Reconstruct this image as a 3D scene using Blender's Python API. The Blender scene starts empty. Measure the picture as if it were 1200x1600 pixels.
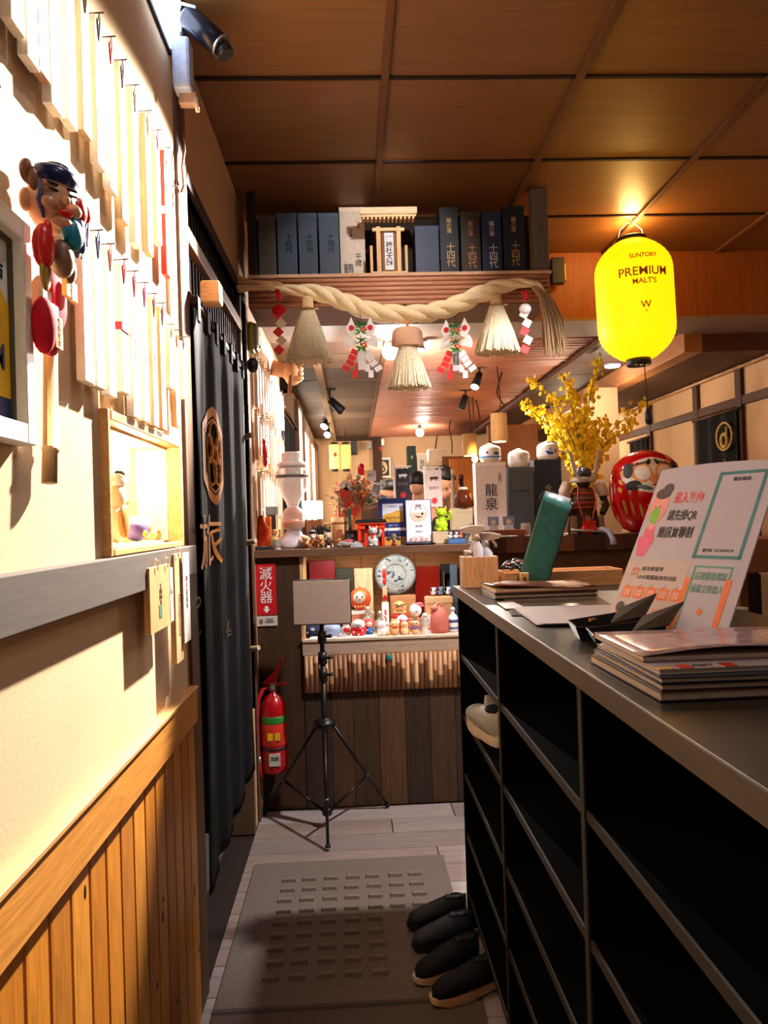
import bpy, math, random
from mathutils import Vector, Matrix, Euler
random.seed(7)
D = bpy.data; SC = bpy.context.scene; COL = SC.collection
pi = math.pi; R_ = math.radians
# ------------------------------------------------------------------ camera, world, light, exposure
H = 1.45; FPX = 1150.0
_y, _p, _r = R_(2.41), R_(0.523), R_(1.78)
FW = Vector((math.sin(_y)*math.cos(_p), math.cos(_y)*math.cos(_p), math.sin(_p)))
_r0 = Vector((math.cos(_y), -math.sin(_y), 0)); _u0 = _r0.cross(FW)
RT = _r0*math.cos(_r) - _u0*math.sin(_r); UP = _u0*math.cos(_r) + _r0*math.sin(_r)
cam = D.objects.new('camera', D.cameras.new('camera')); COL.objects.link(cam); SC.camera = cam
cam.matrix_world = Matrix(((RT.x, UP.x, -FW.x, 0), (RT.y, UP.y, -FW.y, 0), (RT.z, UP.z, -FW.z, H), (0, 0, 0, 1)))
cam.data.sensor_fit = 'HORIZONTAL'; cam.data.sensor_width = 36; cam.data.lens = 36*FPX/1200
cam.data.clip_start = .02
wd = D.worlds.new('world'); SC.world = wd; wd.use_nodes = True
wd.node_tree.nodes['Background'].inputs[0].default_value = (.9, .72, .6, 1)
wd.node_tree.nodes['Background'].inputs[1].default_value = .055
SC.view_settings.view_transform = 'Standard'; SC.view_settings.look = 'None'
SC.view_settings.gamma = 1; SC.view_settings.use_curve_mapping = False
SC.view_settings.exposure = 0.5

def lamp(kind, loc, energy, col, size=.05, target=None, angle=60, blend=.5, name='lamp'):
    l = D.lights.new(name, kind); o = D.objects.new(name, l); COL.objects.link(o)
    o.location = loc; l.energy = energy; l.color = col
    if kind == 'AREA': l.size = size
    else: l.shadow_soft_size = size
    if kind == 'SPOT': l.spot_size = R_(angle); l.spot_blend = blend
    if target is not None:
        o.rotation_euler = (Vector(target)-Vector(loc)).to_track_quat('-Z', 'Y').to_euler()
    return o
WARM = (1, .80, .58); SOFT = (1, .72, .48); COOL = (.78, .86, 1)
# track spot grazing the left wall of hung sleeves
lamp('SPOT', (.15, 3.0, 2.93), 1250, (1, .90, .78), .03, (-.5, 1.45, 1.70), 46, .3, 'wall_spot_light')
lamp('SPOT', (.10, 1.2, 2.95), 9, (1, .92, .84), .05, (-.5, 1.35, 1.0), 75, .9, 'wall_fill_light')  # added fill that evens out the lower wall, no fixture behind it
# ceiling lamps of the front room above and behind the photographer
lamp('POINT', (.9, .2, 2.85), 7, (.95, .92, 1), .12, name='front_ceiling_light')
lamp('SPOT', (1.35, 2.45, 2.90), 260, (1, .92, .88), .05, (.0, 3.55, .35), 62, .7, name='side_ceiling_light')
# lamps of the rear room
lamp('POINT', (.30, 4.85, 2.40), 30, (1, .90, .84), .045, name='globe_bulb_light')
lamp('POINT', (.88, 9.1, 2.38), 20, (1, .86, .74), .045, name='far_globe_light')
lamp('SPOT', (.93, 5.45, 2.38), 60, (1, .86, .72), .03, (.35, 4.2, 1.3), 70, .6, 'track_spot_light')
lamp('SPOT', (1.05, 5.2, 2.42), 110, (1, .90, .82), .03, (1.25, 4.75, 1.4), 75, .6, 'bar_spot_light')
lamp('SPOT', (-.10, 5.6, 2.45), 300, (1, .90, .84), .03, (-.5, 4.4, 1.8), 80, .6, 'sleeve_spot_light')
lamp('SPOT', (-.14, 7.4, 2.45), 60, (1, .80, .6), .03, (-.1, 9.9, 1.6), 80, .6, 'far_spot_light')
lamp('POINT', (2.3, 7.6, 2.2), 16, (1, .70, .46), .08, name='rear_right_light')
lamp('POINT', (2.0, 5.6, 2.3), 9, (1, .76, .55), .05, name='downlight_light')

# ------------------------------------------------------------------ where a pixel's ray meets a real surface
def ray(x, y): return FW*FPX + RT*(x-600) + UP*(800-y)
def AY(x, y, Y): d = ray(x, y); return Vector((0, 0, H)) + d*(Y/d.y)
def AX(x, y, X): d = ray(x, y); return Vector((0, 0, H)) + d*(X/d.x)
def AZ(x, y, Z): d = ray(x, y); return Vector((0, 0, H)) + d*((Z-H)/d.z)
def XA(x, Y, z):                       # X of image column x at depth Y and height z
    yy = 812-(z-H)/Y*FPX
    for _ in range(3):
        p = AY(x, yy, Y); yy += (p.z-z)/Y*FPX
    return p.x
# ------------------------------------------------------------------ materials
def lin(c):
    f = lambda v: ((v/255+.055)/1.055)**2.4 if v > 10 else v/255/12.92
    return (f(c[0]), f(c[1]), f(c[2]), 1)
_m = {}
def M(c, r=.55, m=0, e=0, k='plain', sc=None, var=None, bump=.0, ax='z', tr=0, ior=1.45, al=1):
    key = (tuple(c), r, m, e, k, sc, var, bump, ax, tr, al)
    if key in _m: return _m[key]
    ma = D.materials.new(k+'_material'); ma.use_nodes = True; nt = ma.node_tree; N = nt.nodes; L = nt.links
    b = N['Principled BSDF']; b.inputs['Roughness'].default_value = r; b.inputs['Metallic'].default_value = m
    b.inputs['IOR'].default_value = ior
    if r >= .9 and k == 'wood': b.inputs['Specular IOR Level'].default_value = .02
    elif r >= .62: b.inputs['Specular IOR Level'].default_value = .25
    if tr: b.inputs['Transmission Weight'].default_value = tr
    if al < 1: b.inputs['Alpha'].default_value = al
    tc = N.new('ShaderNodeTexCoord'); mp = N.new('ShaderNodeMapping'); nz = N.new('ShaderNodeTexNoise')
    L.new(tc.outputs['Object'], mp.inputs['Vector']); L.new(mp.outputs[0], nz.inputs['Vector'])
    if k == 'wood':
        s = sc or 14; v = .30 if var is None else var
        mp.inputs['Scale'].default_value = {'x': (s*.12, s*1.6, s*1.6), 'y': (s*1.6, s*.12, s*1.6), 'z': (s*1.6, s*1.6, s*.12)}[ax]
        nz.inputs['Detail'].default_value = 8; nz.inputs['Distortion'].default_value = 1.2; nz.inputs['Roughness'].default_value = .65
    elif k == 'cloth':
        mp.inputs['Scale'].default_value = (sc or 60,)*3; v = .12 if var is None else var; nz.inputs['Detail'].default_value = 5
    elif k == 'plaster':
        mp.inputs['Scale'].default_value = (sc or 22,)*3; v = .08 if var is None else var; nz.inputs['Detail'].default_value = 10; nz.inputs['Roughness'].default_value = .7
    else:
        mp.inputs['Scale'].default_value = (sc or 12,)*3; v = .06 if var is None else var; nz.inputs['Detail'].default_value = 3
    cr = N.new('ShaderNodeValToRGB'); a = lin(c)
    cr.color_ramp.elements[0].position = .3; cr.color_ramp.elements[1].position = .7
    cr.color_ramp.elements[0].color = tuple(a[i]*(1-v) for i in range(3))+(1,)
    cr.color_ramp.elements[1].color = tuple(min(1, a[i]*(1+v)) for i in range(3))+(1,)
    L.new(nz.outputs[0], cr.inputs[0]); L.new(cr.outputs[0], b.inputs['Base Color'])
    if bump:
        bp = N.new('ShaderNodeBump'); bp.inputs['Strength'].default_value = bump; bp.inputs['Distance'].default_value = .004
        L.new(nz.outputs[0], bp.inputs['Height']); L.new(bp.outputs[0], b.inputs['Normal'])
    if e:
        L.new(cr.outputs[0], b.inputs['Emission Color']); b.inputs['Emission Strength'].default_value = e
    _m[key] = ma; return ma
def WD(c, ax='z', r=.62, **k): return M(c, r=r, k='wood', ax=ax, **k)
# ------------------------------------------------------------------ mesh builder
class MB:
    def __init__(s): s.v = []; s.f = []; s.sm = []; s.M = None
    def add(s, vs, fs, sm=False):
        n = len(s.v)
        if s.M is not None: vs = [s.M @ Vector(p) for p in vs]
        s.v += [tuple(p) for p in vs]; s.f += [tuple(i+n for i in f) for f in fs]; s.sm += [sm]*len(fs); return s
    def b(s, x0, x1, y0, y1, z0, z1):
        return s.add([(x0,y0,z0),(x1,y0,z0),(x1,y1,z0),(x0,y1,z0),(x0,y0,z1),(x1,y0,z1),(x1,y1,z1),(x0,y1,z1)],
                     [(0,3,2,1),(4,5,6,7),(0,1,5,4),(1,2,6,5),(2,3,7,6),(3,0,4,7)])
    def cb(s, cx, cy, cz, sx, sy, sz): return s.b(cx-sx/2, cx+sx/2, cy-sy/2, cy+sy/2, cz-sz/2, cz+sz/2)
    def t(s, pts, r, n=8, cap=True, sm=True, flat=1):
        pts = [Vector(p) for p in pts]; k = len(pts); rr = r if isinstance(r, (list, tuple)) else [r]*k
        vs = []; up = Vector((0, 0, 1)); T0 = (pts[1]-pts[0]).normalized()
        if abs(T0.dot(up)) > .9: up = Vector((1, 0, 0))
        for i, p in enumerate(pts):
            T = (pts[min(i+1, k-1)]-pts[max(i-1, 0)]).normalized()
            A = T.cross(up)
            if A.length < 1e-5: A = T.orthogonal()
            A.normalize(); B = A.cross(T); up = B
            for j in range(n):
                a = 2*pi*j/n; vs.append(p+(A*math.cos(a)+B*math.sin(a)*flat)*rr[i])
        fs = [(i*n+j, i*n+(j+1) % n, (i+1)*n+(j+1) % n, (i+1)*n+j) for i in range(k-1) for j in range(n)]
        s.add(vs, fs, sm)
        if cap:
            m = len(s.v)-len(vs); s.f += [tuple(m+j for j in range(n))[::-1], tuple(m+(k-1)*n+j for j in range(n))]; s.sm += [False]*2
        return s
    def c(s, p0, p1, r0, r1=None, n=16): return s.t([p0, p1], [r0, r0 if r1 is None else r1], n)
    def l(s, prof, cx=0, cy=0, n=20, sy=1, flute=0, fn=12):
        vs = []; k = len(prof)
        for r, z in prof:
            for j in range(n):
                a = 2*pi*j/n; q = r*(1+flute*math.cos(a*fn)); vs.append((cx+q*math.cos(a), cy+q*math.sin(a)*sy, z))
        fs = [(i*n+j, i*n+(j+1) % n, (i+1)*n+(j+1) % n, (i+1)*n+j) for i in range(k-1) for j in range(n)]
        m = len(s.v); s.add(vs, fs, True)
        s.f += [tuple(m+j for j in range(n))[::-1], tuple(m+(k-1)*n+j for j in range(n))]; s.sm += [False]*2
        return s
    def e(s, cx, cy, cz, rx, ry=None, rz=None, n=14, m=9, fn=None):
        ry = rx if ry is None else ry; rz = rx if rz is None else rz
        vs = [(cx, cy, cz-rz)]
        for i in range(1, m):
            ph = -pi/2+pi*i/m
            for j in range(n):
                a = 2*pi*j/n; x, y, z = math.cos(ph)*math.cos(a), math.cos(ph)*math.sin(a), math.sin(ph)
                if fn: x, y, z = fn(x, y, z)
                vs.append((cx+rx*x, cy+ry*y, cz+rz*z))
        vs.append((cx, cy, cz+rz)); q = len(vs)-1
        fs = [(0, 1+(j+1) % n, 1+j) for j in range(n)]
        fs += [(1+i*n+j, 1+i*n+(j+1) % n, 1+(i+1)*n+(j+1) % n, 1+(i+1)*n+j) for i in range(m-2) for j in range(n)]
        fs += [(1+(m-2)*n+j, 1+(m-2)*n+(j+1) % n, q) for j in range(n)]
        return s.add(vs, fs, True)
    def pr(s, poly, y0, y1):            # polygon in x,z extruded from y0 to y1
        k = len(poly); vs = [(x, y0, z) for x, z in poly]+[(x, y1, z) for x, z in poly]
        fs = [tuple(range(k)), tuple(range(2*k-1, k-1, -1))]+[(i, i+k, (i+1) % k+k, (i+1) % k) for i in range(k)]
        return s.add(vs, fs)
    def disc(s, cx, cz, rx, rz, y0, y1, n=20): return s.pr([(cx+rx*math.cos(2*pi*i/n), cz+rz*math.sin(2*pi*i/n)) for i in range(n)], y0, y1)
    def grid(s, fn, nu, nv, sm=True):
        vs = [fn(i/nu, j/nv) for j in range(nv+1) for i in range(nu+1)]
        return s.add(vs, [(j*(nu+1)+i, j*(nu+1)+i+1, (j+1)*(nu+1)+i+1, (j+1)*(nu+1)+i) for j in range(nv) for i in range(nu)], sm)
    def mesh(s, name, mat):
        me = D.meshes.new(name); me.from_pydata(s.v, [], s.f)
        me.polygons.foreach_set('use_smooth', s.sm); me.materials.append(mat); me.update(); return me
    def go(s, name, mat, par=None, bev=0, loc=None, rot=None, solid=0, sub=0, kind=None):
        o = D.objects.new(name, s.mesh(name, mat)); COL.objects.link(o)
        if par is not None: o.parent = par
        if loc is not None: o.location = loc
        if rot is not None: o.rotation_euler = rot
        if solid: q = o.modifiers.new('solid', 'SOLIDIFY'); q.thickness = solid; q.offset = 0
        if sub: q = o.modifiers.new('sub', 'SUBSURF'); q.levels = q.render_levels = sub
        if bev:
            q = o.modifiers.new('bevel', 'BEVEL'); q.width = bev; q.segments = 2; q.limit_method = 'ANGLE'; q.angle_limit = R_(40)
        if kind: o['kind'] = kind
        return o
def cp(o, par=None, loc=None, rot=None, name=None):
    c = o.copy(); COL.objects.link(c); c.parent = par
    if loc is not None: c.location = loc
    if rot is not None: c.rotation_euler = rot
    return c
def kids(o): return [x for x in COL.objects if x.parent == o]
def tree(o, loc, rot=None, label=None, par=None, scale=None):
    c = cp(o, par, loc, rot)
    if label: c['label'] = label
    if scale: c.scale = scale
    for k in kids(o):
        d = cp(k, c)
        for g in kids(k): cp(g, d)
    return c
def tag(o, label, cat, group=None, kind=None):
    if label: o['label'] = label
    if cat: o['category'] = cat
    if group: o['group'] = group
    if kind: o['kind'] = kind
    return o
def T(name, label, cat, loc=(0, 0, 0), rz=0, group=None, rot=None):
    o = D.objects.new(name, None); COL.objects.link(o); o.location = loc; o.rotation_euler = rot or (0, 0, rz)
    return tag(o, label, cat, group)
def ST(o): o['kind'] = 'structure'; return o
def TX(s, size, mat, par, loc, face='f', name='lettering', off=0, sx=1, sp=1, rz=0, al='CENTER', ext=.0003):
    cu = D.curves.new(name, 'FONT'); cu.body = s; cu.size = size; cu.align_x = al; cu.align_y = 'CENTER'
    cu.extrude = ext; cu.offset = off; cu.space_line = sp; cu.materials.append(mat)
    o = D.objects.new(name, cu); COL.objects.link(o); o.parent = par; o.location = loc; o.scale = (sx, 1, 1)
    o.rotation_euler = {'f': (pi/2, rz, 0), 'w': (pi/2, 0, pi/2), 'u': (0, 0, rz), 'r': (pi/2, 0, -pi/2)}[face]
    return o
V_ = lambda s: '\n'.join(s)
# small shape language for figures and wares: dims are in metres times k
def FG(name, label, cat, loc, parts, k=1, rz=0, group=None, tilt=None):
    r = T(name, label, cat, loc, rz, group)
    if tilt: r.rotation_euler = tilt
    for pn, mt, prims in parts:
        b = MB(); b.M = Matrix.Scale(k, 4)
        if isinstance(mt, tuple): mt = M(mt)
        if pn[-1] == '*':
            for p in prims:
                b = MB(); b.M = Matrix.Scale(k, 4); getattr(b, p[0])(*p[1:]); b.go(pn[:-1], mt, r)
            continue
        bev = 0
        for p in prims:
            if p[0] == 'bev': bev = p[1]*k
            else: getattr(b, p[0])(*p[1:])
        b.go(pn, mt, r, bev)
    return r

# ------------------------------------------------------------------ setting
PL = M((214,186,150), r=.9, k='plaster', bump=.15)
PLF = M((196,160,122), r=.9, k='plaster', bump=.1)
DKW = WD((62,40,26)); DKX = WD((62,40,26), 'x'); DKY = WD((62,40,26), 'y')
# floor with planks running across the aisle
fl = ST(MB().b(-.62, 2.92, -.6, 10.4, -.06, -.006).go('floor', M((45,36,32))))
pm = [WD(c, 'x', r=.42, sc=7, var=.22) for c in ((150,136,134),(136,122,120),(160,148,146),(144,126,120))]
pk = [MB().b(0, 1.19, 0, .157, -.006, 0).mesh('floor_plank', m_) for m_ in pm]
yy = .05; i = 0
while yy < 3.72:
    x0 = -.5-random.random()*.6
    while x0 < 2.8:
        a, b_ = max(x0, -.5), min(x0+1.19, 2.8)
        o = D.objects.new('floor_plank', random.choice(pk)); COL.objects.link(o); o.parent = fl
        o.location = (a, yy, 0); o.scale = ((b_-a)/1.19-.002, 1, 1); x0 += 1.193
    yy += .16
# left wall, with a niche at Y 1.50-2.10
wl = MB()
wl.b(-.62, -.5, -.6, 1.505, 0, 2.99).b(-.62, -.5, 1.505, 2.10, 0, 1.405).b(-.62, -.5, 1.505, 2.10, 1.672, 2.99)
wl.b(-.62, -.5, 2.10, 2.21, 0, 2.99).b(-.66, -.62, 1.45, 2.15, 1.35, 1.72)
WLF = ST(wl.go('wall_left', PL))
ST(MB().b(-.62, -.5, 2.33, 3.60, 2.52, 2.99).b(-.62, -.5, 3.60, 4.3, 0, 2.99).b(-.62, -.5, 4.3, 5.32, 0, 2.6)
   .b(-.62, -.5, 6.6, 7.3, 0, 2.6).b(-.62, -.5, 7.3, 10.3, 0, 1.0).b(-.62, -.5, 7.3, 10.3, 2.45, 2.6).go('wall_left_rear', PLF))
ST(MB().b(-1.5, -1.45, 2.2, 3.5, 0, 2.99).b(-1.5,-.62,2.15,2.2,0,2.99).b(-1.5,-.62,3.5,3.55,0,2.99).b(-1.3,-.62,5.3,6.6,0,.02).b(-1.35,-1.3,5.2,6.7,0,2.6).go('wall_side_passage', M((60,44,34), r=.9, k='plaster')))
# pine boarding below
wn = T('pine_wainscot', 'yellow knotty pine boarding with a flat top rail under the cream wall', 'wainscot')
pb = [WD(c, 'z', r=.42, sc=9, var=.3) for c in ((196,124,40),(186,114,36),(204,134,50),(178,110,38))]
pbm = [MB().b(-.5, -.488, 0, .083, 0, .875).mesh('board', m_) for m_ in pb]
knot = MB().e(-.4878, 0, 0, .0012, .006, .013, 8, 5).mesh('knot', M((70,34,14), r=.5))
y = 2.205-.0866; k = 0
while y > -.3:
    o = D.objects.new('board', pbm[k % 4]); COL.objects.link(o); o.parent = wn; o.location = (0, y, 0)
    mq = o.modifiers.new('bevel', 'BEVEL'); mq.width = .004; mq.segments = 1
    for _ in range(random.choice((0, 1, 2))):
        q = D.objects.new('knot', knot); COL.objects.link(q); q.parent = o; q.location = (0, random.uniform(.015, .07), random.uniform(.1, .82)); q.scale = (1, random.uniform(.6, 1.3), random.uniform(.6, 1.5))
    y -= .0866; k += 1
MB().b(-.5, -.478, -.4, 2.208, .868, .965).go('top_rail', WD((206,138,62), 'y', r=.4, sc=9), wn, .002)
MB().b(-.5, -.474, -.4, 2.208, .965, .974).go('rail_lip', WD((214,160,96), 'y', r=.4, sc=9), wn, .001)
tb = tag(MB().b(-.5, -.468, -.4, 2.208, 1.306, 1.389).go('wall_rail', WD((92,82,75), 'y', r=.8, sc=10, var=.15), None, .002),
    'long grey-brown flat wooden rail across the cream wall above the pine boarding', 'rail')
# door posts and passage frame
ST(MB().b(-.62, -.49, 2.21, 2.325, 0, 2.99).go('trim_1', WD((84,58,38), r=.6), None, .003))
ST(MB().b(-.62, -.50, 3.46, 3.50, 0, 2.52).b(-.62, -.492, 3.60, 3.66, 0, 2.52).go('trim_2', WD((92,66,46), r=.6), None, .002))
ST(MB().b(-.62, -.488, 2.325, 3.60, 2.52, 2.56).go('trim_3', WD((54,38,28), 'y'), None, .002))
ST(MB().b(-.51, -.49, 3.655, 3.72, 0, .62).go('trim_4', WD((150,120,86), r=.6), None, .002))
# transom lattice over the passage
tr_ = T('transom_lattice', 'dark wooden transom lattice above the black door curtain', 'lattice')
MB().b(-.56, -.492, 2.325, 3.46, 2.345, 2.395).go('middle_rail', WD((120,82,54), 'y'), tr_, .003)
MB().b(-.56, -.506, 2.325, 3.46, 2.18, 2.21).go('bottom_rail', WD((40,30,24), 'y'), tr_, .003)
sl = MB().b(-.53, -.516, 0, .012, 2.21, 2.345).mesh('slat', WD((38,32,30)))
sl2 = MB().b(-.53, -.516, 0, .012, 2.395, 2.52).mesh('slat', WD((38,32,30)))
hb = MB().b(-.545, -.53, 2.325, 3.46, 0, .012).mesh('cross_slat', WD((38,32,30), 'y'))
for k in range(22):
    for me in (sl, sl2):
        o = D.objects.new('slat', me); COL.objects.link(o); o.parent = tr_; o.location = (0, 2.36+k*.05, 0)
for z in (2.25, 2.29, 2.43, 2.47):
    o = D.objects.new('cross_slat', hb); COL.objects.link(o); o.parent = tr_; o.location = (0, 0, z)
MB().b(-.62, -.56, 2.325, 3.46, 2.18, 2.52).go('backing', M((28,22,20)), tr_)
# lacquered side panel past the curtain
ST(MB().b(-.6, -.505, 3.50, 3.60, 0, .55).go('wall_left_base', PLF))
MB_ = MB().b(-.6, -.515, 3.502, 3.598, .552, 2.35)
tag(MB_.go('lacquered_panel', WD((120,66,26), r=.25, sc=6), None, .002), 'glossy red-brown lacquered panel between the door curtain and the extinguisher', 'panel')
PG = 'pale wooden pegs on the post beyond the curtain'
for n_, (z, tx) in enumerate(((1.848, 'upper pale wooden peg on the post, level with the curtain crest'), (1.354, 'middle pale wooden peg on the post, level with the counter top'), (.858, 'lower pale wooden peg on the post, above the extinguisher head'))):
    tag(MB().c((-.515, 3.48, z), (-.455, 3.44, z+.012), .014, .012, 12).go('wall_peg', WD((206,176,140), 'x'), None, .002), tx, 'peg', PG)
# main ceiling: plywood panels between battens
ce = ST(MB().b(-.62, 2.92, -.6, 4.3, 3.002, 3.05).go('ceiling', M((30,20,14))))
bx = [-.5, .158, .845, 1.535, 2.22, 2.8]; by = [-.45, .15, .75, 1.35, 1.95, 2.55, 3.155, 3.76, 4.3]
cm = [WD(c, 'x', r=.5, sc=5, var=.16) for c in ((120,80,42),(110,72,37),(126,86,46))]
for a in range(5):
    for c in range(8):
        MB().b(bx[a], bx[a+1], by[c]+.004, by[c+1]-.004, 2.99+random.random()*.002, 3.002).go('panel', random.choice(cm), ce)
for a in bx[1:5]: MB().b(a-.014, a+.014, -.45, 4.3, 2.975, 2.992).go('batten', WD((104,68,44), 'y'), ce, .003)
for c in by[1:8]: MB().b(-.5, 2.8, c-.008, c+.008, 2.984, 2.996).go('cross_strip', WD((38,24,18), 'x'), ce)
# header beam, lower rear ceiling
hd = ST(MB().b(-.62, 2.92, 4.3, 4.66, 2.6, 3.05).go('trim_5', WD((136,74,24), 'z', r=.55, sc=8, var=.25)))
ST(MB().b(-.5, 2.8, 4.29, 4.68, 2.585, 2.602).go('trim_6', WD((130,108,92), 'z', r=.6), None, .002))
rc = ST(MB().b(-.62, 2.92, 4.66, 10.4, 2.625, 2.7).go('ceiling_rear', M((34,24,18))))
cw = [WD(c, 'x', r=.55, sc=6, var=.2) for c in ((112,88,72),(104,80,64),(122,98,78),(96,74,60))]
y = 4.68
while y < 10.3:
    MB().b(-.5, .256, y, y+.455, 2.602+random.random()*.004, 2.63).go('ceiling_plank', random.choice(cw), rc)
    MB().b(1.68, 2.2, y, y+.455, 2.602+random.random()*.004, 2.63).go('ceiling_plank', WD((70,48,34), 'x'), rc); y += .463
MB().b(-.25, -.2, 4.68, 10.3, 2.55, 2.61).go('batten', WD((150,118,86), 'y'), rc, .004)
MB().b(.235, .262, 4.68, 10.3, 2.585, 2.606).go('batten', WD((120,84,60), 'y'), rc, .003)
MB().b(1.64, 1.70, 4.68, 10.3, 2.56, 2.6).go('batten', WD((84,54,38), 'y'), rc, .003)
rb = MB(); y = 4.69
while y < 10.3:
    w = random.uniform(.016, .028); q = random.uniform(0, .05)
    rb.t([(.26, y, 2.6), (1.62+q, y+random.uniform(-.01, .01), 2.6+random.uniform(-.004, .004))], w*.55, 6); y += w*.95
rb.go('bamboo_ceiling_reeds', WD((172,110,84), 'x', r=.45, sc=9, var=.3), rc, kind='stuff')
BM = ST(MB().b(2.18, 2.30, 4.68, 10.3, 2.47, 2.63).go('trim_7', WD((168,112,62), 'y', r=.5), None, .003))
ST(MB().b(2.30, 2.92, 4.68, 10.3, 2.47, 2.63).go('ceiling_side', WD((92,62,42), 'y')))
# right wall of the rear room
ST(MB().b(2.8, 2.92, -.6, 4.66, 0, 3.0).b(2.8, 2.92, 4.66, 10.4, 0, 2.6).go('wall_right', PLF))
for nn, (a, b_) in enumerate(((6.70, 6.78), (5.76, 5.84), (5.10, 5.18), (4.4, 4.48), (7.6, 7.68))):
    ST(MB().b(2.77, 2.81, a, b_, 0, 2.47).go('trim_%d' % (8+nn), WD((66,40,28)), None, .003))
ST(MB().b(2.775, 2.81, 4.4, 10.2, 2.18, 2.245).go('trim_13', WD((72,44,32), 'y'), None, .003))
bp = MB(); y = 4.4
while y < 10:
    bp.t([(2.775, y, 2.45), (2.775, y+.17, 2.45), (2.775, y+.175, 2.45)], [.012, .012, .016], 8); y += .175
tag(bp.go('bamboo_cornice_pole', WD((196,150,110), 'y', r=.35)), 'thin jointed bamboo pole along the top of the right-hand plaster wall', 'bamboo pole')
# far wall of the rear room
ST(MB().b(-.62, 2.92, 10.3, 10.4, 0, 2.62).go('wall_far', PLF))
ST(MB().b(-.2, .95, 10.27, 10.31, 0, 1.86).go('wall_far_dado', WD((70,46,34))))
ST(MB().b(.30, .42, 10.2, 10.3, 0, 2.6).b(-.2, .42, 10.22, 10.3, 2.55, 2.6).go('trim_14', WD((60,38,26)), None, .003))
ST(MB().b(1.95, 2.20, 5.95, 6.05, 0, 2.47).go('wall_return', PLF))
ST(MB().b(1.05, 1.6, 8.5, 8.6, 0, 2.15).b(1.6, 2.18, 8.5, 8.6, 0, 2.5).go('wall_partition', WD((120,72,36), 'z', sc=6)))
# windows of the left wall at the back (lit slots)
wf = ST(MB().b(-.52, -.46, 7.3, 7.42, 1.0, 2.5).b(-.52, -.46, 8.5, 8.62, 1.0, 2.5).b(-.52, -.46, 10.1, 10.25, 1.0, 2.5).b(-.52, -.47, 7.3, 10.2, 2.4, 2.5).b(-.52, -.47, 7.3, 10.2, 1.6, 1.66).go('window_1', WD((120,88,60)), None, .003))
MB().b(-.56, -.55, 7.42, 10.1, 1.0, 2.45).go('pane', M((255,236,210), r=.4, e=2.2), wf)
w2 = ST(MB().b(-.5, -.462, 6.62, 6.68, 1.4, 2.55).b(-.5, -.462, 7.2, 7.26, 1.4, 2.55).b(-.5, -.462, 6.68, 7.2, 2.5, 2.55).b(-.5, -.462, 6.68, 7.2, 1.4, 1.45).go('window_2', WD((120,88,60)), None, .003))
MB().b(-.5, -.475, 6.68, 7.2, 1.45, 2.5).go('pane', M((255,240,222), r=.4, e=4), w2)
for ya in (7.45, 8.7): MB().b(-.5, -.478, ya, ya+.9, 1.1, 2.38).go('pane', M((255,240,222), r=.4, e=3), wf)
# ------------------------------------------------------------------ things on the left wall
BLK = M((22,24,28), r=.5); WHT = M((238,232,224), r=.5); INK = M((30,28,30), r=.6); GOLD = M((214,170,70), r=.35); RED = M((196,30,28), r=.45)
CRM = M((240,222,196), r=.7); CAP = [M((238,224,204), r=.7), M((232,210,182), r=.7), M((242,232,218), r=.7)]
TAN = [WD((206,164,118)), WD((190,144,98)), WD((214,178,136))]
WS = -.5
def wall_item(px_, py_, X=-.5): return AX(px_, py_, X)
def sleeve(Y, zt, zb, wd_, mt, cord, label, group, txt=None, tcol=None, X=-.5, th=.013, band=None):
    r = T('chopstick_sleeve', label, 'chopstick sleeve', (X+.012, Y, zt), group=group)
    L_ = zt-zb; w = wd_/2
    b = MB(); b.M = Matrix(((0, -1, 0, 0), (1, 0, 0, 0), (0, 0, 1, 0), (0, 0, 0, 1)))
    b.pr([(-w*.8, 0), (w*.8, 0), (w, -L_*.1), (w, -L_), (-w, -L_), (-w, -L_*.1)], -th, 0); b.go('sleeve', mt, r, .0015)
    MB().t([(-.012, 0, .012), (th+.012, 0, .014)], .0016, 6).go('nail', M((90,84,80), r=.3, m=.8), r)
    MB().t([(th+.004, 0, .014), (th+.001, -w*.3, -.01), (th+.001, 0, -L_*.14), (th+.001, w*.3, -.01), (th+.004, 0, .014)], .0015, 6).go('cord', M(cord, r=.7), r)
    if band: MB().b(-.001, th+.002, -w-.001, w+.001, -L_*.52, -L_*.46).go('band', M(band, r=.6), r)
    if txt: TX(V_(txt), .017, M(tcol or (60,40,34), r=.7), r, (th+.001, 0, -L_*.5), 'w', sp=.9)
    return r
cols = {'w': ('plain white', CAP[2]), 'c': ('cream', CAP[0]), 't': ('pale wooden', TAN[2]), 'b': ('light brown wooden', TAN[0]), 'r': ('bright red', M((206,44,24), r=.6)), 'p': ('long white paper', CAP[2])}
GU = 'chopstick sleeves nailed in the upper row'
GL = 'chopstick sleeves nailed in the lower row'
UP_ = [(20,44,'c',(200,160,60)),(45,100,'w',(220,170,60)),(62,118,'t',(150,90,60)),(82,172,'w',(214,160,40)),(107,196,'w',(190,60,50)),(131,212,'t',(120,90,60)),(153,262,'w',(90,80,80)),
       (172,300,'c',(200,60,50)),(191,348,'t',(90,30,50)),(211,384,'w',(160,120,80)),(231,398,'b',(190,150,110)),(245,380,'w',(214,40,50)),(260,432,'r',(240,220,200)),(277,484,'p',(120,90,70))]
ORD = ['first','second','third','fourth','fifth','sixth','seventh','eighth','ninth','tenth','eleventh','twelfth','thirteenth','fourteenth']
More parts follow.
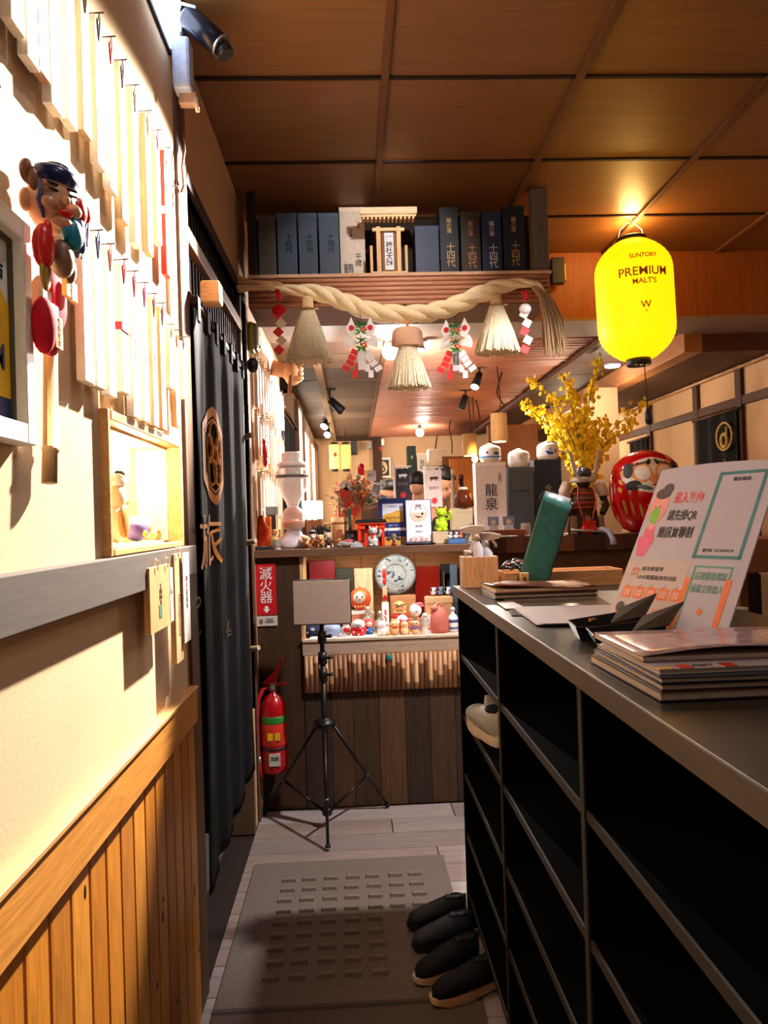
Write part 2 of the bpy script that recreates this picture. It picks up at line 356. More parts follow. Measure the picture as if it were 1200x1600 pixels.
for i, (x, yb, c, cd) in enumerate(UP_):
    p = AX(x, yb, -.48); nm, mt = cols[c]
    lab = {'r': 'bright red sleeve tied with white cord near the end of the upper row', 'p': 'long white paper strip with writing, last of the upper row by the post'}.get(c) or \
        '%s hanging chopstick sleeve, %s from the left in the upper wall row' % (nm, ORD[i])
    sleeve(p.y, 2.45 if c != 'p' else 2.40, p.z, .046 if c != 'p' else .05, mt, cd, lab, GU, '令和福寿' if c == 'p' else ('福寿御箸' if i in (11, 9) else None), (190,50,60) if i == 11 else None, th=.016 if c != 'p' else .004, band=(240,226,200) if c == 'r' else None)
LO_ = [(134,598,'w',(120,90,160)),(152,607,'c',(90,100,160)),(171,620,'w',(200,120,50)),(192,615,'c',(196,40,40)),(209,653,'w',(190,60,90)),(225,660,'c',(190,60,120)),(240,667,'t',(150,80,50)),
       (253,672,'b',(150,60,40)),(265,608,'w',(220,150,60)),(275,668,'t',(190,120,60)),(284,622,'p',(110,80,60))]
for i, (x, yb, c, cd) in enumerate(LO_):
    p = AX(x, yb, -.48); nm, mt = cols[c]
    lab = '%s hanging chopstick sleeve, %s from the left in the lower wall row' % (nm, ORD[i])
    sleeve(p.y, 2.005-(.03 if i > 7 else 0), p.z, .048, mt, cd, lab, GL, '福寿箸' if i in (4, 5, 6) else None, (200,130,120), th=.016, band=(190,40,50) if i == 3 else None)
# framed poster
r = T('framed_poster', 'white-framed yellow and navy poster cut by the photo edge, beside the mask rake', 'poster', (-.5, .995, 1.74))
rw = r
def wb(y0, y1, z0, z1, x0, x1): return MB().b(x0, x1, y0, y1, z0, z1)
f = MB()
for a in ((-.15, -.125, -.165, .165), (.1, .127, -.165, .165), (-.125, .1, -.165, -.135), (-.125, .1, .135, .165)): f.b(0, .03, *a)
f.go('frame', M((236,226,208), r=.4), r, .002)
MB().b(0, .008, -.125, .1, -.135, .135).go('print', M((240,238,232), r=.5), r)
m_ = MB()
for a in ((-.125, -.118, -.135, .135), (.094, .1, -.135, .135), (-.118, .094, -.135, -.129), (-.118, .094, .129, .135)): m_.b(.008, .014, *a)
m_.go('inner_edge', M((70,60,34), r=.5), r)
b = MB(); b.M = Matrix(((0, -1, 0, 0), (1, 0, 0, 0), (0, 0, 1, 0), (0, 0, 0, 1)))
b.pr([(-.118, -.1), (.094, -.1), (.094, .035)]+[(.094-.212*t, .035+.05*math.sin(pi*(.12+.6*t))) for t in (.2, .4, .6, .8, 1)], -.0088, -.008); b.go('yellow_hill', M((244,190,20), r=.5), r)
MB().b(.008, .0088, -.118, .094, -.129, -.1).go('navy_band', M((26,42,96), r=.5), r)
TX('達人店', .034, INK, r, (.009, .03, .083), 'w', off=.0008)
TX('PREMIUM', .052, M((44,56,110), r=.5), r, (.0094, -.02, -.045), 'w', off=.0008, sx=.92)
# spiral calendar
r = T('spiral_calendar', 'grey spiral-bound calendar above the framed poster', 'calendar', (-.5, .96, 1.96))
MB().b(0, .012, 0, .10, 0, .115).go('pages', M((168,140,128), r=.8), r)
sp_ = MB()
for k in range(12): sp_.t([(.006+.008*math.cos(a), .095+.01*math.sin(a)-.002, .008+k*.009) for a in [j*pi/4 for j in range(9)]], .0012, 5)
sp_.go('spiral', M((200,190,180), m=.8, r=.3), r)
MB().c((-.0, .1, .118), (.02, .1, .12), .002).go('nail', M((70,60,56), m=.7), r)
# bamboo rake with a laughing mask
Y0, Z0 = 1.22, 2.0
def q(x, y, X=-.45): p = AX(x, y, X); return p.y-Y0, p.z-Z0
SK = M((206,150,112), r=.35)
def ell(x, y, rx, rz, d=.05, ry=None, X=-.45): a, c = q(x, y, -.5+d); return ('e', a, -d, c, rx*.8, ry or min(rx, rz)*.6, rz)
def box_(x0, y0, x1, y1, d0=.02, d1=.03, X=-.46):
    a, c = q(x0, y0, X); e_, g = q(x1, y1, X); return ('b', min(a, e_), max(a, e_), -d1, -d0, min(c, g), max(c, g))
fa, fc = q(76, 325, -.465)
rk = FG('mask_rake', 'bamboo rake charm with a laughing painted mask, fish and gold plaques', 'charm', (-.5, Y0, Z0), [
 ('topknot', M((120,76,44), r=.5), [ell(44, 268, .024, .018, .04), ell(52, 280, .012, .016, .05)]),
 ('laurel', M((196,176,110), r=.4), [ell(99, 298, .014, .03, .05), ell(108, 310, .014, .022, .06)]),
 ('red_fish', M((210,34,40), r=.3), [ell(122, 330, .026, .022, .075), ell(113, 326, .016, .016, .072), ell(135, 336, .012, .014, .078)]),
 ('blue_robe', M((22,130,160), r=.4), [ell(114, 368, .03, .026, .072), ell(106, 362, .02, .016, .07)]),
 ('robe_sleeve', M((44,60,120), r=.5), [ell(122, 362, .018, .026, .075), ell(128, 378, .01, .02, .08)]),
 ('silver_rim', M((150,140,134), r=.3, m=.5), [ell(124, 396, .022, .008, .07), ell(118, 392, .02, .012, .07)]),
 ('red_bag', M((208,34,30), r=.3), [ell(68, 385, .026, .034, .05), ell(74, 362, .012, .018, .05)]),
 ('mallet', M((128,100,76), r=.4), [ell(97, 405, .03, .03, .06), ell(106, 422, .022, .022, .055)]),
 ('gold_coin*', M((176,150,66), r=.35, m=.4), [ell(71, 428, .021, .026, .05, .006), ell(112, 455, .016, .024, .03, .005)]),
 ('plaque*', M((226,166,64), r=.45), [box_(86, 432, 104, 474, .05, .058), box_(79, 492, 91, 548, .04, .048)]),
 ('white_paper*', WHT, [box_(63, 448, 77, 492, .04, .044), box_(93, 470, 108, 530, .02, .024)]),
 ('red_pouch', M((196,22,46), r=.8), [ell(68, 508, .03, .044, .04), ell(78, 536, .034, .02, .035), ell(88, 470, .05, .05, .012, .01)]),
 ('bamboo_handle', WD((190,150,100)), [('t', [(q(79, 540, -.48)[0], -.02, q(79, 540, -.48)[1]), (q(79, 700, -.48)[0], -.02, q(79, 700, -.48)[1]), (q(79, 703, -.48)[0], -.02, q(79, 703, -.48)[1]), (q(78, 706, -.48)[0], -.02, q(78, 706, -.48)[1]), (q(77, 755, -.48)[0], -.02, q(77, 755, -.48)[1])], [.011, .012, .0145, .0115, .012], 12)]),
], rz=pi/2)
MF = Matrix.Translation((fa-.014, -.046, fc)) @ Matrix.Rotation(R_(-36), 4, 'Z') @ Matrix.Scale(.92, 4)
def mk(nm, mt, prims):
    b = MB(); b.M = MF
    for p in prims: getattr(b, p[0])(*p[1:])
    b.go(nm, mt, rk)
mk('mask_face', SK, [('e', 0, 0, 0, .044, .034, .052, 18, 12), ('e', -.044, .006, -.005, .010, .010, .02), ('e', .044, .006, -.005, .010, .010, .02), ('e', 0, -.038, -.004, .007, .009, .008), ('e', -.022, -.026, -.012, .015, .011, .012), ('e', .022, -.026, -.012, .015, .011, .012), ('e', 0, -.026, -.038, .018, .013, .011)])
mk('lips', M((206,24,20), r=.3), [('e', 0, -.036, -.025, .014, .005, .006)])
mk('eyes', INK, [('e', -.018, -.033, .010, .010, .003, .002), ('e', .018, -.033, .010, .010, .003, .002), ('e', -.018, -.031, .021, .011, .003, .0028), ('e', .018, -.031, .021, .011, .003, .0028)])
mk('beard', M((58,52,110), r=.5), [('t', [(-.034, -.024, .024), (-.037, -.022, -.01), (-.030, -.022, -.038)], [.003, .005, .003], 6)])
mk('cap', M((22,34,84), r=.25), [('e', 0, -.003, .042, .043, .036, .022), ('e', .006, -.004, .056, .026, .024, .014)])
a, c = q(95, 453, -.46); TX(V_('商売繁盛'), .011, INK, rk, (a, -.0586, c), 'f', sp=.85)
a, c = q(85, 520, -.46); TX(V_('家内安全'), .012, INK, rk, (a, -.0486, c), 'f', sp=.9)
a, c = q(71, 428); TX(V_('大吉'), .014, INK, rk, (a, -.0565, c), 'f', sp=.8)
# lit niche with figures
nf = T('niche_frame', 'pale wooden frame of the lit display niche above the wall rail', 'niche frame', (-.5, 1.80, 1.54))
f = MB(); f.b(-.02, .018, -.315, -.300, -.149, .148).b(-.02, .018, .292, .315, -.149, .148).b(-.02, .018, -.292, .292, .128, .148).b(-.02, .018, -.292, .292, -.149, -.135)
f.go('frame', WD((196,150,92), 'y', sc=8), nf, .002)
g = MB(); g.b(-.11, -.02, -.303, -.297, -.137, .132).b(-.11, -.02, .290, .297, -.137, .132).b(-.11, -.105, -.29, .29, -.137, .132).b(-.105, -.02, -.29, .29, -.137, -.130).b(-.105, -.02, -.29, .29, .122, .132)
g.go('lining', WD((238,216,176), 'y', sc=8), nf)
MB().cb(-.05, .05, .118, .04, .06, .008).go('lamp_lens', M((255,214,140), e=9), nf)
lamp('POINT', (-.56, 1.88, 1.64), 5, (1, .86, .64), .02, name='niche_light')
FG('bird_figurine', 'white crested bird figurine with tan wing inside the lit niche', 'figurine', (-.55, 1.74, 1.412), [
 ('body', M((226,196,160), r=.5), [('e', 0, 0, .045, .04, .028, .045), ('e', .005, 0, .10, .024, .02, .04)]),
 ('head', M((236,232,228), r=.5), [('e', .012, 0, .145, .022, .018, .020), ('t', [(.03, 0, .15), (.06, 0, .142)], [.006, .001], 6)]),
 ('crest', M((34,36,48), r=.5), [('e', .03, 0, .165, .026, .01, .009)]),
 ('wing', WD((190,130,70)), [('e', -.012, -.02, .05, .028, .01, .04)])], rz=pi/2)
FG('purple_pouch', 'purple round pouch with yellow flower pattern in the lit niche', 'pouch', (-.545, 1.875, 1.412), [
 ('body', M((112,92,160), r=.6), [('e', 0, 0, .032, .052, .03, .032)]), ('flower_patch', M((236,200,60), r=.6), [('e', .02, -.022, .034, .02, .01, .015), ('e', -.02, -.026, .02, .01, .006, .008)]), ('collar', WHT, [('e', .04, -.004, .036, .02, .026, .028)])], rz=pi/2)
FG('straw_hat_charm', 'tan cone-shaped straw charm behind the purple pouch', 'charm', (-.585, 1.93, 1.412), [
 ('cone', WD((214,160,92)), [('l', [(.018, 0), (.014, .04), (.006, .09), (.002, .10)], 0, 0, 16)]), ('tip', WD((180,110,60)), [('e', 0, 0, .1, .006)])], rz=pi/2)
FG('carved_fish', 'small tan carved fish lying at the far end of the niche', 'figurine', (-.55, 2.0, 1.412), [
 ('body', WD((200,150,84), 'x'), [('e', 0, 0, .016, .055, .02, .015), ('t', [(.05, 0, .016), (.085, 0, .022)], [.006, .012], 6, True, True, .4)]), ('fin', WD((180,120,60)), [('e', 0, 0, .03, .02, .004, .01)])], rz=pi/2)
# plaques hanging from the rail
def plaque(x0, y0, x1, y1, mt, name, lab, cat, txt=None, X=-.462, th=.014, hooks=True, tsz=.013):
    p0 = AX(x0, y0, X); p1 = AX(x1, y1, X); z1_ = AX(x0, y0, X).z; zb = AX((x0+x1)/2, y1, X).z
    r = T(name, lab, cat, (X, p0.y, zb)); w = p1.y-p0.y; h = z1_-zb
    MB().b(-th, 0, 0, w, 0, h).go('board', mt, r, .001)
    if hooks:
        for a in (.3, .8): MB().t([(.004, w*a, h-.008), (.006, w*a, h+.012), (.0, w*a, h+.018), (-.004, w*a, h+.012)], .0014, 6).go('hook', M((220,200,170), r=.3, m=.6), r)
    if txt: TX(txt, tsz, M((90,60,44), r=.7), r, (.0006, w/2, h*.55), 'w', sp=1)
    return r
r = plaque(233, 888, 268, 985, WD((198,148,100)), 'wooden_plaque', 'light wooden plaque with small writing and a green stamp hooked on the rail', 'plaque', '宮\n神社\n御祈\n願'); 
MB().b(0, .001, .075, .10, .03, .06).go('green_stamp', M((76,116,84), r=.7), r)
plaque(264, 888, 272, 972, M((230,220,208), r=.6), 'paper_card', 'narrow white paper card hanging between the plaque and the wooden stick', 'card', '福', hooks=False, th=.003)
r = plaque(272, 866, 288, 1036, TAN[0], 'wooden_stick', 'long brown wooden stick hanging at the end of the rail', 'stick', None)
TX(V_('招福開運御守'), .022, M((170,120,100), r=.7), r, (.0006, .04, .12), 'w', sp=.85)
plaque(285, 864, 299, 1004, M((206,196,188), r=.6), 'paper_slip', 'white paper slip with faint print hanging last on the rail', 'paper slip', V_('御守護福寿'), X=-.455, hooks=False, th=.002, tsz=.018)
# lamp fixtures at the top of the post
r = T('led_floodlight', 'cold white lit floodlight at the top of the door post', 'light', (-.47, 2.10, 2.84), rot=(R_(0), 0, 0))
MB().b(-.02, .012, -.20, .06, .0, .16).go('lens', M((214,226,255), r=.3, e=6), r, .003)
MB().b(-.03, -.02, -.21, .075, -.01, .17).go('housing', BLK, r, .003); MB().b(-.03, .016, .06, .075, -.01, .17).go('end_cap', BLK, r, .002)
a = AY(288, 22, 2.16); b_ = AY(345, 72, 2.16); c_ = AY(352, 84, 2.16)
r = T('wall_spotlight', 'black cylinder spotlight clamped at the top of the door post, tilted down', 'spotlight', tuple(a))
v = b_-a; w_ = c_-a
MB().t([(0, 0, 0), tuple(v*.1), tuple(v)], [.02, .036, .034], 18).go('housing', M((24,27,40), r=.3), r)
MB().t([tuple(v*.98), tuple(v*1.03)], .035, 18).go('lens_ring', M((170,170,180), r=.2, m=.8), r)
MB().t([tuple(v*1.03), tuple(w_*1.04)], [.026, .024], 16).go('nozzle', M((16,18,22), r=.4), r)
MB().t([(-.06, 0, .02), (0, 0, 0)], .012, 10).go('arm', BLK, r); MB().b(-.075, -.045, -.05, .05, -.06, .06).go('mounting_plate', BLK, r, .003)
MB().t([(.0, -.036, .006), (.04, -.038, -.006)], .004, 6).go('glowing_clip', M((170,190,230), r=.3, e=.6), r)  # no lamp: a blue glow is put into this small part's material
a = AY(288, 105, 2.14)
r = T('emergency_light', 'pale blue translucent emergency light box under the black spotlight', 'emergency light', (a.x, 2.14, a.z))
MB().b(-.03, .022, -.03, .03, -.075, .075).go('case', M((176,196,230), r=.25, var=.1), r, .01)  # white case; the cold lamp's blue is put into its colour
MB().b(-.02, .032, .0, .03, -.105, -.07).go('base', M((180,150,130), r=.4), r, .005)
MB().t([(.03, 0, -.09), (.035, 0, -.13)], .006, 8).go('switch', M((210,190,170), r=.4), r)
MB().t([(-.004, 0, .07), (-.004, 0, .10)], .008, 8).go('hanger', BLK, r)
# loose cable on the post
tag(MB().t([AX(284, 165, -.485), AX(288, 235, -.475), AX(284, 262, -.475), AX(287, 290, -.48), AX(283, 300, -.485)], .004, 6).go('loose_cable', M((120,70,50), r=.6)), 'thin loose cable hanging down the door post below the emergency light', 'cable')
# black door curtain
nr = T('door_curtain', 'long black door curtain with an orange crest and brushed characters', 'curtain', (-.5, 2.33, .306))
def nf_(u, v):
    y = u*1.10; s = .55+.45*(1-v)
    x = .014+.010*s*math.sin(u*23+.8*math.sin(v*3))+.004*s*math.sin(u*47+1)
    return (x, y+.01*math.sin(v*5+u*9), v*1.83+ (0 if v > .5 else .05*(u-.3)*(1-2*v)))
MB().grid(nf_, 110, 14).go('cloth', M((6,8,12), r=1.0, k='cloth', sc=90, var=.3), nr, solid=.002)
MB().t([(.006, -.02, 1.86), (.006, 1.11, 1.86)], .013, 12).go('rod', WD((70,50,38), 'y'), nr)
for k in range(7): MB().b(-.012, .024, .05+k*.16, .09+k*.16, 1.80, 1.88).go('loop', M((24,27,34), r=.8, k='cloth'), nr, .003)
cy_, cz_ = AX(342, 712, -.465).y-2.33, AX(342, 712, -.465).z-.306
OR = M((230,150,66), r=.8, k='cloth')
def drape(y, z, d=.004): return nf_(min(1, max(0, y/1.1)), min(1, max(0, z/1.83)))[0]+d
b = MB()
for s0, s1 in ((1, .80), (.76, .71)):
    P_ = []
    for k in range(6):
        for j in range(12):
            t = j/12; a0 = (math.sin(k*pi/3)*(1-t)+math.sin((k+1)*pi/3)*t)*.24; a1 = (math.cos(k*pi/3)*(1-t)+math.cos((k+1)*pi/3)*t)*.175; P_.append((a0, a1))
    vs = []
    for a0, a1 in P_:
        for w in (s0, (s0*2+s1)/3, (s0+s1*2)/3, s1): vs.append((drape(cy_+a0*w, cz_+a1*w), cy_+a0*w, cz_+a1*w))
    n = len(P_); b.add(vs, [(4*i+j, 4*((i+1) % n)+j, 4*((i+1) % n)+j+1, 4*i+j+1) for i in range(n) for j in range(3)])
b.go('crest_hexagon', OR, nr)
b = MB()
def loop_(cy, cz, ry, rz, r): b.t([(drape(cy+ry*math.cos(t), cz+rz*math.sin(t), .003), cy+ry*math.cos(t), cz+rz*math.sin(t)) for t in [j*pi/10 for j in range(21)]], r, 5)
for k in range(5):
    a = k*2*pi/5+pi/2; loop_(cy_+.052*math.cos(a), cz_+.07*math.sin(a), .038, .048, .0055)
loop_(cy_, cz_, .026, .032, .006)
b.go('crest_flower', OR, nr)
for s, x, y, sz in (('旅', 330, 852, .19), ('や', 304, 950, .085), ('し', 308, 985, .05), ('処', 361, 985, .07)):
    p = AX(x, y, -.475); TX(s, sz, OR if sz > .1 else M((96,76,54), r=.8), nr, (.0, p.y-2.33, p.z-.306), 'w', sx=2.1)['drape'] = 1
tag(MB().b(-.46, -.40, 2.335, 2.40, 2.15, 2.22).go('curtain_bracket', WD((176,132,90), 'x'), None, .006), 'pale wooden block holding the near end of the curtain rod', 'bracket')
p = AX(388, 590, -.47)
tag(MB().e(-.455, 3.52, 2.2, .03, .04, .035).go('curtain_rod_knob', M((20,18,18), r=.5)), 'black round knob at the far end of the curtain rod', 'knob')
# air freshener
p = AX(397, 528, -.47)
r = T('air_freshener', 'grey and green wall air freshener with rounded ends above the far sleeves', 'air freshener', (-.5, p.y, p.z))
MB().cb(.03, 0, 0, .05, .10, .14).go('cover', M((120,110,96), r=.4), r, .022); MB().cb(.02, -.018, -.004, .03, .085, .15).go('green_shell', M((150,164,50), r=.4), r, .014)
MB().e(.056, .01, -.045, .004, .01, .012).go('nozzle', BLK, r); MB().cb(.056, 0, .02, .003, .07, .003).go('seam', M((190,180,160), r=.4), r)
# far cluster of sleeves on the wall above the counter
GF = 'crowded chopstick sleeves on the wall above the counter'
i = 0; ROWN = ('top', 'middle', 'bottom')
for rr_, (zt, zb, ya, yb, n) in enumerate(((2.33, 2.06, 3.84, 5.25, 13), (2.02, 1.76, 3.80, 5.20, 13), (1.72, 1.48, 3.84, 4.9, 9))):
    for k in range(n):
        Y = ya+(yb-ya)*k/(n-1); c = random.choice('wwwctw'); nm, mt = cols[c]
        sleeve(Y, zt+random.uniform(-.03, .02), zb+random.uniform(-.05, .05), .05, mt, random.choice([(190,60,80), (120,90,70), (90,40,60), (210,160,80)]),
               '%s chopstick sleeve, %s along the %s row of the far wall cluster' % (nm, ORD[k], ROWN[rr_]), GF, th=.016)
p = AX(417, 706, -.44)
FG('red_lobster_charm', 'small red lobster charm hanging over the far white sleeves', 'charm', (-.45, p.y, p.z), [
 ('body', M((206,34,44), r=.4), [('e', 0, 0, 0, .03, .014, .05), ('e', 0, 0, -.05, .018, .012, .03)]), ('claw', M((206,34,44), r=.4), [('e', .04, 0, .03, .018, .01, .012), ('e', .045, 0, -.01, .015, .01, .009), ('e', -.03, 0, .05, .014, .01, .016)]),
 ('stripe', GOLD, [('e', .01, -.012, -.02, .014, .004, .006)])], rz=pi/2)
# carved fist holding a stick
p = AX(452, 570, -.36)
FG('carved_wooden_fist', 'carved wooden fist gripping a slanting stick beside the left tassel', 'carving', (-.5, 4.62, 2.40), [
 ('hand', WD((190,140,100), sc=8), [('e', .05, -.13, 0, .07, .06, .06), ('e', .10, -.14, -.03, .05, .05, .05), ('t', [(.02, -.02, .02), (.06, -.12, 0)], [.05, .045], 12)]),
 ('finger', WD((196,146,106), sc=8), [('t', [(.03, -.18, .045-k*.03), (.07, -.20, .05-k*.03), (.11, -.18, .045-k*.03)], .014, 8) for k in range(4)]),
 ('stick', WD((120,72,44)), [('t', [(-.06, -.13, -.16), (.03, -.14, .01), (.09, -.15, .12)], .013, 8)])], rz=pi/2)
# dark curtain in the next opening
r = T('passage_curtain', 'dark grey curtain in the far doorway of the left wall', 'curtain', (-.5, 5.36, .5))
MB().grid(lambda u, v: (.01+.03*math.sin(u*24)*(1.1-v), u*1.2, v*1.75), 60, 8).go('cloth', M((38,40,46), r=.9, k='cloth'), r, solid=.003)
MB().grid(lambda u, v: (.05+.02*math.sin(u*14)*(1.1-v), .62+u*.5, v*1.1+.1), 20, 6).go('blue_lit_fold', M((84,120,170), r=.8, k='cloth', var=.3), r, solid=.003)  # blue light along the curtain edge, put into the cloth colour
MB().t([(.02, -.06, 1.78), (.02, 1.26, 1.78)], .014, 10).go('rod', WD((90,60,40), 'y'), r)
# ------------------------------------------------------------------ altar shelf on the header
KY = 3.40; KZ = AY(600, 477, KY).z; SZ = KZ+.1475
r = T('altar_shelf', 'high reed-fronted altar shelf across the aisle carrying boxes and a small shrine', 'shelf', (-.45, KY, KZ))
for k in range(6): MB().t([(0, .0, .011+k*.0216), (1.40, .0, .011+k*.0216)], .0109, 8).go('reed_pole', WD(random.choice(((200,146,118),(190,134,106),(210,160,134))), 'x', r=.5), r)
MB().b(0, 1.41, -.015, .34, .131, .147).go('board', WD((200,160,130), 'x'), r, .002); MB().b(0, 1.40, .012, .34, 0, .131).go('box', WD((110,72,50), 'x'), r)
hk = 2.985-KZ
MB().b(1.335, 1.41, .02, .09, .1475, hk).go('post', WD((96,84,74)), r, .003); MB().b(.0, .035, .02, .09, .1475, hk).go('post', WD((40,30,26)), r, .003); MB().b(0, 1.41, .31, .33, .1475, hk-.02).go('back_panel', WD((48,32,22), 'x'), r)
GB = 'gift boxes standing on the altar shelf'
def crate(x0, x1, ytop, col, lab, txts=(), Y=3.50, group=GB, name='gift_box', z=SZ, dp=.10, rough=.5, yt=None):
    X0 = XA(x0, Y, z+.1); X1 = XA(x1, Y, z+.1); zt = AY((x0+x1)/2, ytop, Y).z
    o = T(name, lab, 'box', ((X0+X1)/2, Y, z), group=group); w = X1-X0-.003; h = zt-z
    MB().b(-w/2, w/2, 0, dp, 0, h).go('carton', M(col, r=rough, var=.1), o, .0015)
    MB().b(-w/2-.0006, w/2+.0006, -.0006, dp+.0006, h-.02, h+.0006).go('lid_edge', M(tuple(min(255, int(c*1.12)) for c in col), r=rough), o)
    for (s, sz, fx, fz, c, sp) in txts: TX(s, sz, M(c, r=.4), o, (fx*w, -.0018, fz*h), 'f', sp=sp, ext=.0008)
    return o
SB = (60,74,92)
crate(404, 432, 337, (74,66,60), 'grey-brown narrow gift box at the left end of the altar shelf')
for a, b_, t in ((434, 465, 'first slate-blue gift box, beside the grey-brown box'), (467, 497, 'second slate-blue gift box, middle of the three alike'), (499, 531, 'third slate-blue gift box, next to the white box')):
    crate(a, b_, 333, SB, t, [(V_('十四代'), .032, .1, .55, (26,32,44), .95)])
crate(532, 572, 324, (222,206,190), 'white gift box with black brushed characters on the altar shelf', [(V_('千歳'), .036, .22, .34, (30,26,30), .85), ('鶴', .052, -.18, .23, (30,26,30), 1), (V_('大吟醸'), .013, -.05, .68, (90,60,60), 1), (V_('北海道'), .013, .25, .78, (200,60,50), .95)], 3.6)
crate(649, 687, 353, (42,54,84), 'short navy gift box with a small red seal beside the shrine', [(V_('一番'), .016, .0, .7, (80,84,90), 1), ('印', .016, -.22, .14, (200,40,40), 1)])
for a, b_, yt, c, tc, t in ((688, 718, 324, (24,28,36), (190,160,110), 'tall black gift box, first dark box right of the short navy one'), (721, 752, 330, (44,34,28), (170,120,80), 'dark brown gift box with bronze brushed characters'), (754, 785, 331, (28,38,68), (206,190,200), 'dark navy gift box with silvery brushed characters'), (787, 821, 322, (22,26,34), (180,140,80), 'tall black gift box at the right end of the altar shelf')):
    crate(a, b_, yt, c, t, [(V_('龍の落'), .026, 0, .74, tc, .95), (V_('十四代'), .044, .06, .33, tc, .86)])
# small shrine
sh = T('miniature_shrine', 'small pale wooden shrine with a ridged roof and a paper amulet', 'shrine', (XA(608, 3.46, SZ+.1), 3.46, SZ+.0005)); sh.scale = (.92, .92, .90); W = WD((226,186,142), sc=10)
MB().b(-.10, .10, -.01, .12, 0, .022).go('base', WD((236,206,170), 'x'), sh, .002); MB().b(-.085, .085, 0, .11, .022, .034).go('step', W, sh, .001)
for x in (-.09, .09):
    MB().cb(x, .02, .10, .014, .014, .15).go('fence_post', W, sh, .001)
MB().b(-.055, .055, .02, .10, .034, .27).go('body', WD((160,112,76)), sh)
for x in (-.052, .052): MB().cb(x, .008, .15, .022, .02, .24).go('pillar', W, sh, .002)
MB().b(-.082, .082, -.004, .01, .245, .262).go('cross_beam', WD((230,196,150), 'x'), sh, .001); MB().b(-.035, .035, .004, .012, .035, .24).go('door_frame', WD((140,90,58)), sh)
b = MB(); 
for k in range(13): b.cb(-.126+k*.021, -.03, .292, .009, .05, .012)
b.go('rafter_ends', W, sh, kind='stuff')
MB().add([(-.14,-.055,.298),(.14,-.055,.298),(.13,.13,.345),(-.13,.13,.345),(-.14,-.055,.315),(.14,-.055,.315),(.13,.13,.362),(-.13,.13,.362)], [(0,3,2,1),(4,5,6,7),(0,1,5,4),(1,2,6,5),(2,3,7,6),(3,0,4,7)]).go('roof', WD((224,190,150), 'x'), sh, .002)
MB().b(-.145, .145, -.065, -.048, .31, .345).go('eave_board', WD((232,200,164), 'x'), sh, .002)
MB().b(-.022, .024, -.004, .002, .04, .235).go('amulet', M((226,228,240), r=.6), sh); TX(V_('羊神社大麻'), .036, INK, sh, (.001, -.0045, .138), 'f', sp=.86, off=.0006)
lamp('SPOT', (.3, 2.7, 2.93), 16, (1, .92, .84), .02, (.19, 3.4, 2.6), 75, .5, 'shrine_light')
# straw rope
def rp(x, y, Y=3.32): p = AY(x, y, Y); return p
RC = [(402, 446), (430, 450), (465, 453), (500, 458), (530, 468), (560, 480), (590, 488), (625, 491), (660, 490), (690, 484), (720, 474), (750, 460), (780, 449), (810, 443), (838, 444), (852, 458)]
def catm(P_, n):
    out = []
    for i in range(len(P_)-1):
        p0, p1, p2, p3 = P_[max(i-1, 0)], P_[i], P_[i+1], P_[min(i+2, len(P_)-1)]
        for j in range(n):
            t = j/n; out.append(.5*((2*p1)+(p2-p0)*t+(2*p0-5*p1+4*p2-p3)*t*t+(3*p1-p0-3*p2+p3)*t**3))
    return out+[P_[-1]]
path = catm([rp(*q_) for q_ in RC], 10)
r = T('straw_rope', 'thick twisted pale straw rope sagging in front of the altar shelf', 'rope', tuple(path[0]))
N_ = len(path)
for s in range(3):
    pts = []; rr = []
    for i, p in enumerate(path):
        u = i/(N_-1); g = min(1, u*5)*min(1, (1-u)*4+.12)*(.75+.25*math.sin(pi*u)); R0 = .020*g; a = u*30+s*2*pi/3
        T_ = (path[min(i+1, N_-1)]-path[max(i-1, 0)]).normalized(); B_ = Vector((0, -1, 0)); C_ = T_.cross(B_).normalized()
        pts.append(p-path[0]+(B_*math.cos(a)+C_*math.sin(a))*R0); rr.append(.0215*g+.003)
    MB().t(pts, rr, 10).go('strand', M((240,218,178), r=.75, k='cloth', sc=50, var=.2, bump=.4), r)
ST_ = M((226,194,146), r=.75, k='cloth', sc=40, var=.3); STD = M((176,146,112), r=.75, k='cloth', sc=40, var=.3)
b = MB(); p0 = path[0]
for k in range(80):
    a, c = random.uniform(-1, 1), random.uniform(-1, 1); b.t([(random.uniform(.05, .12), c*.012, a*.012), (-.03, c*.02, a*.02+.004), (-.08-random.random()*.01, c*.03, a*.036+.012)], .0022, 4, False)
b.go('straw_end', ST_, r, kind='stuff')
b = MB(); p1 = path[-1]-path[0]
for k in range(150):
    a, c, L_ = random.uniform(-1, 1), random.uniform(-1, 1), random.uniform(.75, 1.1); b.t([(p1.x-.05+a*.012, c*.012, p1.z+.03), (p1.x+.0+a*.025, c*.02, p1.z-.02), (p1.x+.02+a*.045+abs(a)*.01, c*.03, p1.z-.14*L_), (p1.x+.035+a*.05, c*.035, p1.z-.27*L_)], [.0022, .0022, .002, .0012], 4, False)
b.go('frayed_tail', STD, r, kind='stuff')
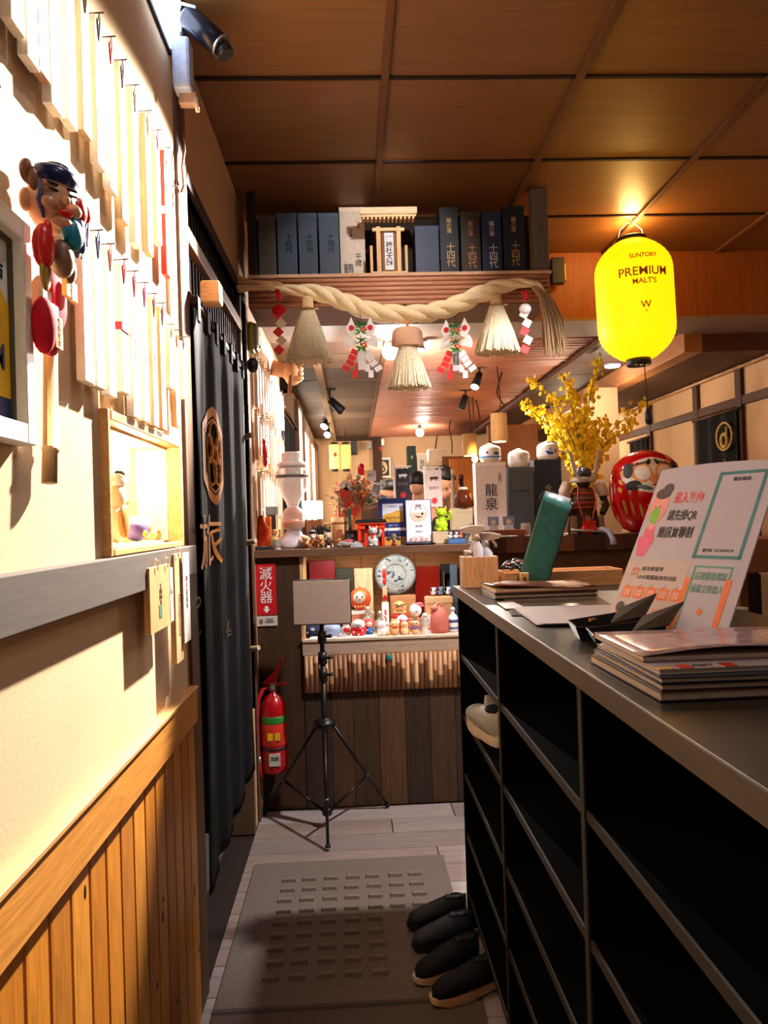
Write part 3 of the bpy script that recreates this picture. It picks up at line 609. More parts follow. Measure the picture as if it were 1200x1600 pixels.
# tassels
GT = 'straw tassels hung from the twisted rope'
def tassel(x, y0, y1, w1, lab, cap=False, Y=3.27):
    p = rp(x, y0, Y); q_ = rp(x, y1, Y); h = p.z-q_.z; s = Y/FPX; W1 = w1*s/2
    r = T('straw_tassel', lab, 'tassel', (p.x, Y, q_.z), group=GT)
    MB().l([(W1*.93, .006), (W1*.62, h*.45), (W1*.36, h*.72), (.026, h*.8), (.024, h*.97), (.008, h)], 0, 0, 48, .7, .03, 16).go('straw_core', ST_, r)
    b = MB()
    for k in range(150):
        a = 2*pi*k/150+random.uniform(-.02, .02); f = random.uniform(.9, 1.04); e_ = random.uniform(-.006, .008)
        ca, sa = math.cos(a), math.sin(a)*.7; b.t([(ca*.027, sa*.027, h*.8), (ca*W1*.40, sa*W1*.40, h*.66), (ca*W1*.70, sa*W1*.70, h*.36), (ca*W1*f, sa*W1*f, e_)], random.choice((.0018, .0028, .0035)), 4, False)
    b.go('straws', M((222,204,176), r=.75, k='cloth', sc=60, var=.5), r, kind='stuff')
    MB().l([(.030, h*.775), (.033, h*.79), (.030, h*.805)], 0, 0, 24).go('binding', M((170,130,84), r=.7), r)
    MB().t([(.028, -.01, h*.79), (.045, -.012, h*.795), (.048, -.012, h*.78)], .004, 6).go('knot', ST_, r)
    if cap: MB().l([(.072, h*.69), (.074, h*.70), (.066, h*.94), (.05, h*1.0), (.004, h*1.02)], 0, 0, 6, .6).go('paper_cap', M((222,176,146), r=.7), r); MB().t([(0, 0, h*1.0), (.004, -.02, h*1.1)], .006, 6).go('cord', M((220,150,110), r=.7), r)
tassel(480, 462, 566, 72, 'left straw tassel, widest, hung under the slate-blue boxes')
tassel(636, 512, 606, 68, 'middle straw tassel with a pinkish paper cap, lowest of three', True)
tassel(775, 458, 552, 72, 'right straw tassel, hung under the dark gift boxes')
# paper ornaments
GR = M((24,90,44), r=.6); PNK = M((222,40,44), r=.6); WP = M((232,230,232), r=.6)
def shide(x, sgn, mat_, pr_, nm, pts):
    for i, (dx, dz, a) in enumerate(pts):
        MB().cb(0, 0, 0, .024, .002, .036).go(nm, mat_, pr_, 0, (sgn*dx, -.004-.0016*i, dz), (0, R_(a)*sgn, 0))
def ornament(x, ytop, lab, txt=None, face=0):
    p = rp(x, ytop, 3.23); r = T('paper_ornament', lab, 'ornament', (p.x, 3.23, p.z-.262), rz=face, group='folding-fan paper ornaments under the rope'); r.scale = (.92,)*3
    for sg in (-1, 1):
        MB().pr([(sg*.012, .20), (sg*.02, .19), (sg*.052, .175), (sg*.072, .225), (sg*.058, .245), (sg*.045, .275), (sg*.03, .24)][::sg], 0, .002).go('flag_fan', WP, r)
        MB().disc(sg*.045, .223, .013, .014, -.001, .0005).go('red_dot', M((206,20,40), r=.6), r)
        MB().pr([(sg*.005, .15)]+[(sg*(.005+.075*math.cos(t)), .15+.075*math.sin(t)*.9) for t in (-.35, -.1, .15, .4, .65)][::1], .003, .005).go('white_fan', WP, r)
    b = MB()
    for k in range(60):
        cz = random.choice((.24, .235, .165, .16)); a = random.uniform(0, 2*pi); b.t([(0, -.006, cz), (.032*math.cos(a), -.012, cz+.02*math.sin(a))], [.002, .0008], 4, False)
    b.go('pine_sprig', GR, r, kind='stuff')
    b = MB()
    for cz in (.205, .125):
        for a in (-.6, .2, 1.6, 2.9, 3.8): b.pr([(0, cz), (.016*math.cos(a-.4), cz+.016*math.sin(a-.4)), (.034*math.cos(a), cz+.03*math.sin(a)), (.016*math.cos(a+.4), cz+.016*math.sin(a+.4))], -.012, -.0105)
    b.go('bamboo_leaf_spray', M((40,140,60), r=.6), r, kind='stuff')
    b = MB()
    for cz in (.213, .137):
        for a in range(5): b.e(.012+.009*math.cos(a*1.257), -.014, cz+.009*math.sin(a*1.257), .006, .003, .006, 6, 4)
    b.go('blossom', M((216,90,50), r=.6), r, kind='stuff')
    MB().b(-.018, .018, -.008, -.006, .02, .125).go('paper_strip', M((226,226,230) if not txt else (190,190,196), r=.6), r)
    if txt: TX(txt, .016, INK, r, (0, -.0085, .075), 'f', sp=.85)
    shide(0, -1, PNK, r, 'red_zigzag', [(.032, .105, 60), (.045, .08, 60), (.055, .055, 60), (.075, .03, 62)]); shide(0, -1, PNK, r, 'red_zigzag', [(.02, .035, 0), (.034, .0, 0)])
    shide(0, 1, WP, r, 'white_zigzag', [(.03, .10, 55), (.042, .075, 55), (.056, .05, 55), (.078, .025, 60)]); shide(0, 1, WP, r, 'white_zigzag', [(.026, .03, 0), (.042, .0, 0)])
    MB().t([(0, 0, .24), (0, 0.01, .285), (0, .06, .31)], .0015, 5).go('thread', INK, r)
ornament(563, 492, 'white fan ornament with two red-dot flags hung left of centre')
ornament(711, 494, 'white fan ornament with a printed grey strip hung right of centre', '謹賀\n新年\n開運\n招福', face=-.35)
for x, t, ord_ in ((435, 'chain of red and cream paper squares by the left tassel', 'RRWRWR'), (820, 'chain of red and white paper squares by the frayed rope tail', 'RWWRWR')):
    p = rp(x, 460, 3.23); r = T('paper_chain', t, 'ornament', (p.x, 3.23, p.z-.248)); r.scale = (.92,)*3
    MB().t([(-.01, 0, .29), (.008, 0, .26), (-.002, 0, .24)], .012, 8).go('red_bow', RED, r)
    if x == 435: MB().e(0, .002, .195, .034, .016, .026).go('red_tassel_ball', M((200,20,28), r=.7), r)
    else: MB().e(0, .002, .20, .03, .016, .026).go('white_mask', WP, r)
    for k, c in enumerate(ord_[1:]):
        MB().cb(0, 0, 0, .038, .002, .038).go('paper_square', PNK if c == 'R' else M((222,214,180) if x == 435 else (224,214,210), r=.6), r, 0, ((.008 if k % 2 else -.006), -.003*k % .01, .175-k*.042), (0, R_(45) if x == 435 else R_(30), 0))
# black floodlight on the header
p = AY(862, 425, 4.24); r = T('header_floodlight', 'small black floodlight with a yellow edge fixed on the header beam', 'floodlight', (p.x, 4.3, p.z))
MB().cb(.03, -.07, 0, .075, .05, .15).go('housing', BLK, r, .004); MB().cb(.07, -.075, -.01, .006, .04, .09).go('yellow_edge', M((230,180,30), r=.4), r)
MB().b(-.03, .0, -.06, 0, -.02, .02).go('bracket', BLK, r)
# ------------------------------------------------------------------ big yellow lantern
p = AY(992, 470, 3.83); s = 3.83/FPX
r = T('paper_lantern', 'big glowing yellow paper lantern with black rims hanging from the ceiling', 'lantern', (p.x, 3.83, p.z), rot=(0, R_(-1.5), 0))
pf = []
for i in range(61):
    u = i/60; z = -.31+.62*u; a = abs(2*u-1); R0 = .197*(1-.60*max(0, (a-.42)/.58)**2.6); pf.append((R0+(.0022 if i % 2 else 0), z))
YL = M((255,170,5), r=.5, e=1.55, var=.02)
MB().l(pf, 0, 0, 48).go('paper_shade', YL, r)
MB().l([(.078, .305), (.078, .33), (.07, .335), (.06, .33)], 0, 0, 32).go('top_rim', BLK, r); MB().l([(.06, -.345), (.063, -.34), (.063, -.305), (.05, -.30)], 0, 0, 32).go('bottom_rim', BLK, r)
for a in (-.03, .0, .03): MB().e(a, -.045, -.348, .009, .009, .006, 8, 5).go('rim_eyelet', M((220,200,150), r=.2, m=.8), r)
MB().t([(-.075, 0, .325), (-.06, 0, .38), (0, 0, .43), (.06, 0, .38), (.075, 0, .325)], .004, 6).go('wire_handle', M((170,160,150), m=.8, r=.3), r)
MB().t([(0, 0, .43), (-.01, 0, 2.975-p.z)], .004, 6).go('hook', M((150,140,130), m=.8, r=.3), r)
MB().t([(.03, 0, -.34), (.034, 0, -.56)], .0025, 6).go('pull_cord', BLK, r); MB().l([(.004, -.66), (.016, -.65), (.02, -.60), (.006, -.575), (.004, -.56)], .034, 0, 12).go('pull_knob', M((40,50,60), r=.3), r)
def wrapped(sx_, sz, zc, txt, par, mt, sp=1):     # lettering that follows the round paper
    o = TX(txt, sz, mt, par, (0, 0, zc), 'f', ext=.0008, off=.0006); o['wrap'] = 1; return o
LT = M((190,120,10), r=.6)
wrapped(0, .030, .175, 'SUNTORY', r, LT); wrapped(0, .062, .095, 'PREMIUM', r, LT); wrapped(0, .038, .045, "MALT'S", r, LT); wrapped(0, .05, -.075, 'W', r, LT); wrapped(0, .02, -.105, 'v', r, LT)
lamp('POINT', (p.x, 3.83, p.z+.0), 3, (1, .62, .15), .1, name='lantern_inner_light')
lamp('POINT', (p.x, 3.83, 2.92), 11, (1, .55, .16), .05, name='lantern_top_light')

# ------------------------------------------------------------------ shoe shelf
SX0, SX1 = .365, .93; SH = M((6,6,5), r=.95, k='wood', ax='y', sc=8, var=.3); EDG = M((34,29,24), r=.6, k='wood', ax='y', sc=10)
sh = T('shoe_shelf', 'long black open shoe shelf running along the right of the aisle', 'shelf', (SX0, -.2, 0))
MB().b(-.012, SX1-SX0, -.0, 2.82, 1.172, 1.203).go('top_board', M((34,33,28), r=.3, k='wood', ax='y', sc=8, var=.25), sh, .002)
MB().b(-.016, -.012, 0, 2.82, 1.172, 1.2035).go('top_edge', M((78,68,58), r=.4, k='wood', ax='y', sc=10), sh)
for k in range(5):
    y = .0+.7*k; MB().b(0, SX1-SX0, y-.01+.01*(k == 0), y+.01, 0, 1.172).go('divider', SH, sh); MB().b(-.0035, 0, y-.01, y+.01, 0, 1.172).go('divider_edge', EDG if k != 4 else SH, sh)
for k in range(4):
    for z in (.965, .755, .545, .335, .125):
        y = .7*k+.0105; MB().b(.004, SX1-SX0-.01, y, y+.679, z-.018, z).go('shelf_board', SH, sh); MB().b(0, .004, y, y+.679, z-.018, z).go('board_edge', EDG, sh)
MB().b(SX1-SX0-.01, SX1-SX0, 0, 2.81, 0, 1.172).go('back_panel', SH, sh)
# sneakers
def shoe(name, lab, loc, rz, L_, colU, colS, extra=None, group=None, k=1, pitch=0):
    r = T(name, lab, 'shoe', loc, group=group, rot=(0, pitch, rz)); r.scale = (k, k, k)
    def up(u, v):        # u around, v along length (toe at +x)
        x = -.14+.28*v; a = u*2*pi
        w = .034+.012*math.sin(pi*min(1, v*1.1))+.006*v
        if v > .8: w *= math.sqrt(max(0, 1-((v-.8)/.2)**2))*.85+.15*(v < 1)
        if v < .12: w *= math.sqrt(max(.02, 1-((.12-v)/.12)**2))
        h = .085-.0*v if v < .35 else .085-(v-.35)*.065
        if v > .8: h = .056-.03*((v-.8)/.2)**2
        return (x, w*math.cos(a), .02+h*(.5+.5*math.sin(a))*(1 if math.sin(a) > -.9 else 0.9))
    MB().grid(up, 20, 20).go('upper', colU, r)
    MB().pr([(-.146, .0), (.10, .0), (.13, .006), (.146, .024), (.142, .03), (.1, .028), (-.146, .032), (-.15, .016)], -.001, .001)
    b = MB(); n = 28; vs = []
    for z in (.0, .012, .024, .031):
        for i in range(n):
            a = 2*pi*i/n; x = .147*math.cos(a); w = .046 if x > 0 else .040; vs.append((x*(.99 if z == 0 else 1), math.copysign(abs(math.sin(a))**.7, math.sin(a))*w*(1-.12*(x < -.05))*(.96 if z == 0 else 1), z+(.012*max(0, (x-.09)/.05) if z < .02 else 0)))
    b.add(vs, [(j*n+i, j*n+(i+1) % n, (j+1)*n+(i+1) % n, (j+1)*n+i) for j in range(3) for i in range(n)]+[tuple(range(n))[::-1], tuple(range(3*n, 4*n))], False); b.go('sole', colS, r)
    MB().l([(.028, .10), (.030, .106), (.026, .107), (.022, .09)], -.09, 0, 18, .8).go('collar', M((24,24,28), r=.8), r)
    lc = M((200,196,190), r=.7) if extra else M((40,40,46), r=.7)
    b = MB()
    for q_ in range(5): x = -.035+q_*.02; z = .103-q_*.0085; b.t([(x, -.02, z-.008), (x+.006, 0, z+.003), (x, .02, z-.008)], .0024, 5)
    b.go('laces', lc, r)
    MB().pr([(-.075, .09), (-.03, .095), (-.045, .135), (-.065, .14)] if extra else [(-.07, .09), (-.03, .092), (-.04, .108), (-.062, .110)], -.017, .017).go('tongue', colU, r, .003)
    if extra:
        MB().e(-.09, 0, .10, .045, .028, .014, 16, 8).go('opening', M((20,20,24), r=.9), r)
        for sg in (-1, 1):
            for j in range(4): MB().t([(-.05+j*.035, sg*.022, .098-j*.012), (-.055+j*.035, sg*.046, .045)], .003, 6).go('side_overlay', M((214,210,206), r=.6), r)
    if extra:
        MB().e(-.075, -.044, .016, .024, .004, .006).go('sole_window', M((60,40,36), r=.3), r); MB().pr([(-.12, .04), (-.09, .04), (-.08, .07), (-.11, .085)], -.041, -.038).go('heel_patch', M((190,180,60), r=.5), r)
    else:
        MB().t([(-.1, -.0445, .016), (0, -.047, .014), (.09, -.045, .016)], .0014, 5).go('sole_line', M((60,44,40), r=.6), r); 
    return r
shoe('grey_sneaker', 'light grey running shoe with yellow heel patch in the shelf by the aisle end', (.402, 2.33, .7555), R_(97), .28, M((150,148,148), r=.7, k='plaster', sc=50, var=.4), M((204,186,170), r=.6), True, k=1.0)
GS = 'black shoes left on the floor by the shelf'
shoe('black_sneaker', 'black sneaker with cream sole, front one on the floor', (.30, 2.225, .0085), R_(203), .28, M((12,14,20), r=.7, k='cloth'), M((214,180,140), r=.6), group=GS, k=.86)
shoe('black_sneaker', 'black sneaker with cream sole, directly behind the front one', (.255, 2.335, .0085), R_(208), .28, M((14,15,20), r=.7, k='cloth'), M((206,176,150), r=.6), group=GS, k=.86)
shoe('slipper', 'dark navy slip-on shoe leaning behind the black sneakers', (.26, 2.49, .0145), R_(200), .28, M((32,40,58), r=.6), M((20,22,28), r=.6), group=GS, k=.8, pitch=0)
shoe('slipper', 'dark slip-on shoe farthest back, against the shelf corner', (.255, 2.61, .0145), R_(196), .28, M((16,20,28), r=.6), M((20,22,28), r=.6), group=GS, k=.8)
# ------------------------------------------------------------------ things on the shoe shelf
TZ = 1.2045
def F8(poly, z0, z1):
    k = len(poly); return ([(x, y, z0) for x, y in poly]+[(x, y, z1) for x, y in poly], [tuple(range(k))[::-1], tuple(range(k, 2*k))]+[(i, (i+1) % k, (i+1) % k+k, i+k) for i in range(k)])
def slab(pts, z0, z1, name, mt, par=None, bev=0):
    b = MB(); b.add(*F8(pts, z0, z1)); return b.go(name, mt, par, bev)
def onz(z, *pts): return [(AZ(x, y, z).x, AZ(x, y, z).y) for x, y in pts]
# brown leather menu books
GM = 'brown leather menu folders at the far end of the shoe shelf'
b0 = (.405, 2.13); ang = R_(1)
for k, (lab, c, dz) in enumerate((('black bottom menu folder under the brown one', (30,24,24), 0), ('brown leather menu folder on top, open edge to the aisle', (110,58,36), .016))):
    r = T('menu_folder', lab, 'menu', (b0[0], b0[1], TZ+dz), ang, group=GM)
    MB().b(0, .305, 0, .225, 0, .004).go('back_cover', M(c, r=.35), r, .001); MB().b(.004, .30, .004, .22, .0042, .012 if k else .0115).go('pages', M((206,178,150), r=.7), r)
    if k: MB().grid(lambda u, v: (.0+.305*u, .225*v, .0135+.011*(1-u)**3*(1-v)+.003*math.sin(u*6)), 14, 4).go('front_cover', M(c, r=.28, var=.2), r, solid=.002)
    else: MB().b(0, .305, 0, .225, .0117, .0155).go('front_cover', M(c, r=.35), r, .001)
# wooden cutlery box, spray bottles
r = T('wooden_box', 'plain light wooden box with white spray bottles at the shelf end', 'box', (.372, 2.50, TZ)); W2 = WD((216,164,120), 'z', r=.5)
for a in ((0, .118, 0, .006), (0, .118, .094, .10)): MB().b(a[0], a[1], a[2], a[3], 0, .105).go('side', W2, r, .001)
for a in ((0, .006), (.112, .118)): MB().b(a[0], a[1], .0062, .0938, 0, .105).go('side', WD((206,156,112), 'y'), r, .001)
MB().b(.0062, .1118, .0062, .0938, 0, .006).go('base', W2, r)
GP = 'cloudy spray bottles in the wooden box'
def spray(x, y, h, lab, nz=True, rz=0):
    r = T('spray_bottle', lab, 'bottle', (x, y, TZ+.008), rz, group=GP)
    MB().l([(.022, 0), (.024, .006), (.024, h*.66), (.012, h*.78), (.011, h*.84)], 0, 0, 18).go('bottle', M((196,190,196), r=.3, al=.85), r)
    MB().l([(.014, h*.8), (.014, h*.9), (.01, h*.92)], 0, 0, 14).go('collar', M((176,160,150), r=.5), r)
    if nz:
        MB().pr([(-.055, h*1.03), (-.05, h*.95), (-.012, h*.9), (.014, h*.9), (.03, h*1.02), (.026, h*1.08), (-.02, h*1.08)], -.011, .011).go('trigger_head', M((176,158,146), r=.5), r, .003); MB().t([(-.018, 0, h*.95), (-.034, 0, h*.84), (-.036, 0, h*.76)], .005, 8).go('trigger', M((166,150,138), r=.5), r)
spray(.425, 2.55, .19, 'tall spray bottle with its trigger head pointing left'); spray(.462, 2.57, .165, 'spray bottle behind, trigger head turned right', rz=pi*.95)
r = spray(.392, 2.535, .13, 'short capped bottle at the near left corner of the wooden box', False)
# low wooden tray, black brush, green folder
r = T('low_wooden_tray', 'low pale wooden tray behind the brown menu folder', 'tray', (.50, 2.44, TZ))
MB().b(0, .40, 0, .14, 0, .006).go('base', W2, r)
for a in ((0, .40, 0, .006), (0, .40, .134, .14)): MB().b(*a, .006, .052).go('side', WD((206,152,106), 'x'), r, .001)
for a in ((0, .006), (.394, .40)): MB().b(a[0], a[1], .006, .134, .006, .052).go('side', WD((190,140,96), 'y'), r)
r = T('black_hand_towel', 'crumpled black patterned cloth lying on the wooden tray', 'cloth', (.555, 2.50, TZ+.053))
b = MB(); b.grid(lambda u, v: (.10*(u-.5)+.006*math.sin(v*9), .07*(v-.5), .012+.022*math.sin(pi*u)**.6*math.sin(pi*v)+.008*math.sin(u*21+v*7)*math.sin(pi*u)), 24, 12); b.go('cloth', M((24,24,30), r=.5, k='cloth', sc=120, var=.8), r, solid=.006)
for k in range(5): MB().e(-.035+k*.016, -.02-.003*(k % 2), .026+.004*(k % 3), .008, .006, .004, 8, 5).go('flower_motif', M(((200,120,100), (180,190,190))[k % 2], r=.6), r)
a = XA(832, 2.40, 1.25)
r = T('green_menu_folder', 'tall dark green leather menu folder leaning upright in the tray', 'menu', (a-.005, 2.42, TZ+.003), rot=(R_(-4), R_(19), R_(-8)))
def gc(u, v): w = .052; t = (u-.5)*1.5; return (w*math.sin(t)*1.35, -.028*math.cos(t)+.012*v*(1-abs(t)), .31*v+(.010*math.sin(pi*u) if v > .97 else 0)-.012*u*v)
MB().grid(gc, 18, 12).go('front_cover', M((48,100,94), r=.3, var=.2, bump=.1), r, solid=.004)
MB().grid(lambda u, v: (.052*1.35*math.sin((u-.5)*1.5), .012-.02*math.cos((u-.5)*1.5), .322*v), 14, 6).go('back_cover', M((26,20,18), r=.5), r, solid=.004)
MB().t([gc(1, v/10) for v in range(11)], .0035, 6).go('spine_edge', M((20,30,28), r=.5), r)
r = T('wooden_clip', 'tiny pale wooden block standing in front of the green folder', 'block', (XA(817, 2.40, 1.26), 2.385, TZ+.0))
MB().pr([(-.013, 0), (-.008, 0), (-.006, .012), (.006, .012), (.008, 0), (.013, 0), (.013, .055), (-.013, .055)], -.01, .01).go('body', WD((214,176,120)), r, .001); MB().disc(0, .036, .005, .007, -.0108, -.0098).go('slot', M((90,60,40)), r)
# papers
PW = M((176,168,176), r=.5); 
slab(onz(TZ, (786, 937), (930, 930), (985, 962), (800, 962)), TZ, TZ+.001, 'x', M((96,92,92), r=.15)).name = 'plastic_sheet'
tag(D.objects['plastic_sheet'], 'clear grey glossy plastic sheet under the paper on the shelf top', 'sheet')
tag(slab(onz(TZ+.001, (776, 942), (800, 940), (822, 951), (790, 952)), TZ+.0015, TZ+.0028, 'white_card', M((206,206,214), r=.3)), 'small glossy white card beside the brown folder', 'card')
r = T('paper_stack', 'stack of pale grey paper sheets on the shelf top, corner over the edge', 'paper', (0, 0, TZ+.0012)); 
for k in range(4): slab([(x+k*.004, y-k*.003) for x, y in onz(TZ, (802, 951), (960, 948), (985, 975), (838, 978))], .0012*k+.0002, .0012*k+.0012, 'sheet', PW if k else M((150,142,150), r=.5), r)
# pencil
p = AZ(906, 968, 1.235); q_ = AZ(958, 961, 1.235)
# black dishes
GD = 'black square-ended dishes on the shoe shelf'
def dish(x0, y0, lab, rz, zo=0, hd=.02, extra=0):
    p = AZ(x0, y0, TZ); r = T('black_dish', lab, 'dish', (p.x, p.y, TZ+zo), rz, group=GD); w, d_ = .125, .06
    o = MB(); 
    prof = [(-.0, 0), (w, 0)]
    b = MB(); vs = [(.012,.012,0),(w-.012,.012,0),(w-.012,d_-.012,0),(.012,d_-.012,0),(0,0,hd),(w,0,hd),(w+.02,d_,hd*1.9),(-.004,d_,hd*1.2),(.004,.004,hd),(w-.004,.004,hd),(w+.014,d_-.004,hd*1.9),(.0,d_-.004,hd*1.2),(.015,.015,.004),(w-.015,.015,.004),(w-.015,d_-.015,.004),(.015,d_-.015,.004)]
    b.add(vs, [(0,3,2,1),(0,1,5,4),(1,2,6,5),(2,3,7,6),(3,0,4,7),(4,5,9,8),(5,6,10,9),(6,7,11,10),(7,4,8,11),(8,9,13,12),(9,10,14,13),(10,11,15,14),(11,8,12,15),(12,13,14,15)]); b.go('dish', M((18,17,16), r=.25, var=.2), r, .0015)
    MB().add([(w*.55,d_*.2,hd*1.0+.001),(w+.01,d_*.2,hd*1.3+.006),(w+.05,d_,hd*2.6+.006),(w*.8,d_,hd*1.8+.001),(w*.55,d_*.2,hd*1.0+.004),(w+.01,d_*.2,hd*1.3+.009),(w+.05,d_,hd*2.6+.009),(w*.8,d_,hd*1.8+.004)], [(0,3,2,1),(4,5,6,7),(0,1,5,4),(1,2,6,5),(2,3,7,6),(3,0,4,7)]).go('flap', M((62,54,48), r=.4, var=.2), r)
    return r
dish(900, 1003, 'black angular dish farther back, holding a yellow pencil', R_(-4), 0, .028); dish(928, 1016, 'black angular dish in front, beside the magazines', R_(-8), .0, .026)
r = T('yellow_pencil', 'short yellow-orange pencil lying across the back black dish', 'pencil', (0, 0, 0)); a = AZ(921, 969, TZ+.034); c = AZ(972, 961, TZ+.034)
MB().t([a, a+(c-a)*.9], .0032, 6, True, False).go('barrel', M((214,140,40), r=.4), r); MB().t([a+(c-a)*.9, c], [.0032, .0005], 6, True, False).go('tip', M((210,170,120), r=.5), r)
# standing notice
B0 = Vector((.522, 1.534, TZ+.0005)); hd_ = -1.091; ln_ = .531
r = T('notice_board', 'white standing notice with pink, teal and orange print leaning on the shelf', 'sign', B0)
r.matrix_world = Matrix.Translation(B0) @ Matrix.Rotation(hd_, 4, 'Z') @ Matrix.Rotation(-ln_, 4, 'X'); nw, nh = .279, .389
n_ = 24; b = MB()
NB = M((184,180,204), r=.5, var=.02)
b = MB(); pl = [(0, 0), (nw, 0), (nw, nh)]+[(nw*(1-k/10), nh-.0*k+.006*math.sin(pi*k/10)) for k in range(1, 10)]+[(0, nh-.003)]
b.pr(pl, 0, .003); b.go('board', NB, r)
MB().add([(.12,.0035,.22),(.16,.0035,.22),(.12,.11,.062),(.16,.11,.062),(.12,.0055,.223),(.16,.0055,.223),(.12,.113,.064),(.16,.113,.064)], [(0,1,3,2),(4,6,7,5),(0,4,5,1),(2,3,7,6),(0,2,6,4),(1,5,7,3)]).go('rear_strut', NB, r)
def R4(x0, x1, z0, z1, mt, nm, d=.0004): MB().b(x0*nw, x1*nw, -d, 0, z0*nh, z1*nh).go(nm, mt, r)
TE = M((66,132,146), r=.5); TE2 = M((90,160,146), r=.5); ORG = M((234,120,66), r=.5); PK = M((232,84,100), r=.5); GY = M((196,182,188), r=.5); TK = M((60,56,66), r=.6)
R4(0, .56, 0, .42, GY, 'grey_block', .0003)
def frm(x0, x1, z0, z1, t, mt, nm):
    b = MB(); tx = t/nw; tz = t/nh
    for a in ((x0, x1, z0, z0+tz), (x0, x1, z1-tz, z1), (x0, x0+tx, z0, z1), (x1-tx, x1, z0, z1)): b.b(a[0]*nw, a[1]*nw, -.0006, 0, a[2]*nh, a[3]*nh)
    b.go(nm, mt, r)
frm(.55, .93, .44, .95, .007, TE, 'teal_frame'); frm(.60, .90, .03, .40, .004, TE2, 'green_frame')
R4(.555, .60, 0, .33, ORG, 'orange_bar', .0007); R4(.875, .92, 0, .33, ORG, 'orange_bar', .0007)
def tz_(s, x, z, sz, mt, **k): return TX(s, sz, mt, r, (x*nw, -.0008, z*nh), 'f', ext=.0002, **k)
tz_('進入室內', .35, .80, .030, PK, sx=.6, off=.0004); tz_('請先掃QR', .345, .69, .027, TK, sx=.6, off=.0003); tz_('簡訊實聯制', .335, .585, .029, TK, sx=.6, off=.0003)
tz_('場所簡訊', .745, .90, .010, TK); tz_('場所代碼：1234 5678 9012 345', .74, .485, .0085, TK, sx=.6)
tz_('進用餐盟軍', .25, .365, .011, TK); tz_('LINE電腦版使用功能', .31, .315, .011, TK); tz_('請用\nLINE', .10, .345, .010, ORG)
tz_('這裡優惠標誌', .75, .34, .019, TE2, sx=.62); tz_('掃描立即加入', .75, .27, .019, TE2, sx=.62); tz_('好友優惠', .74, .015, .011, TK)
for k in range(5):
    MB().cb((.09+k*.108)*nw, -.0004, .225*nh, .024, .0008, .026).go('orange_tag', ORG, r, .0)
    tz_('功能\n好友', .09+k*.108, .222, .008, WP); tz_('ノ', .08+k*.108, .262, .010, TK)
b = MB(); b.disc(.075*nw, .115*nh, .010, .018, -.0009, 0); b.go('small_face', M((200,130,110), r=.6), r); MB().disc(.075*nw, .135*nh, .011, .012, -.0012, -.0009).go('small_hair', M((80,74,78), r=.6), r)
for k, c in enumerate(((230,230,232), (230,230,232), (236,150,140), (110,190,170))):
    MB().cb((.20+k*.10)*nw, -.0004, .10*nh, .018 if k < 2 else .014, .0008, .034).go('pictogram', M(c, r=.6), r)
# lady drawn on the notice
def dsc(x, z, rx, rz, c, nm, d): MB().disc(x*nw, z*nh, rx, rz, -d, 0).go(nm, M(c, r=.6), r)
MB().pr([(x*nw, z*nh) for x, z in ((.05,.44),(.12,.44),(.165,.54),(.15,.575),(.135,.565),(.14,.62),(.10,.635),(.055,.62),(.045,.55),(.025,.565),(.015,.54))], -.0006, 0).go('pink_dress', M((226,110,150), r=.6), r)
MB().pr([(x*nw, z*nh) for x, z in ((.07,.61),(.12,.61),(.11,.66),(.08,.66))], -.0007, 0).go('neck', M((232,160,160), r=.6), r)
dsc(.10, .745, .023, .040, (232,160,160), 'face', .0008); dsc(.105, .835, .019, .014, (84,76,84), 'hair', .0010); dsc(.135, .865, .013, .014, (92,82,90), 'hair_bun', .0012); dsc(.09, .695, .012, .020, (130,200,90), 'green_mask', .0012)
for x in (.075, .115): dsc(x, .75, .0028, .0014, (110,70,70), 'eye', .0012)
for a in ((.585, .74, .705, .86),): pass
tz_('◆', .75, .15, .016, ORG)
# magazines
GZ = 'magazines stacked at the near right corner of the shelf'
mg = [('bottom magazine, thick with cream page edge', (70,44,34), .012, (.386, .93), 1), ('second magazine from the bottom of the stack', (54,44,46), .008, (.390, .935), 0), ('third magazine from the bottom, dark blue cover', (28,38,60), .007, (.391, .938), -1), ('fourth magazine, white cover with red corner marks', (190,180,186), .007, (.396, .955), 1), ('top magazine with curled glossy pink cover', (120,96,96), .008, (.392, 1.0), -1)]
z = TZ
for k, (lab, c, th, (x, y), rz) in enumerate(mg):
    L_ = .31 if k < 4 else .29; r = T('magazine', lab, 'magazine', (x, y, z), R_(rz), group=GZ); W_ = .215+(.05 if k < 3 else 0)
    MB().b(0, L_+.1, 0, W_, 0, .0012).go('back_cover', M(c, r=.3), r); MB().b(.0015, L_+.098, .0015, W_-.0015, .0013, th-.0015).go('pages', M((170,152,138), r=.8, k='wood', ax='x', sc=120, var=.25), r)
    if k < 4: MB().b(0, L_+.1, 0, W_, th-.0014, th).go('front_cover', M(c, r=.2), r)
    else: MB().grid(lambda u, v: (.0+.40*u, W_*v, th+.0005+.010*math.sin(pi*min(1, u*1.5))*(1-v)**2), 20, 6).go('front_cover', M((178,150,152), r=.12, var=.25, sc=9), r, solid=.0006)
    if k == 3:
        for x_ in (.03, .09): MB().b(x_, x_+.018, -.0004, .022, th, th+.0006).go('red_mark', RED, r)
        MB().b(.0, .02, -.0003, .01, th, th+.0006).go('yellow_mark', GOLD, r); TX('NO.7', .012, INK, r, (.065, .012, th+.0008), 'u')
    z += th+.0006
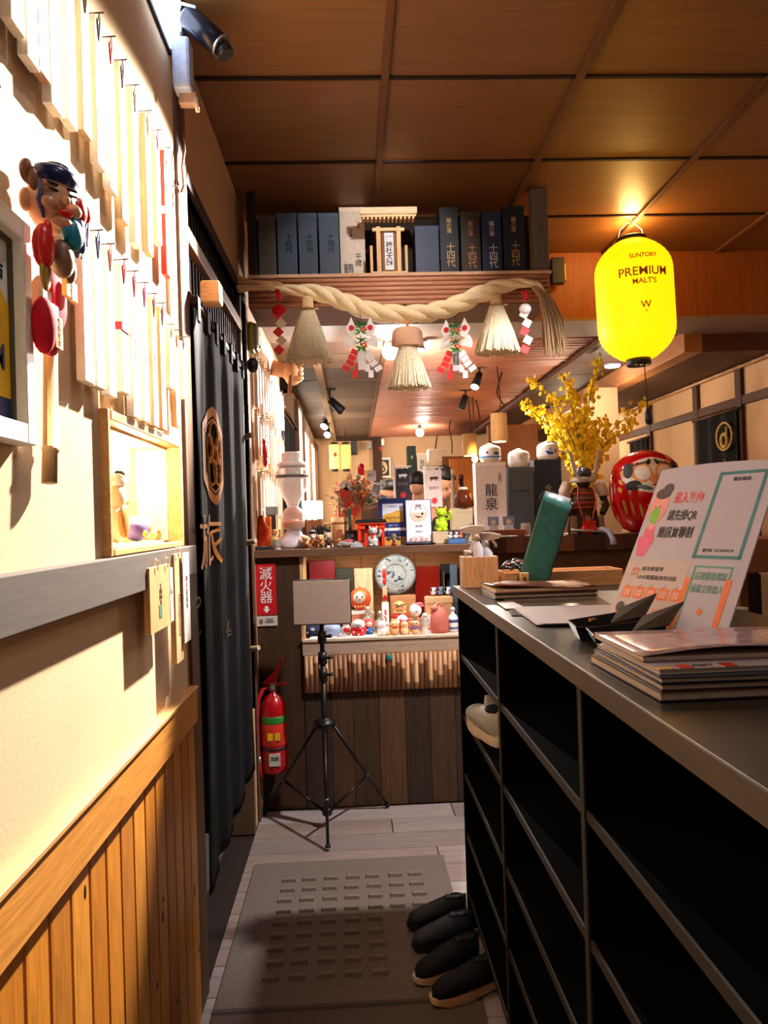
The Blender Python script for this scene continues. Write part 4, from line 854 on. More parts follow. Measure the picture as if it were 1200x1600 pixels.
# ------------------------------------------------------------------ tripod light
CX, CY = -.165, 3.50; BK = M((16,16,18), r=.35)
r = T('light_stand', 'black tripod stand carrying a flat light panel in the aisle', 'light stand', (CX, CY, 0))
zc = .50
for nm, (fx, fy), tt in (('leg', (-.155-CX, 3.255-CY), 0), ('leg', (-.488-CX, 3.67-CY), 0), ('leg', (.13-CX, 3.70-CY), 0)):
    n = Vector((fx, fy, 0)).normalized(); a = Vector((n.x*.035, n.y*.035, zc-.01)); e_ = Vector((fx, fy, .012))
    lg = MB().t([a, e_], .0105, 8, flat=.7).go('leg', BK, r); MB().t([e_+(a-e_)*.03, e_], [.0115, .013], 10).go('foot_cap', M((30,30,30), r=.7), lg)
    m_ = a+(e_-a)*.62; MB().t([m_, Vector((n.x*.02, n.y*.02, .075))], .0065, 8).go('brace', M((26,26,30), r=.3, m=.4), r); MB().e(m_.x, m_.y, m_.z, .012, .012, .009, 8, 5).go('brace_joint', M((120,120,124), r=.3, m=.7), r)
MB().l([(.02, .06), (.024, .065), (.024, .09), (.018, .095)], 0, 0, 16).go('hub', BK, r); MB().l([(.02, zc-.03), (.05, zc-.025), (.052, zc), (.03, zc+.012), (.02, zc+.02)], 0, 0, 20).go('collar', BK, r)
MB().c((0, 0, .06), (0, 0, .80), .0135, n=14).go('lower_tube', BK, r); MB().c((0, 0, .80), (0, 0, .98), .011, n=12).go('upper_tube', M((30,30,34), r=.25, m=.5), r)
for z in (.72, .80, .90): MB().l([(.014, z-.03), (.021, z-.028), (.021, z+.028), (.014, z+.03)], 0, 0, 14).go('clamp', BK, r); MB().t([(.018, 0, z), (.045, -.005, z+.004)], [.006, .010], 10).go('clamp_knob', BK, r)
p = AY(503, 940, CY-.02); MB().c((0, 0, .98), (0, 0, p.z-.11), .016, n=12).go('head_mount', BK, r)

cs_ = MB().cb(0, .004, 0, .276, .022, .215).go('light_casing', BK, r, .008, (p.x-CX, -.036, p.z), (0, 0, R_(-3))); MB().cb(0, -.0085, 0, .266, .004, .204).go('diffuser', M((176,156,142), r=.3, var=.05), cs_, .002)
# ------------------------------------------------------------------ fire extinguisher and sign
p = XA(427, 3.64, .5); r = T('fire_extinguisher', 'red fire extinguisher with side hose hung below the red sign', 'fire extinguisher', (p, 3.655, .225))
RX = M((170,16,26), r=.22, var=.05)
MB().l([(.05, 0), (.062, .006), (.064, .02), (.064, .30), (.058, .335), (.038, .37), (.020, .385), (.018, .40)], 0, 0, 28).go('cylinder', RX, r)
MB().l([(.065, .245), (.0655, .25), (.0655, .275), (.065, .28)], 0, 0, 28).go('green_band', M((50,130,50), r=.4), r); MB().l([(.0648, .14), (.0652, .142), (.0652, .243), (.0648, .244)], 0, 0, 28).go('red_label', M((196,50,34), r=.4), r)
for x in (-.012, .022): MB().cb(x, -.063, .185, .026, .006, .034).go('yellow_square', M((230,180,30), r=.4), r)
MB().l([(.066, .118), (.068, .12), (.068, .128), (.066, .13)], 0, 0, 28).go('strap', BLK, r); MB().pr([(-.02, .045), (.034, .045), (.034, .105), (-.02, .105)], -.068, -.058).go('white_label', M((190,186,180), r=.5), r); TX('消防檢修\n合格標示', .010, INK, r, (.007, -.0685, .08), 'f')
MB().cb(0, 0, .415, .035, .035, .04).go('valve', M((160,150,130), r=.3, m=.7), r, .004); MB().e(.0, -.024, .415, .013, .006, .013).go('gauge', M((180,176,170), r=.3, m=.5), r)
MB().pr([(-.05, .43), (.0, .425), (.02, .44), (.035, .50), (.055, .555), (.045, .56), (.01, .49), (-.04, .445)], -.012, .012).go('lever', RED, r, .002); MB().pr([(-.03, .42), (.0, .415), (.05, .42), (.07, .43), (.05, .435)], -.01, .01).go('handle', RED, r)
MB().t([(-.02, -.01, .415), (-.045, -.02, .41), (-.07, -.03, .36), (-.078, -.035, .25), (-.075, -.035, .10), (-.068, -.035, .02), (-.062, -.035, -.02)], .0105, 10).go('hose', M((180,24,34), r=.45), r)
MB().t([(-.074, -.035, .085), (-.07, -.035, .055)], .012, 10).go('hose_ferrule', M((190,170,160), r=.3, m=.7), r)
MB().b(-.03, .03, .064, .083, .1, .36).go('wall_bracket', BLK, r)
r = T('fire_sign', 'red vertical sign with white characters above the extinguisher', 'sign', (XA(415, 3.735, 1.2), 3.734, AY(415, 961, 3.735).z)); hh = AY(415, 881, 3.735).z-AY(415, 961, 3.735).z
MB().b(-.05, .05, -.002, .003, 0, hh).go('plate', M((190,24,34), r=.4), r)
TX(V_('滅火器'), .066, WP, r, (0, -.0032, hh*.56), 'f', sp=.9, ext=.001); MB().pr([(-.008, .045), (-.008, .03), (-.018, .03), (0, .01), (.018, .03), (.008, .03), (.008, .045)], -.0032, -.002).go('arrow', WP, r)
TX('消防安全設備', .012, M((230,150,150)), r, (0, -.0026, hh-.02), 'f')
r = T('inspection_label', 'white printed label fixed just under the red sign', 'label', (XA(417, 3.735, 1.0), 3.734, AY(415, 978, 3.735).z)); MB().b(-.05, .052, -.002, .003, 0, .05).go('plate', M((196,190,188), r=.5), r); TX('放置處\n民國編號', .012, M((110,100,100)), r, (.012, -.0026, .025), 'f'); MB().disc(-.03, .022, .010, .014, -.003, -.002).go('picture', M((110,96,96)), r)
# carpet mat
mt = T('entrance_mat', 'worn grey-brown carpet mat with rows of raised bars along the aisle', 'mat', (-.46, 2.22, 0)); CP = M((112,100,94), r=.95, k='cloth', sc=40, var=.25, bump=.5)
MB().b(0, .80, 0, .93, .0005, .008).go('carpet', CP, mt, .003); MB().b(-.003, .80, -.012, 0, .0005, .006).go('edge_binding', M((84,74,68), r=.9), mt)
bar = MB().add([(0,0,.008),(.056,0,.008),(.056,.034,.008),(0,.034,.008),(.003,.002,.019),(.053,.002,.019),(.053,.032,.012),(.003,.032,.012)], [(0,3,2,1),(4,5,6,7),(0,1,5,4),(1,2,6,5),(2,3,7,6),(3,0,4,7)]).mesh('raised_bar', M((122,108,100), r=.95, k='cloth', sc=60, var=.3))
for a in range(7):
    for c in range(9):
        if a > 4 and c < 5: continue
        o = D.objects.new('raised_bar', bar); COL.objects.link(o); o.parent = mt; o.location = (.13+a*.085+random.uniform(-.004, .004), .12+c*.079, 0)
m2 = T('doorway_mat', 'darker second carpet mat nearer the camera, in front of the barred mat', 'mat', (-.46, 1.2, 0)); MB().b(0, .80, 0, .995, .0005, .007).go('carpet', M((92,80,74), r=.95, k='cloth', sc=40, var=.25, bump=.5), m2, .003); MB().b(0, .80, .995, 1.005, .0005, .006).go('edge_binding', M((70,62,58), r=.9), m2)
# ------------------------------------------------------------------ display counter at the end of the aisle
CF = 3.74; CT = 1.31; SY = 3.80/FPX
ct = T('display_counter', 'dark plank-fronted display counter with a lit open niche, end of the aisle', 'counter', (0, 0, 0))
pc = [(58,44,34), (78,54,36), (66,48,36), (86,60,40), (54,42,34), (72,52,38)]
xs = [-.275, -.14, -.03, .10, .235, .36, .49, .62]
for k in range(7): MB().b(xs[k]+.001, xs[k+1]-.001, CF+.004, CF+.02, 0, .585).go('front_plank', WD(pc[k % 6], 'z', sc=6), ct, .0015)
MB().b(-.498, -.278, CF, CF+.02, 0, 1.272).go('left_panel', WD((64,44,30), 'z', sc=6), ct, .001)
MB().b(-.498, .62, CF+.021, CF+.04, 0, .585).go('backing', M((30,22,18)), ct); MB().b(-.498, -.278, CF+.0205, 4.2, 0, 1.27).go('left_cabinet', M((30,22,18)), ct)
MB().b(-.498, .62, 3.705, 4.26, 1.272, CT).go('counter_top', WD((106,76,58), 'x', r=.25, sc=6), ct, .003)
MB().b(-.275, .62, CF-.012, CF+.02, .772, .84).go('niche_sill', WD((176,150,130), 'x', r=.5), ct, .002); MB().b(-.275, .62, CF-.02, CF+.02, .84, .852).go('sill_lip', WD((204,182,160), 'x'), ct, .001)
MB().b(-.275, .62, CF, 4.14, .835, .845).go('niche_floor', WD((214,196,176), 'x'), ct); MB().b(-.275, .62, 4.12, 4.14, .845, 1.272).go('niche_back', WD((150,100,54), 'x', sc=6), ct)
for k in range(3): MB().b(-.262+k*.3, .034+k*.3, 4.112, 4.12, 1.15, 1.27).go('back_board', WD((150,98,54), 'x', sc=7), ct, .001)
MB().b(-.278, -.262, CF-.002, 4.12, .845, 1.272).go('niche_side', WD((200,160,110), 'z'), ct); MB().b(.60, .62, CF, 4.12, .845, 1.272).go('niche_side', WD((150,110,70), 'z'), ct)
MB().b(.60, .62, CF+.04, 4.26, 0, .83).go('end_panel', WD((54,40,32)), ct)
x = -.268; 
while x < .60:
    rr_ = random.uniform(.0105, .0135); x += rr_; ja = random.uniform(.62, .74); dx = random.uniform(-.002, .002)
    MB().t([(x, CF-.012, .586), (x+dx, CF-.012, ja-.003), (x+dx, CF-.012, ja), (x+dx, CF-.012, ja+.003), (x, CF-.012, .771)], [rr_, rr_*.95, rr_*1.12, rr_*.95, rr_*.97], 8).go('bamboo_piece', WD(random.choice(((176,130,92), (160,112,76), (190,146,106), (146,100,66))), 'z', r=.4), ct); x += rr_
p = AY(608, 1027, CF-.03); tag(MB().e(p.x, CF-.03, p.z, .014, .005, .016, 10, 6).go('teal_tag', M((20,140,140), r=.4)), 'small teal tag tucked on the bamboo strip under the niche', 'tag')
a_ = lamp('AREA', (.16, CF+.10, 1.262), 2.4, (1, .90, .82), .1, (.16, CF+.17, .9), name='niche_strip_light'); a_.data.shape = 'RECTANGLE'; a_.data.size = .7; a_.data.size_y = .04
# ---- niche contents (floor z .8455)
NZ = .846
def IX(px_, Y, z): return XA(px_, Y, z)
def bx_(name, lab, cat, x0, x1, y0, y1, Y, mt, dp=.05, zb=NZ, group=None, txt=None, tilt=None):
    X0, X1 = IX(x0, Y, zb+.1), IX(x1, Y, zb+.1); zt = AY((x0+x1)/2, y0, Y).z; z0 = zb if y1 is None else AY((x0+x1)/2, y1, Y).z
    r = T(name, lab, cat, ((X0+X1)/2, Y, z0), group=group, rot=tilt); w = (X1-X0)/2
    MB().b(-w, w, 0, dp, 0, zt-z0).go('body', mt, r, .002); MB().b(-w-.0008, w+.0008, -.0008, dp+.0008, (zt-z0)*.88, zt-z0+.0008).go('lid', mt, r, .001)
    for q_ in (txt or []): TX(q_[0], q_[1], M(q_[4], r=.5), r, (q_[2]*w*2, -.0022, (zt-z0)*q_[3]), 'f', sp=.9)
    return r
bx_('red_box', 'dark red box standing at the left back of the niche', 'box', 485, 525, 876, None, 4.0, M((120,10,22), r=.5))
bx_('green_box', 'dark green box between the red box and the pale board', 'box', 526, 554, 888, None, 4.03, M((48,50,34), r=.6))
bx_('wooden_board', 'pale tall wooden board standing behind the orange puffer figure', 'board', 555, 584, 888, None, 4.06, WD((232,204,160)), .02)
bx_('lacquer_board', 'dark red lacquered board at the right back of the niche', 'board', 650, 689, 885, None, 4.06, M((126,24,14), r=.25), .02)
bx_('black_box', 'black box beside the red lacquered board', 'box', 691, 705, 882, None, 4.065, M((22,20,20), r=.5))
bx_('blue_grey_box', 'blue-grey box at the far right back of the niche', 'box', 706, 716, 882, None, 4.0, M((84,104,124), r=.5))
bx_('cardboard_box', 'plain tan cardboard box behind the stern doll', 'box', 611, 650, 931, None, 4.0, M((196,142,98), r=.8), .06)
# plate
pz = AY(618, 897, 4.02); r = T('ceramic_plate', 'large round blue-and-white ceramic plate leaning at the niche back', 'plate', (IX(618, 4.02, 1.15), 4.04, pz.z), rot=(R_(8), 0, 0))
s = 4.0/FPX; PR = 32*s
b = MB(); b.M = Matrix.Rotation(pi/2, 4, 'X'); b.l([(PR*.62, -.012), (PR, .008), (PR*1.0, .012), (PR*.62, -.006), (PR*.5, -.006), (.0005, -.006)], 0, 0, 40); b.go('plate', M((176,186,184), r=.15, k='plaster', sc=26, var=.45), r)
b = MB(); b.t([(PR*.52*math.cos(a), -.009+.0, PR*.52*math.sin(a)) for a in [j*pi/16 for j in range(33)]], .0016, 5); b.t([(PR*.97*math.cos(a), -.0115, PR*.97*math.sin(a)) for a in [j*pi/16 for j in range(33)]], .0016, 5)
b.go('blue_ring', M((70,84,110), r=.3), r); b = MB()
for k in range(26):
    a = random.uniform(0, 2*pi); q_ = random.choice((random.uniform(.1, .42), random.uniform(.66, .88)))*PR; b.e(q_*math.cos(a), .006-.016*(q_/PR), q_*math.sin(a), random.uniform(.004, .011), .002, random.uniform(.003, .007), 8, 4)
b.go('painted_motifs', M((66,82,108), r=.3, var=.4), r, kind='stuff')
# red topped wooden stick (paper doll arrow)
X_ = lambda px_, Y=3.9: IX(px_, Y, NZ+.05)
k1 = 3.9/FPX
FG('doll_arrow', 'tall wooden arrow charm with a red doll top in front of the plate', 'charm', (X_(603, 3.9), 3.92, NZ), [
 ('shaft', WD((220,180,140)), [('b', -.012, .012, -.003, .003, .10, .24)]), ('red_doll', M((206,24,26), r=.5), [('e', 0, -.004, .31, .011, .008, .03), ('e', 0, -.004, .27, .010, .008, .02)]), ('face', M((236,180,150), r=.5), [('e', 0, -.006, .345, .009, .008, .011)]),
 ('label', WHT, [('b', -.018, .018, -.005, .004, 0, .16)]), ('print', M((190,90,90)), [('b', -.006, .006, -.0055, -.0048, .06, .12)]), ('red_seal', RED, [('pr', [(-.010, .172), (.010, .172), (.012, .186), (0, .20), (-.012, .186)], -.006, -.003)])])
# figures; k in metres, base at niche floor
def onb(px_, Y, zb): return (IX(px_, Y, zb+.04), Y, zb)
FG('white_box_stand', 'small white-topped carton under the orange puffer figure', 'box', onb(560, 3.93, NZ), [('carton', M((190,120,90), r=.7), [('b', -.04, .04, 0, .06, 0, .10)]), ('top', WHT, [('b', -.042, .042, -.002, .062, .10, .118)])])
b = [('e', .052*math.cos(a), 0, .062+.058*math.sin(a), .006, .006, .006, 6, 4) for a in [j*pi/6 for j in range(12)]]
FG('puffer_figure', 'round orange pufferfish figure with a white face on the carton', 'figurine', onb(563, 3.955, NZ+.119), [
 ('body', M((236,96,42), r=.35), [('e', 0, 0, .06, .058, .045, .06, 20, 12)]), ('fins', M((200,70,40), r=.4), b), ('face', M((240,226,206), r=.35), [('e', -.004, -.026, .066, .036, .025, .034, 16, 8)]),
 ('eyes', INK, [('e', -.018, -.048, .076, .006, .004, .004, 8, 5), ('e', .012, -.048, .076, .006, .004, .004, 8, 5), ('e', -.003, -.051, .06, .004, .003, .003, 8, 5)]), ('buttons', M((250,180,120), r=.4), [('e', -.028+j*.016, -.038, .022, .005, .006, .005, 8, 5) for j in range(4)])])
GBG = 'thick glass flasks in the middle of the niche'
GLS = M((226,232,226), r=.06, tr=.85, al=.75)
for px_, lab, h in ((575, 'taller glass flask with a loop handle, beside the puffer figure', .13), (594, 'rounder glass flask left of the doll arrow', .105)):
    FG('glass_flask', lab, 'flask', onb(px_, 3.90, NZ), [('flask', GLS, [('l', [(.024, 0), (.034, .01), (.038, .045), (.026, h*.62), (.012, h*.72), (.012, h*.92), (.016, h)], 0, 0, 20)]), ('stopper', M((206,210,200), r=.2), [('e', 0, 0, h+.004, .009)]), ('handle', M((190,196,186), r=.2), [('t', [(.012, 0, h*.9), (.032, 0, h*.85), (.03, 0, h*.66)], .004, 6)])], group=GBG)
FG('stern_doll', 'tan stern-faced round doll with a red collar on the cardboard', 'doll', onb(624, 3.93, NZ+.085), [
 ('head', M((226,160,100), r=.5), [('e', 0, 0, .042, .036, .028, .036, 18, 10), ('e', 0, -.002, .018, .038, .028, .018)]), ('eyebrows', INK, [('t', [(-.028, -.022, .058), (-.014, -.028, .063), (-.002, -.03, .054), (.014, -.028, .063), (.028, -.022, .058)], .003, 6)]),
 ('eyes', INK, [('e', -.014, -.027, .048, .004, .003, .003, 8, 5), ('e', .014, -.027, .048, .004, .003, .003, 8, 5)]), ('mouth', INK, [('t', [(-.018, -.029, .026), (0, -.031, .032), (.018, -.029, .026)], .0022, 6), ('t', [(0, -.03, .018), (0, -.03, .006)], .0025, 6)]), ('collar', RED, [('l', [(.044, -.01), (.05, -.006), (.046, .004), (.03, .008)], 0, 0, 24, .7)])])
FG('tan_carton', 'tan carton carrying the stern doll', 'box', onb(625, 3.90, NZ), [('carton', M((200,150,110), r=.8), [('b', -.045, .045, 0, .06, 0, .074)]), ('tape', M((180,130,90), r=.5), [('b', -.045, .045, -.001, 0, .03, .04)])])
FG('white_bell', 'round white bell with a pink ribbon right of the stern doll', 'bell', onb(649, 3.94, NZ+.07), [('bell', M((232,224,222), r=.35), [('e', 0, 0, .038, .034, .032, .038, 18, 10)]), ('ribbon', M((226,110,120), r=.6), [('e', .02, -.01, .072, .024, .008, .010), ('e', .03, -.01, .062, .016, .006, .007)]), ('motif', M((150,160,170), r=.4), [('e', .004, -.031, .036, .008, .003, .008)])])
FG('small_tan_block', 'small tan block under the white bell', 'block', onb(648, 3.92, NZ), [('block', M((196,130,84), r=.8), [('bev', .003), ('b', -.03, .03, 0, .05, 0, .068)]), ('top', M((206,150,104)), [('b', -.031, .031, -.001, .051, .066, .069)])])
FG('large_tan_box', 'large pale tan box with rounded top edge at the niche right', 'box', onb(687, 3.96, NZ), [('box', M((216,172,126), r=.7), [('bev', .01), ('b', -.075, .075, 0, .07, 0, .175)]), ('flap', M((222,184,140), r=.7), [('b', -.074, .074, -.002, 0, .14, .168)])])
GBB = 'white and blue ceramic birds on the tan box'
for k, (px_, dz) in enumerate(((677, 0), (688, 0), (700, 0))):
    FG('ceramic_bird', ('left white ceramic bird on the tan box', 'middle blue ceramic bird on the tan box', 'right white ceramic bird on the tan box')[k], 'ornament', onb(px_, 4.0, NZ+.178), [('body', M((226,226,232) if k != 1 else (90,130,170), r=.3), [('e', 0, 0, .013, .015, .02, .012), ('e', 0, -.012, .026, .008, .01, .008)]), ('wing', M((110,130,160), r=.3), [('e', -.012, 0, .02, .009, .012, .004), ('e', .012, 0, .02, .009, .012, .004)]), ('beak', GOLD, [('e', 0, -.023, .026, .002, .004, .002)])], group=GBB)
    FG('ceramic_bird', ('small white ceramic bird perched behind the left one', 'small blue ceramic bird perched behind the middle one', 'small white ceramic bird perched behind the right one')[k], 'ornament', onb(px_+1, 4.035, NZ+.178), [('body', M((226,226,232) if k != 1 else (110,140,170), r=.3), [('e', 0, 0, .03, .013, .012, .01), ('t', [(0, 0, 0), (0, 0, .03)], .006, 8)]), ('wing', M((150,160,180), r=.3), [('e', 0, .006, .038, .018, .006, .004)])], group=GBB)
for px_, lab in ((669, 'tan name tablet with writing, left behind the ceramic birds'), (702, 'tan name tablet with writing, right behind the ceramic birds')):
    r = FG('wooden_tablet', lab, 'tablet', onb(px_, 4.065, NZ), [('tablet', WD((222,184,130)), [('b', -.022, .022, 0, .014, 0, .30 if px_ < 680 else .29)]), ('edge', WD((190,150,100)), [('b', -.023, -.021, -.001, .015, 0, .30)])]); TX(V_('一番酒'), .026, INK, r, (.004, -.0008, .24), 'f', sp=.85)
FG('red_clay_jar', 'matte reddish clay jar shaped like a bull, right of the niche', 'jar', onb(685, 3.85, NZ), [('body', M((186,100,88), r=.6), [('l', [(.042, 0), (.05, .02), (.05, .07), (.036, .11), (.02, .13), (.01, .135)], .006, 0, 22), ('e', -.02, -.01, .128, .022, .02, .016)]), ('horn', M((226,150,140), r=.5), [('t', [(-.04, -.01, .10), (-.03, -.02, .13), (.0, -.012, .155)], [.004, .007, .002], 8)]), ('ear', M((170,90,76), r=.6), [('e', .02, 0, .14, .006, .006, .012), ('e', -.002, 0, .148, .006, .006, .01)])])
FG('blue_kokeshi_bottle', 'white and blue patterned bottle at the right end of the niche', 'bottle', onb(708, 3.86, NZ), [('bottle', M((216,222,232), r=.25, k='plaster', sc=60, var=.4), [('l', [(.022, 0), (.027, .01), (.028, .07), (.018, .088), (.008, .095), (.008, .105)], 0, 0, 20)]), ('stripe', M((60,84,140), r=.3), [('l', [(.0285, .05), (.0285, .066)], 0, 0, 20), ('l', [(.0280, .016), (.0280, .026)], 0, 0, 20)]), ('stopper', M((190,200,214), r=.3), [('e', 0, 0, .117, .013)])])
# front row
FG('capped_ball_figure', 'red ball figure with white dotted hood in the front row', 'figurine', onb(560, 3.80, NZ), [('body', M((200,26,30), r=.35), [('e', 0, 0, .034, .042, .036, .036, 18, 10)]), ('hood', M((236,228,230), r=.4), [('e', 0, -.002, .064, .036, .034, .026, 16, 8)]), ('dots', WHT, [('e', -.024, -.028, .03, .005, .004, .005, 8, 5), ('e', .02, -.03, .036, .005, .004, .005, 8, 5), ('e', 0, -.035, .016, .005, .004, .005, 8, 5)]), ('window', M((160,140,146), r=.2), [('e', 0, -.024, .062, .02, .014, .013)])])
FG('red_hood_cat', 'small red and blue hooded cat figure behind the red ball', 'figurine', onb(577, 3.84, NZ), [('body', M((24,104,190), r=.4), [('e', 0, 0, .024, .024, .022, .026)]), ('hood', M((226,60,56), r=.4), [('e', 0, 0, .062, .03, .024, .026)]), ('face', M((246,200,170), r=.4), [('e', 0, -.014, .06, .018, .014, .015)]), ('dots', WHT, [('e', -.01, -.02, .03, .004), ('e', .01, -.02, .02, .004)])])
FG('white_face_doll', 'small white doll with a red bib left of the red ball', 'figurine', onb(541, 3.83, NZ), [('body', M((232,222,214), r=.4), [('e', 0, 0, .03, .028, .024, .032), ('e', 0, 0, .07, .02, .018, .018)]), ('bib', RED, [('e', 0, -.018, .034, .016, .008, .016)]), ('eyes', INK, [('e', -.007, -.017, .072, .002), ('e', .007, -.017, .072, .002)])])
FG('white_cat_figure', 'bright white crouching cat figure in the middle of the front row', 'figurine', onb(598, 3.80, NZ), [('body', M((244,240,238), r=.4), [('e', 0, 0, .026, .03, .028, .028), ('e', -.004, -.01, .058, .022, .02, .02)]), ('ears', M((244,240,238), r=.4), [('c', (-.016, -.01, .07), (-.02, -.01, .088), .007, .001, 8), ('c', (.008, -.01, .07), (.012, -.01, .088), .007, .001, 8)]), ('paw', M((240,206,190), r=.4), [('e', .026, -.01, .06, .009), ('e', -.02, -.024, .012, .01)]), ('eyes', INK, [('e', -.010, -.029, .06, .002), ('e', .004, -.029, .06, .002)])])
FG('peach_duck_figure', 'peach round duck-like doll with an orange beak in the front row', 'figurine', onb(616, 3.79, NZ), [('body', M((240,184,134), r=.45), [('e', 0, 0, .03, .026, .024, .03), ('e', .0, 0, .058, .024, .022, .022), ('e', -.03, 0, .014, .014, .014, .014)]), ('beak', M((236,90,40), r=.4), [('e', .006, -.022, .05, .018, .006, .006)]), ('eyes', INK, [('e', -.008, -.02, .064, .002), ('e', .012, -.02, .064, .002)])])
FG('pink_hood_kokeshi', 'gourd-shaped peach doll with a raspberry hood, centre front row', 'doll', onb(632, 3.79, NZ), [('body', M((238,190,130), r=.5), [('e', 0, 0, .024, .024, .022, .026), ('e', 0, 0, .054, .022, .02, .02)]), ('hood', M((180,44,72), r=.5), [('e', 0, .008, .056, .027, .018, .024), ('e', -.02, .006, .03, .008, .012, .026), ('e', .02, .006, .03, .008, .012, .026), ('e', -.02, 0, .08, .006), ('e', .02, 0, .08, .006)]), ('belly', M((246,206,150), r=.5), [('e', 0, -.018, .02, .016, .006, .016)]), ('eyes', INK, [('e', -.007, -.02, .058, .002), ('e', .007, -.02, .058, .002)])])
FG('striped_scarf_doll', 'small peach doll with a purple striped scarf, right of the hooded one', 'doll', onb(648, 3.80, NZ), [('body', M((240,186,140), r=.5), [('e', 0, 0, .022, .022, .02, .022), ('e', 0, 0, .058, .024, .02, .02)]), ('scarf', M((120,90,160), r=.6), [('e', 0, -.002, .038, .026, .022, .007)]), ('cap', M((60,60,90), r=.5), [('e', 0, 0, .076, .014, .012, .006)]), ('eyes', INK, [('e', -.008, -.019, .062, .003), ('e', .009, -.019, .062, .003)])])
FG('white_hood_mound', 'white rounded mound figure behind the hooded gourd doll', 'figurine', onb(629, 3.85, NZ), [('body', M((236,226,220), r=.4), [('e', 0, 0, .05, .036, .022, .05)]), ('trim', M((220,200,190), r=.4), [('e', 0, -.008, .04, .03, .018, .03)])])
FG('white_pagoda_bird', 'white tiered bird-shaped ornament left of the clay jar', 'ornament', onb(663, 3.80, NZ), [('body', M((230,222,220), r=.4), [('l', [(.022, 0), (.024, .01), (.018, .05), (.024, .055), (.014, .075), (.02, .08), (.006, .105)], 0, 0, 16), ('e', .004, -.01, .10, .014, .012, .012)]), ('wing', M((216,206,206), r=.4), [('e', .024, 0, .07, .008, .01, .03)]), ('beak', M((230,180,150), r=.4), [('c', (.0, -.02, .102), (.0, -.034, .098), .004, .001, 8)])])
FG('navy_cloth_pouch', 'dark navy cloth pouch at the left front of the niche', 'pouch', onb(487, 3.84, NZ), [('pouch', M((28,38,62), r=.8, k='cloth'), [('e', 0, 0, .036, .05, .04, .036, 16, 8)]), ('print', M((170,176,200), r=.7), [('e', .006, -.036, .046, .012, .006, .008), ('e', -.02, -.032, .03, .006, .005, .006)]), ('cord', M((90,90,110), r=.7), [('t', [(-.02, -.01, .07), (0, -.02, .08), (.02, -.01, .07)], .003, 6)])])
FG('patterned_fish_dish', 'blue and white patterned round dish beside the tripod head', 'dish', onb(518, 3.82, NZ), [('dish', M((150,164,196), r=.35, k='plaster', sc=50, var=.6), [('l', [(.03, 0), (.046, .02), (.05, .045), (.044, .06), (.02, .066)], 0, 0, 22)]), ('foot', M((90,84,84), r=.5), [('l', [(.05, 0), (.052, .006)], 0, 0, 20)])])
FG('grey_pebble_rest', 'grey pebble-like chopstick rest on the niche front', 'chopstick rest', onb(534, 3.765, NZ+.006), [('rest', M((170,160,156), r=.6), [('e', 0, 0, .007, .026, .012, .007)]), ('dip', M((150,140,136), r=.6), [('e', 0, 0, .012, .014, .008, .003)])])
tag(slab([(-.245, 3.728), (.085, 3.728), (.12, 3.80), (-.235, 3.81)], NZ+.0072, NZ+.009, 'white_paper_sheet', WHT), 'white paper sheet lying along the niche front edge', 'paper')

# ---- counter top things
TC = CT+.0005
def onc(px_, Y, zb=TC): return (IX(px_, Y, zb+.05), Y, zb)
FG('glass_candy_dispenser', 'tall glass dispenser jar with a white lid on the counter left', 'jar', onc(459, 3.95), [
 ('base', M((206,196,204), r=.2), [('l', [(.095, 0), (.10, .01), (.09, .05), (.05, .07), (.04, .09)], 0, 0, 28)]), ('funnel', M((250,236,228), r=.15, al=.55), [('l', [(.03, .22), (.035, .24), (.085, .33), (.088, .40), (.07, .43)], 0, 0, 28)]), ('lower_bowl', M((240,220,210), r=.12, al=.5), [('l', [(.03, .09), (.06, .11), (.065, .17), (.04, .21), (.025, .22)], 0, 0, 24)]),
 ('rim', M((110,100,104), r=.3), [('l', [(.088, .372), (.0895, .374), (.0895, .386), (.088, .388)], 0, 0, 28)]), ('lid', M((246,240,238), r=.3), [('l', [(.075, .43), (.08, .44), (.07, .455), (.055, .46), (.055, .50), (.045, .51)], 0, 0, 28)]), ('sweets', M((200,120,100), r=.5, k='plaster', sc=40, var=.8), [('l', [(.028, .095), (.055, .112), (.058, .14), (.02, .15)], 0, 0, 20)])])
FG('table_lamp', 'small table lamp with a glowing white square shade on the counter', 'lamp', onc(491, 4.12), [('shade', M((255,240,220), e=3.5), [('bev', .004), ('b', -.05, .05, -.045, .045, .15, .25)]), ('stand', WD((110,66,40)), [('b', -.04, .04, -.03, .03, .02, .145)]), ('base', WD((230,196,180)), [('b', -.05, .05, -.04, .04, 0, .02)])])
lamp('POINT', (onc(491, 4.12)[0], 4.04, TC+.28), 2.2, (1, .86, .70), .05, name='table_lamp_light')
FG('amber_sake_bottle', 'orange-red glass bottle at the left wall end of the counter', 'bottle', onc(409, 3.88), [('bottle', M((206,60,20), r=.15), [('l', [(.036, 0), (.04, .01), (.04, .10), (.018, .15), (.014, .19)], 0, 0, 20)]), ('cap', WHT, [('l', [(.015, .19), (.016, .2), (.012, .21)], 0, 0, 14)])])
FG('orange_carton', 'bright orange carton beside the amber bottle on the counter', 'carton', onc(420, 3.93), [('carton', M((226,130,30), r=.5), [('bev', .002), ('b', -.014, .014, -.02, .02, 0, .17)]), ('label', M((240,200,120)), [('b', -.012, .012, -.021, -.02, .06, .12)])])
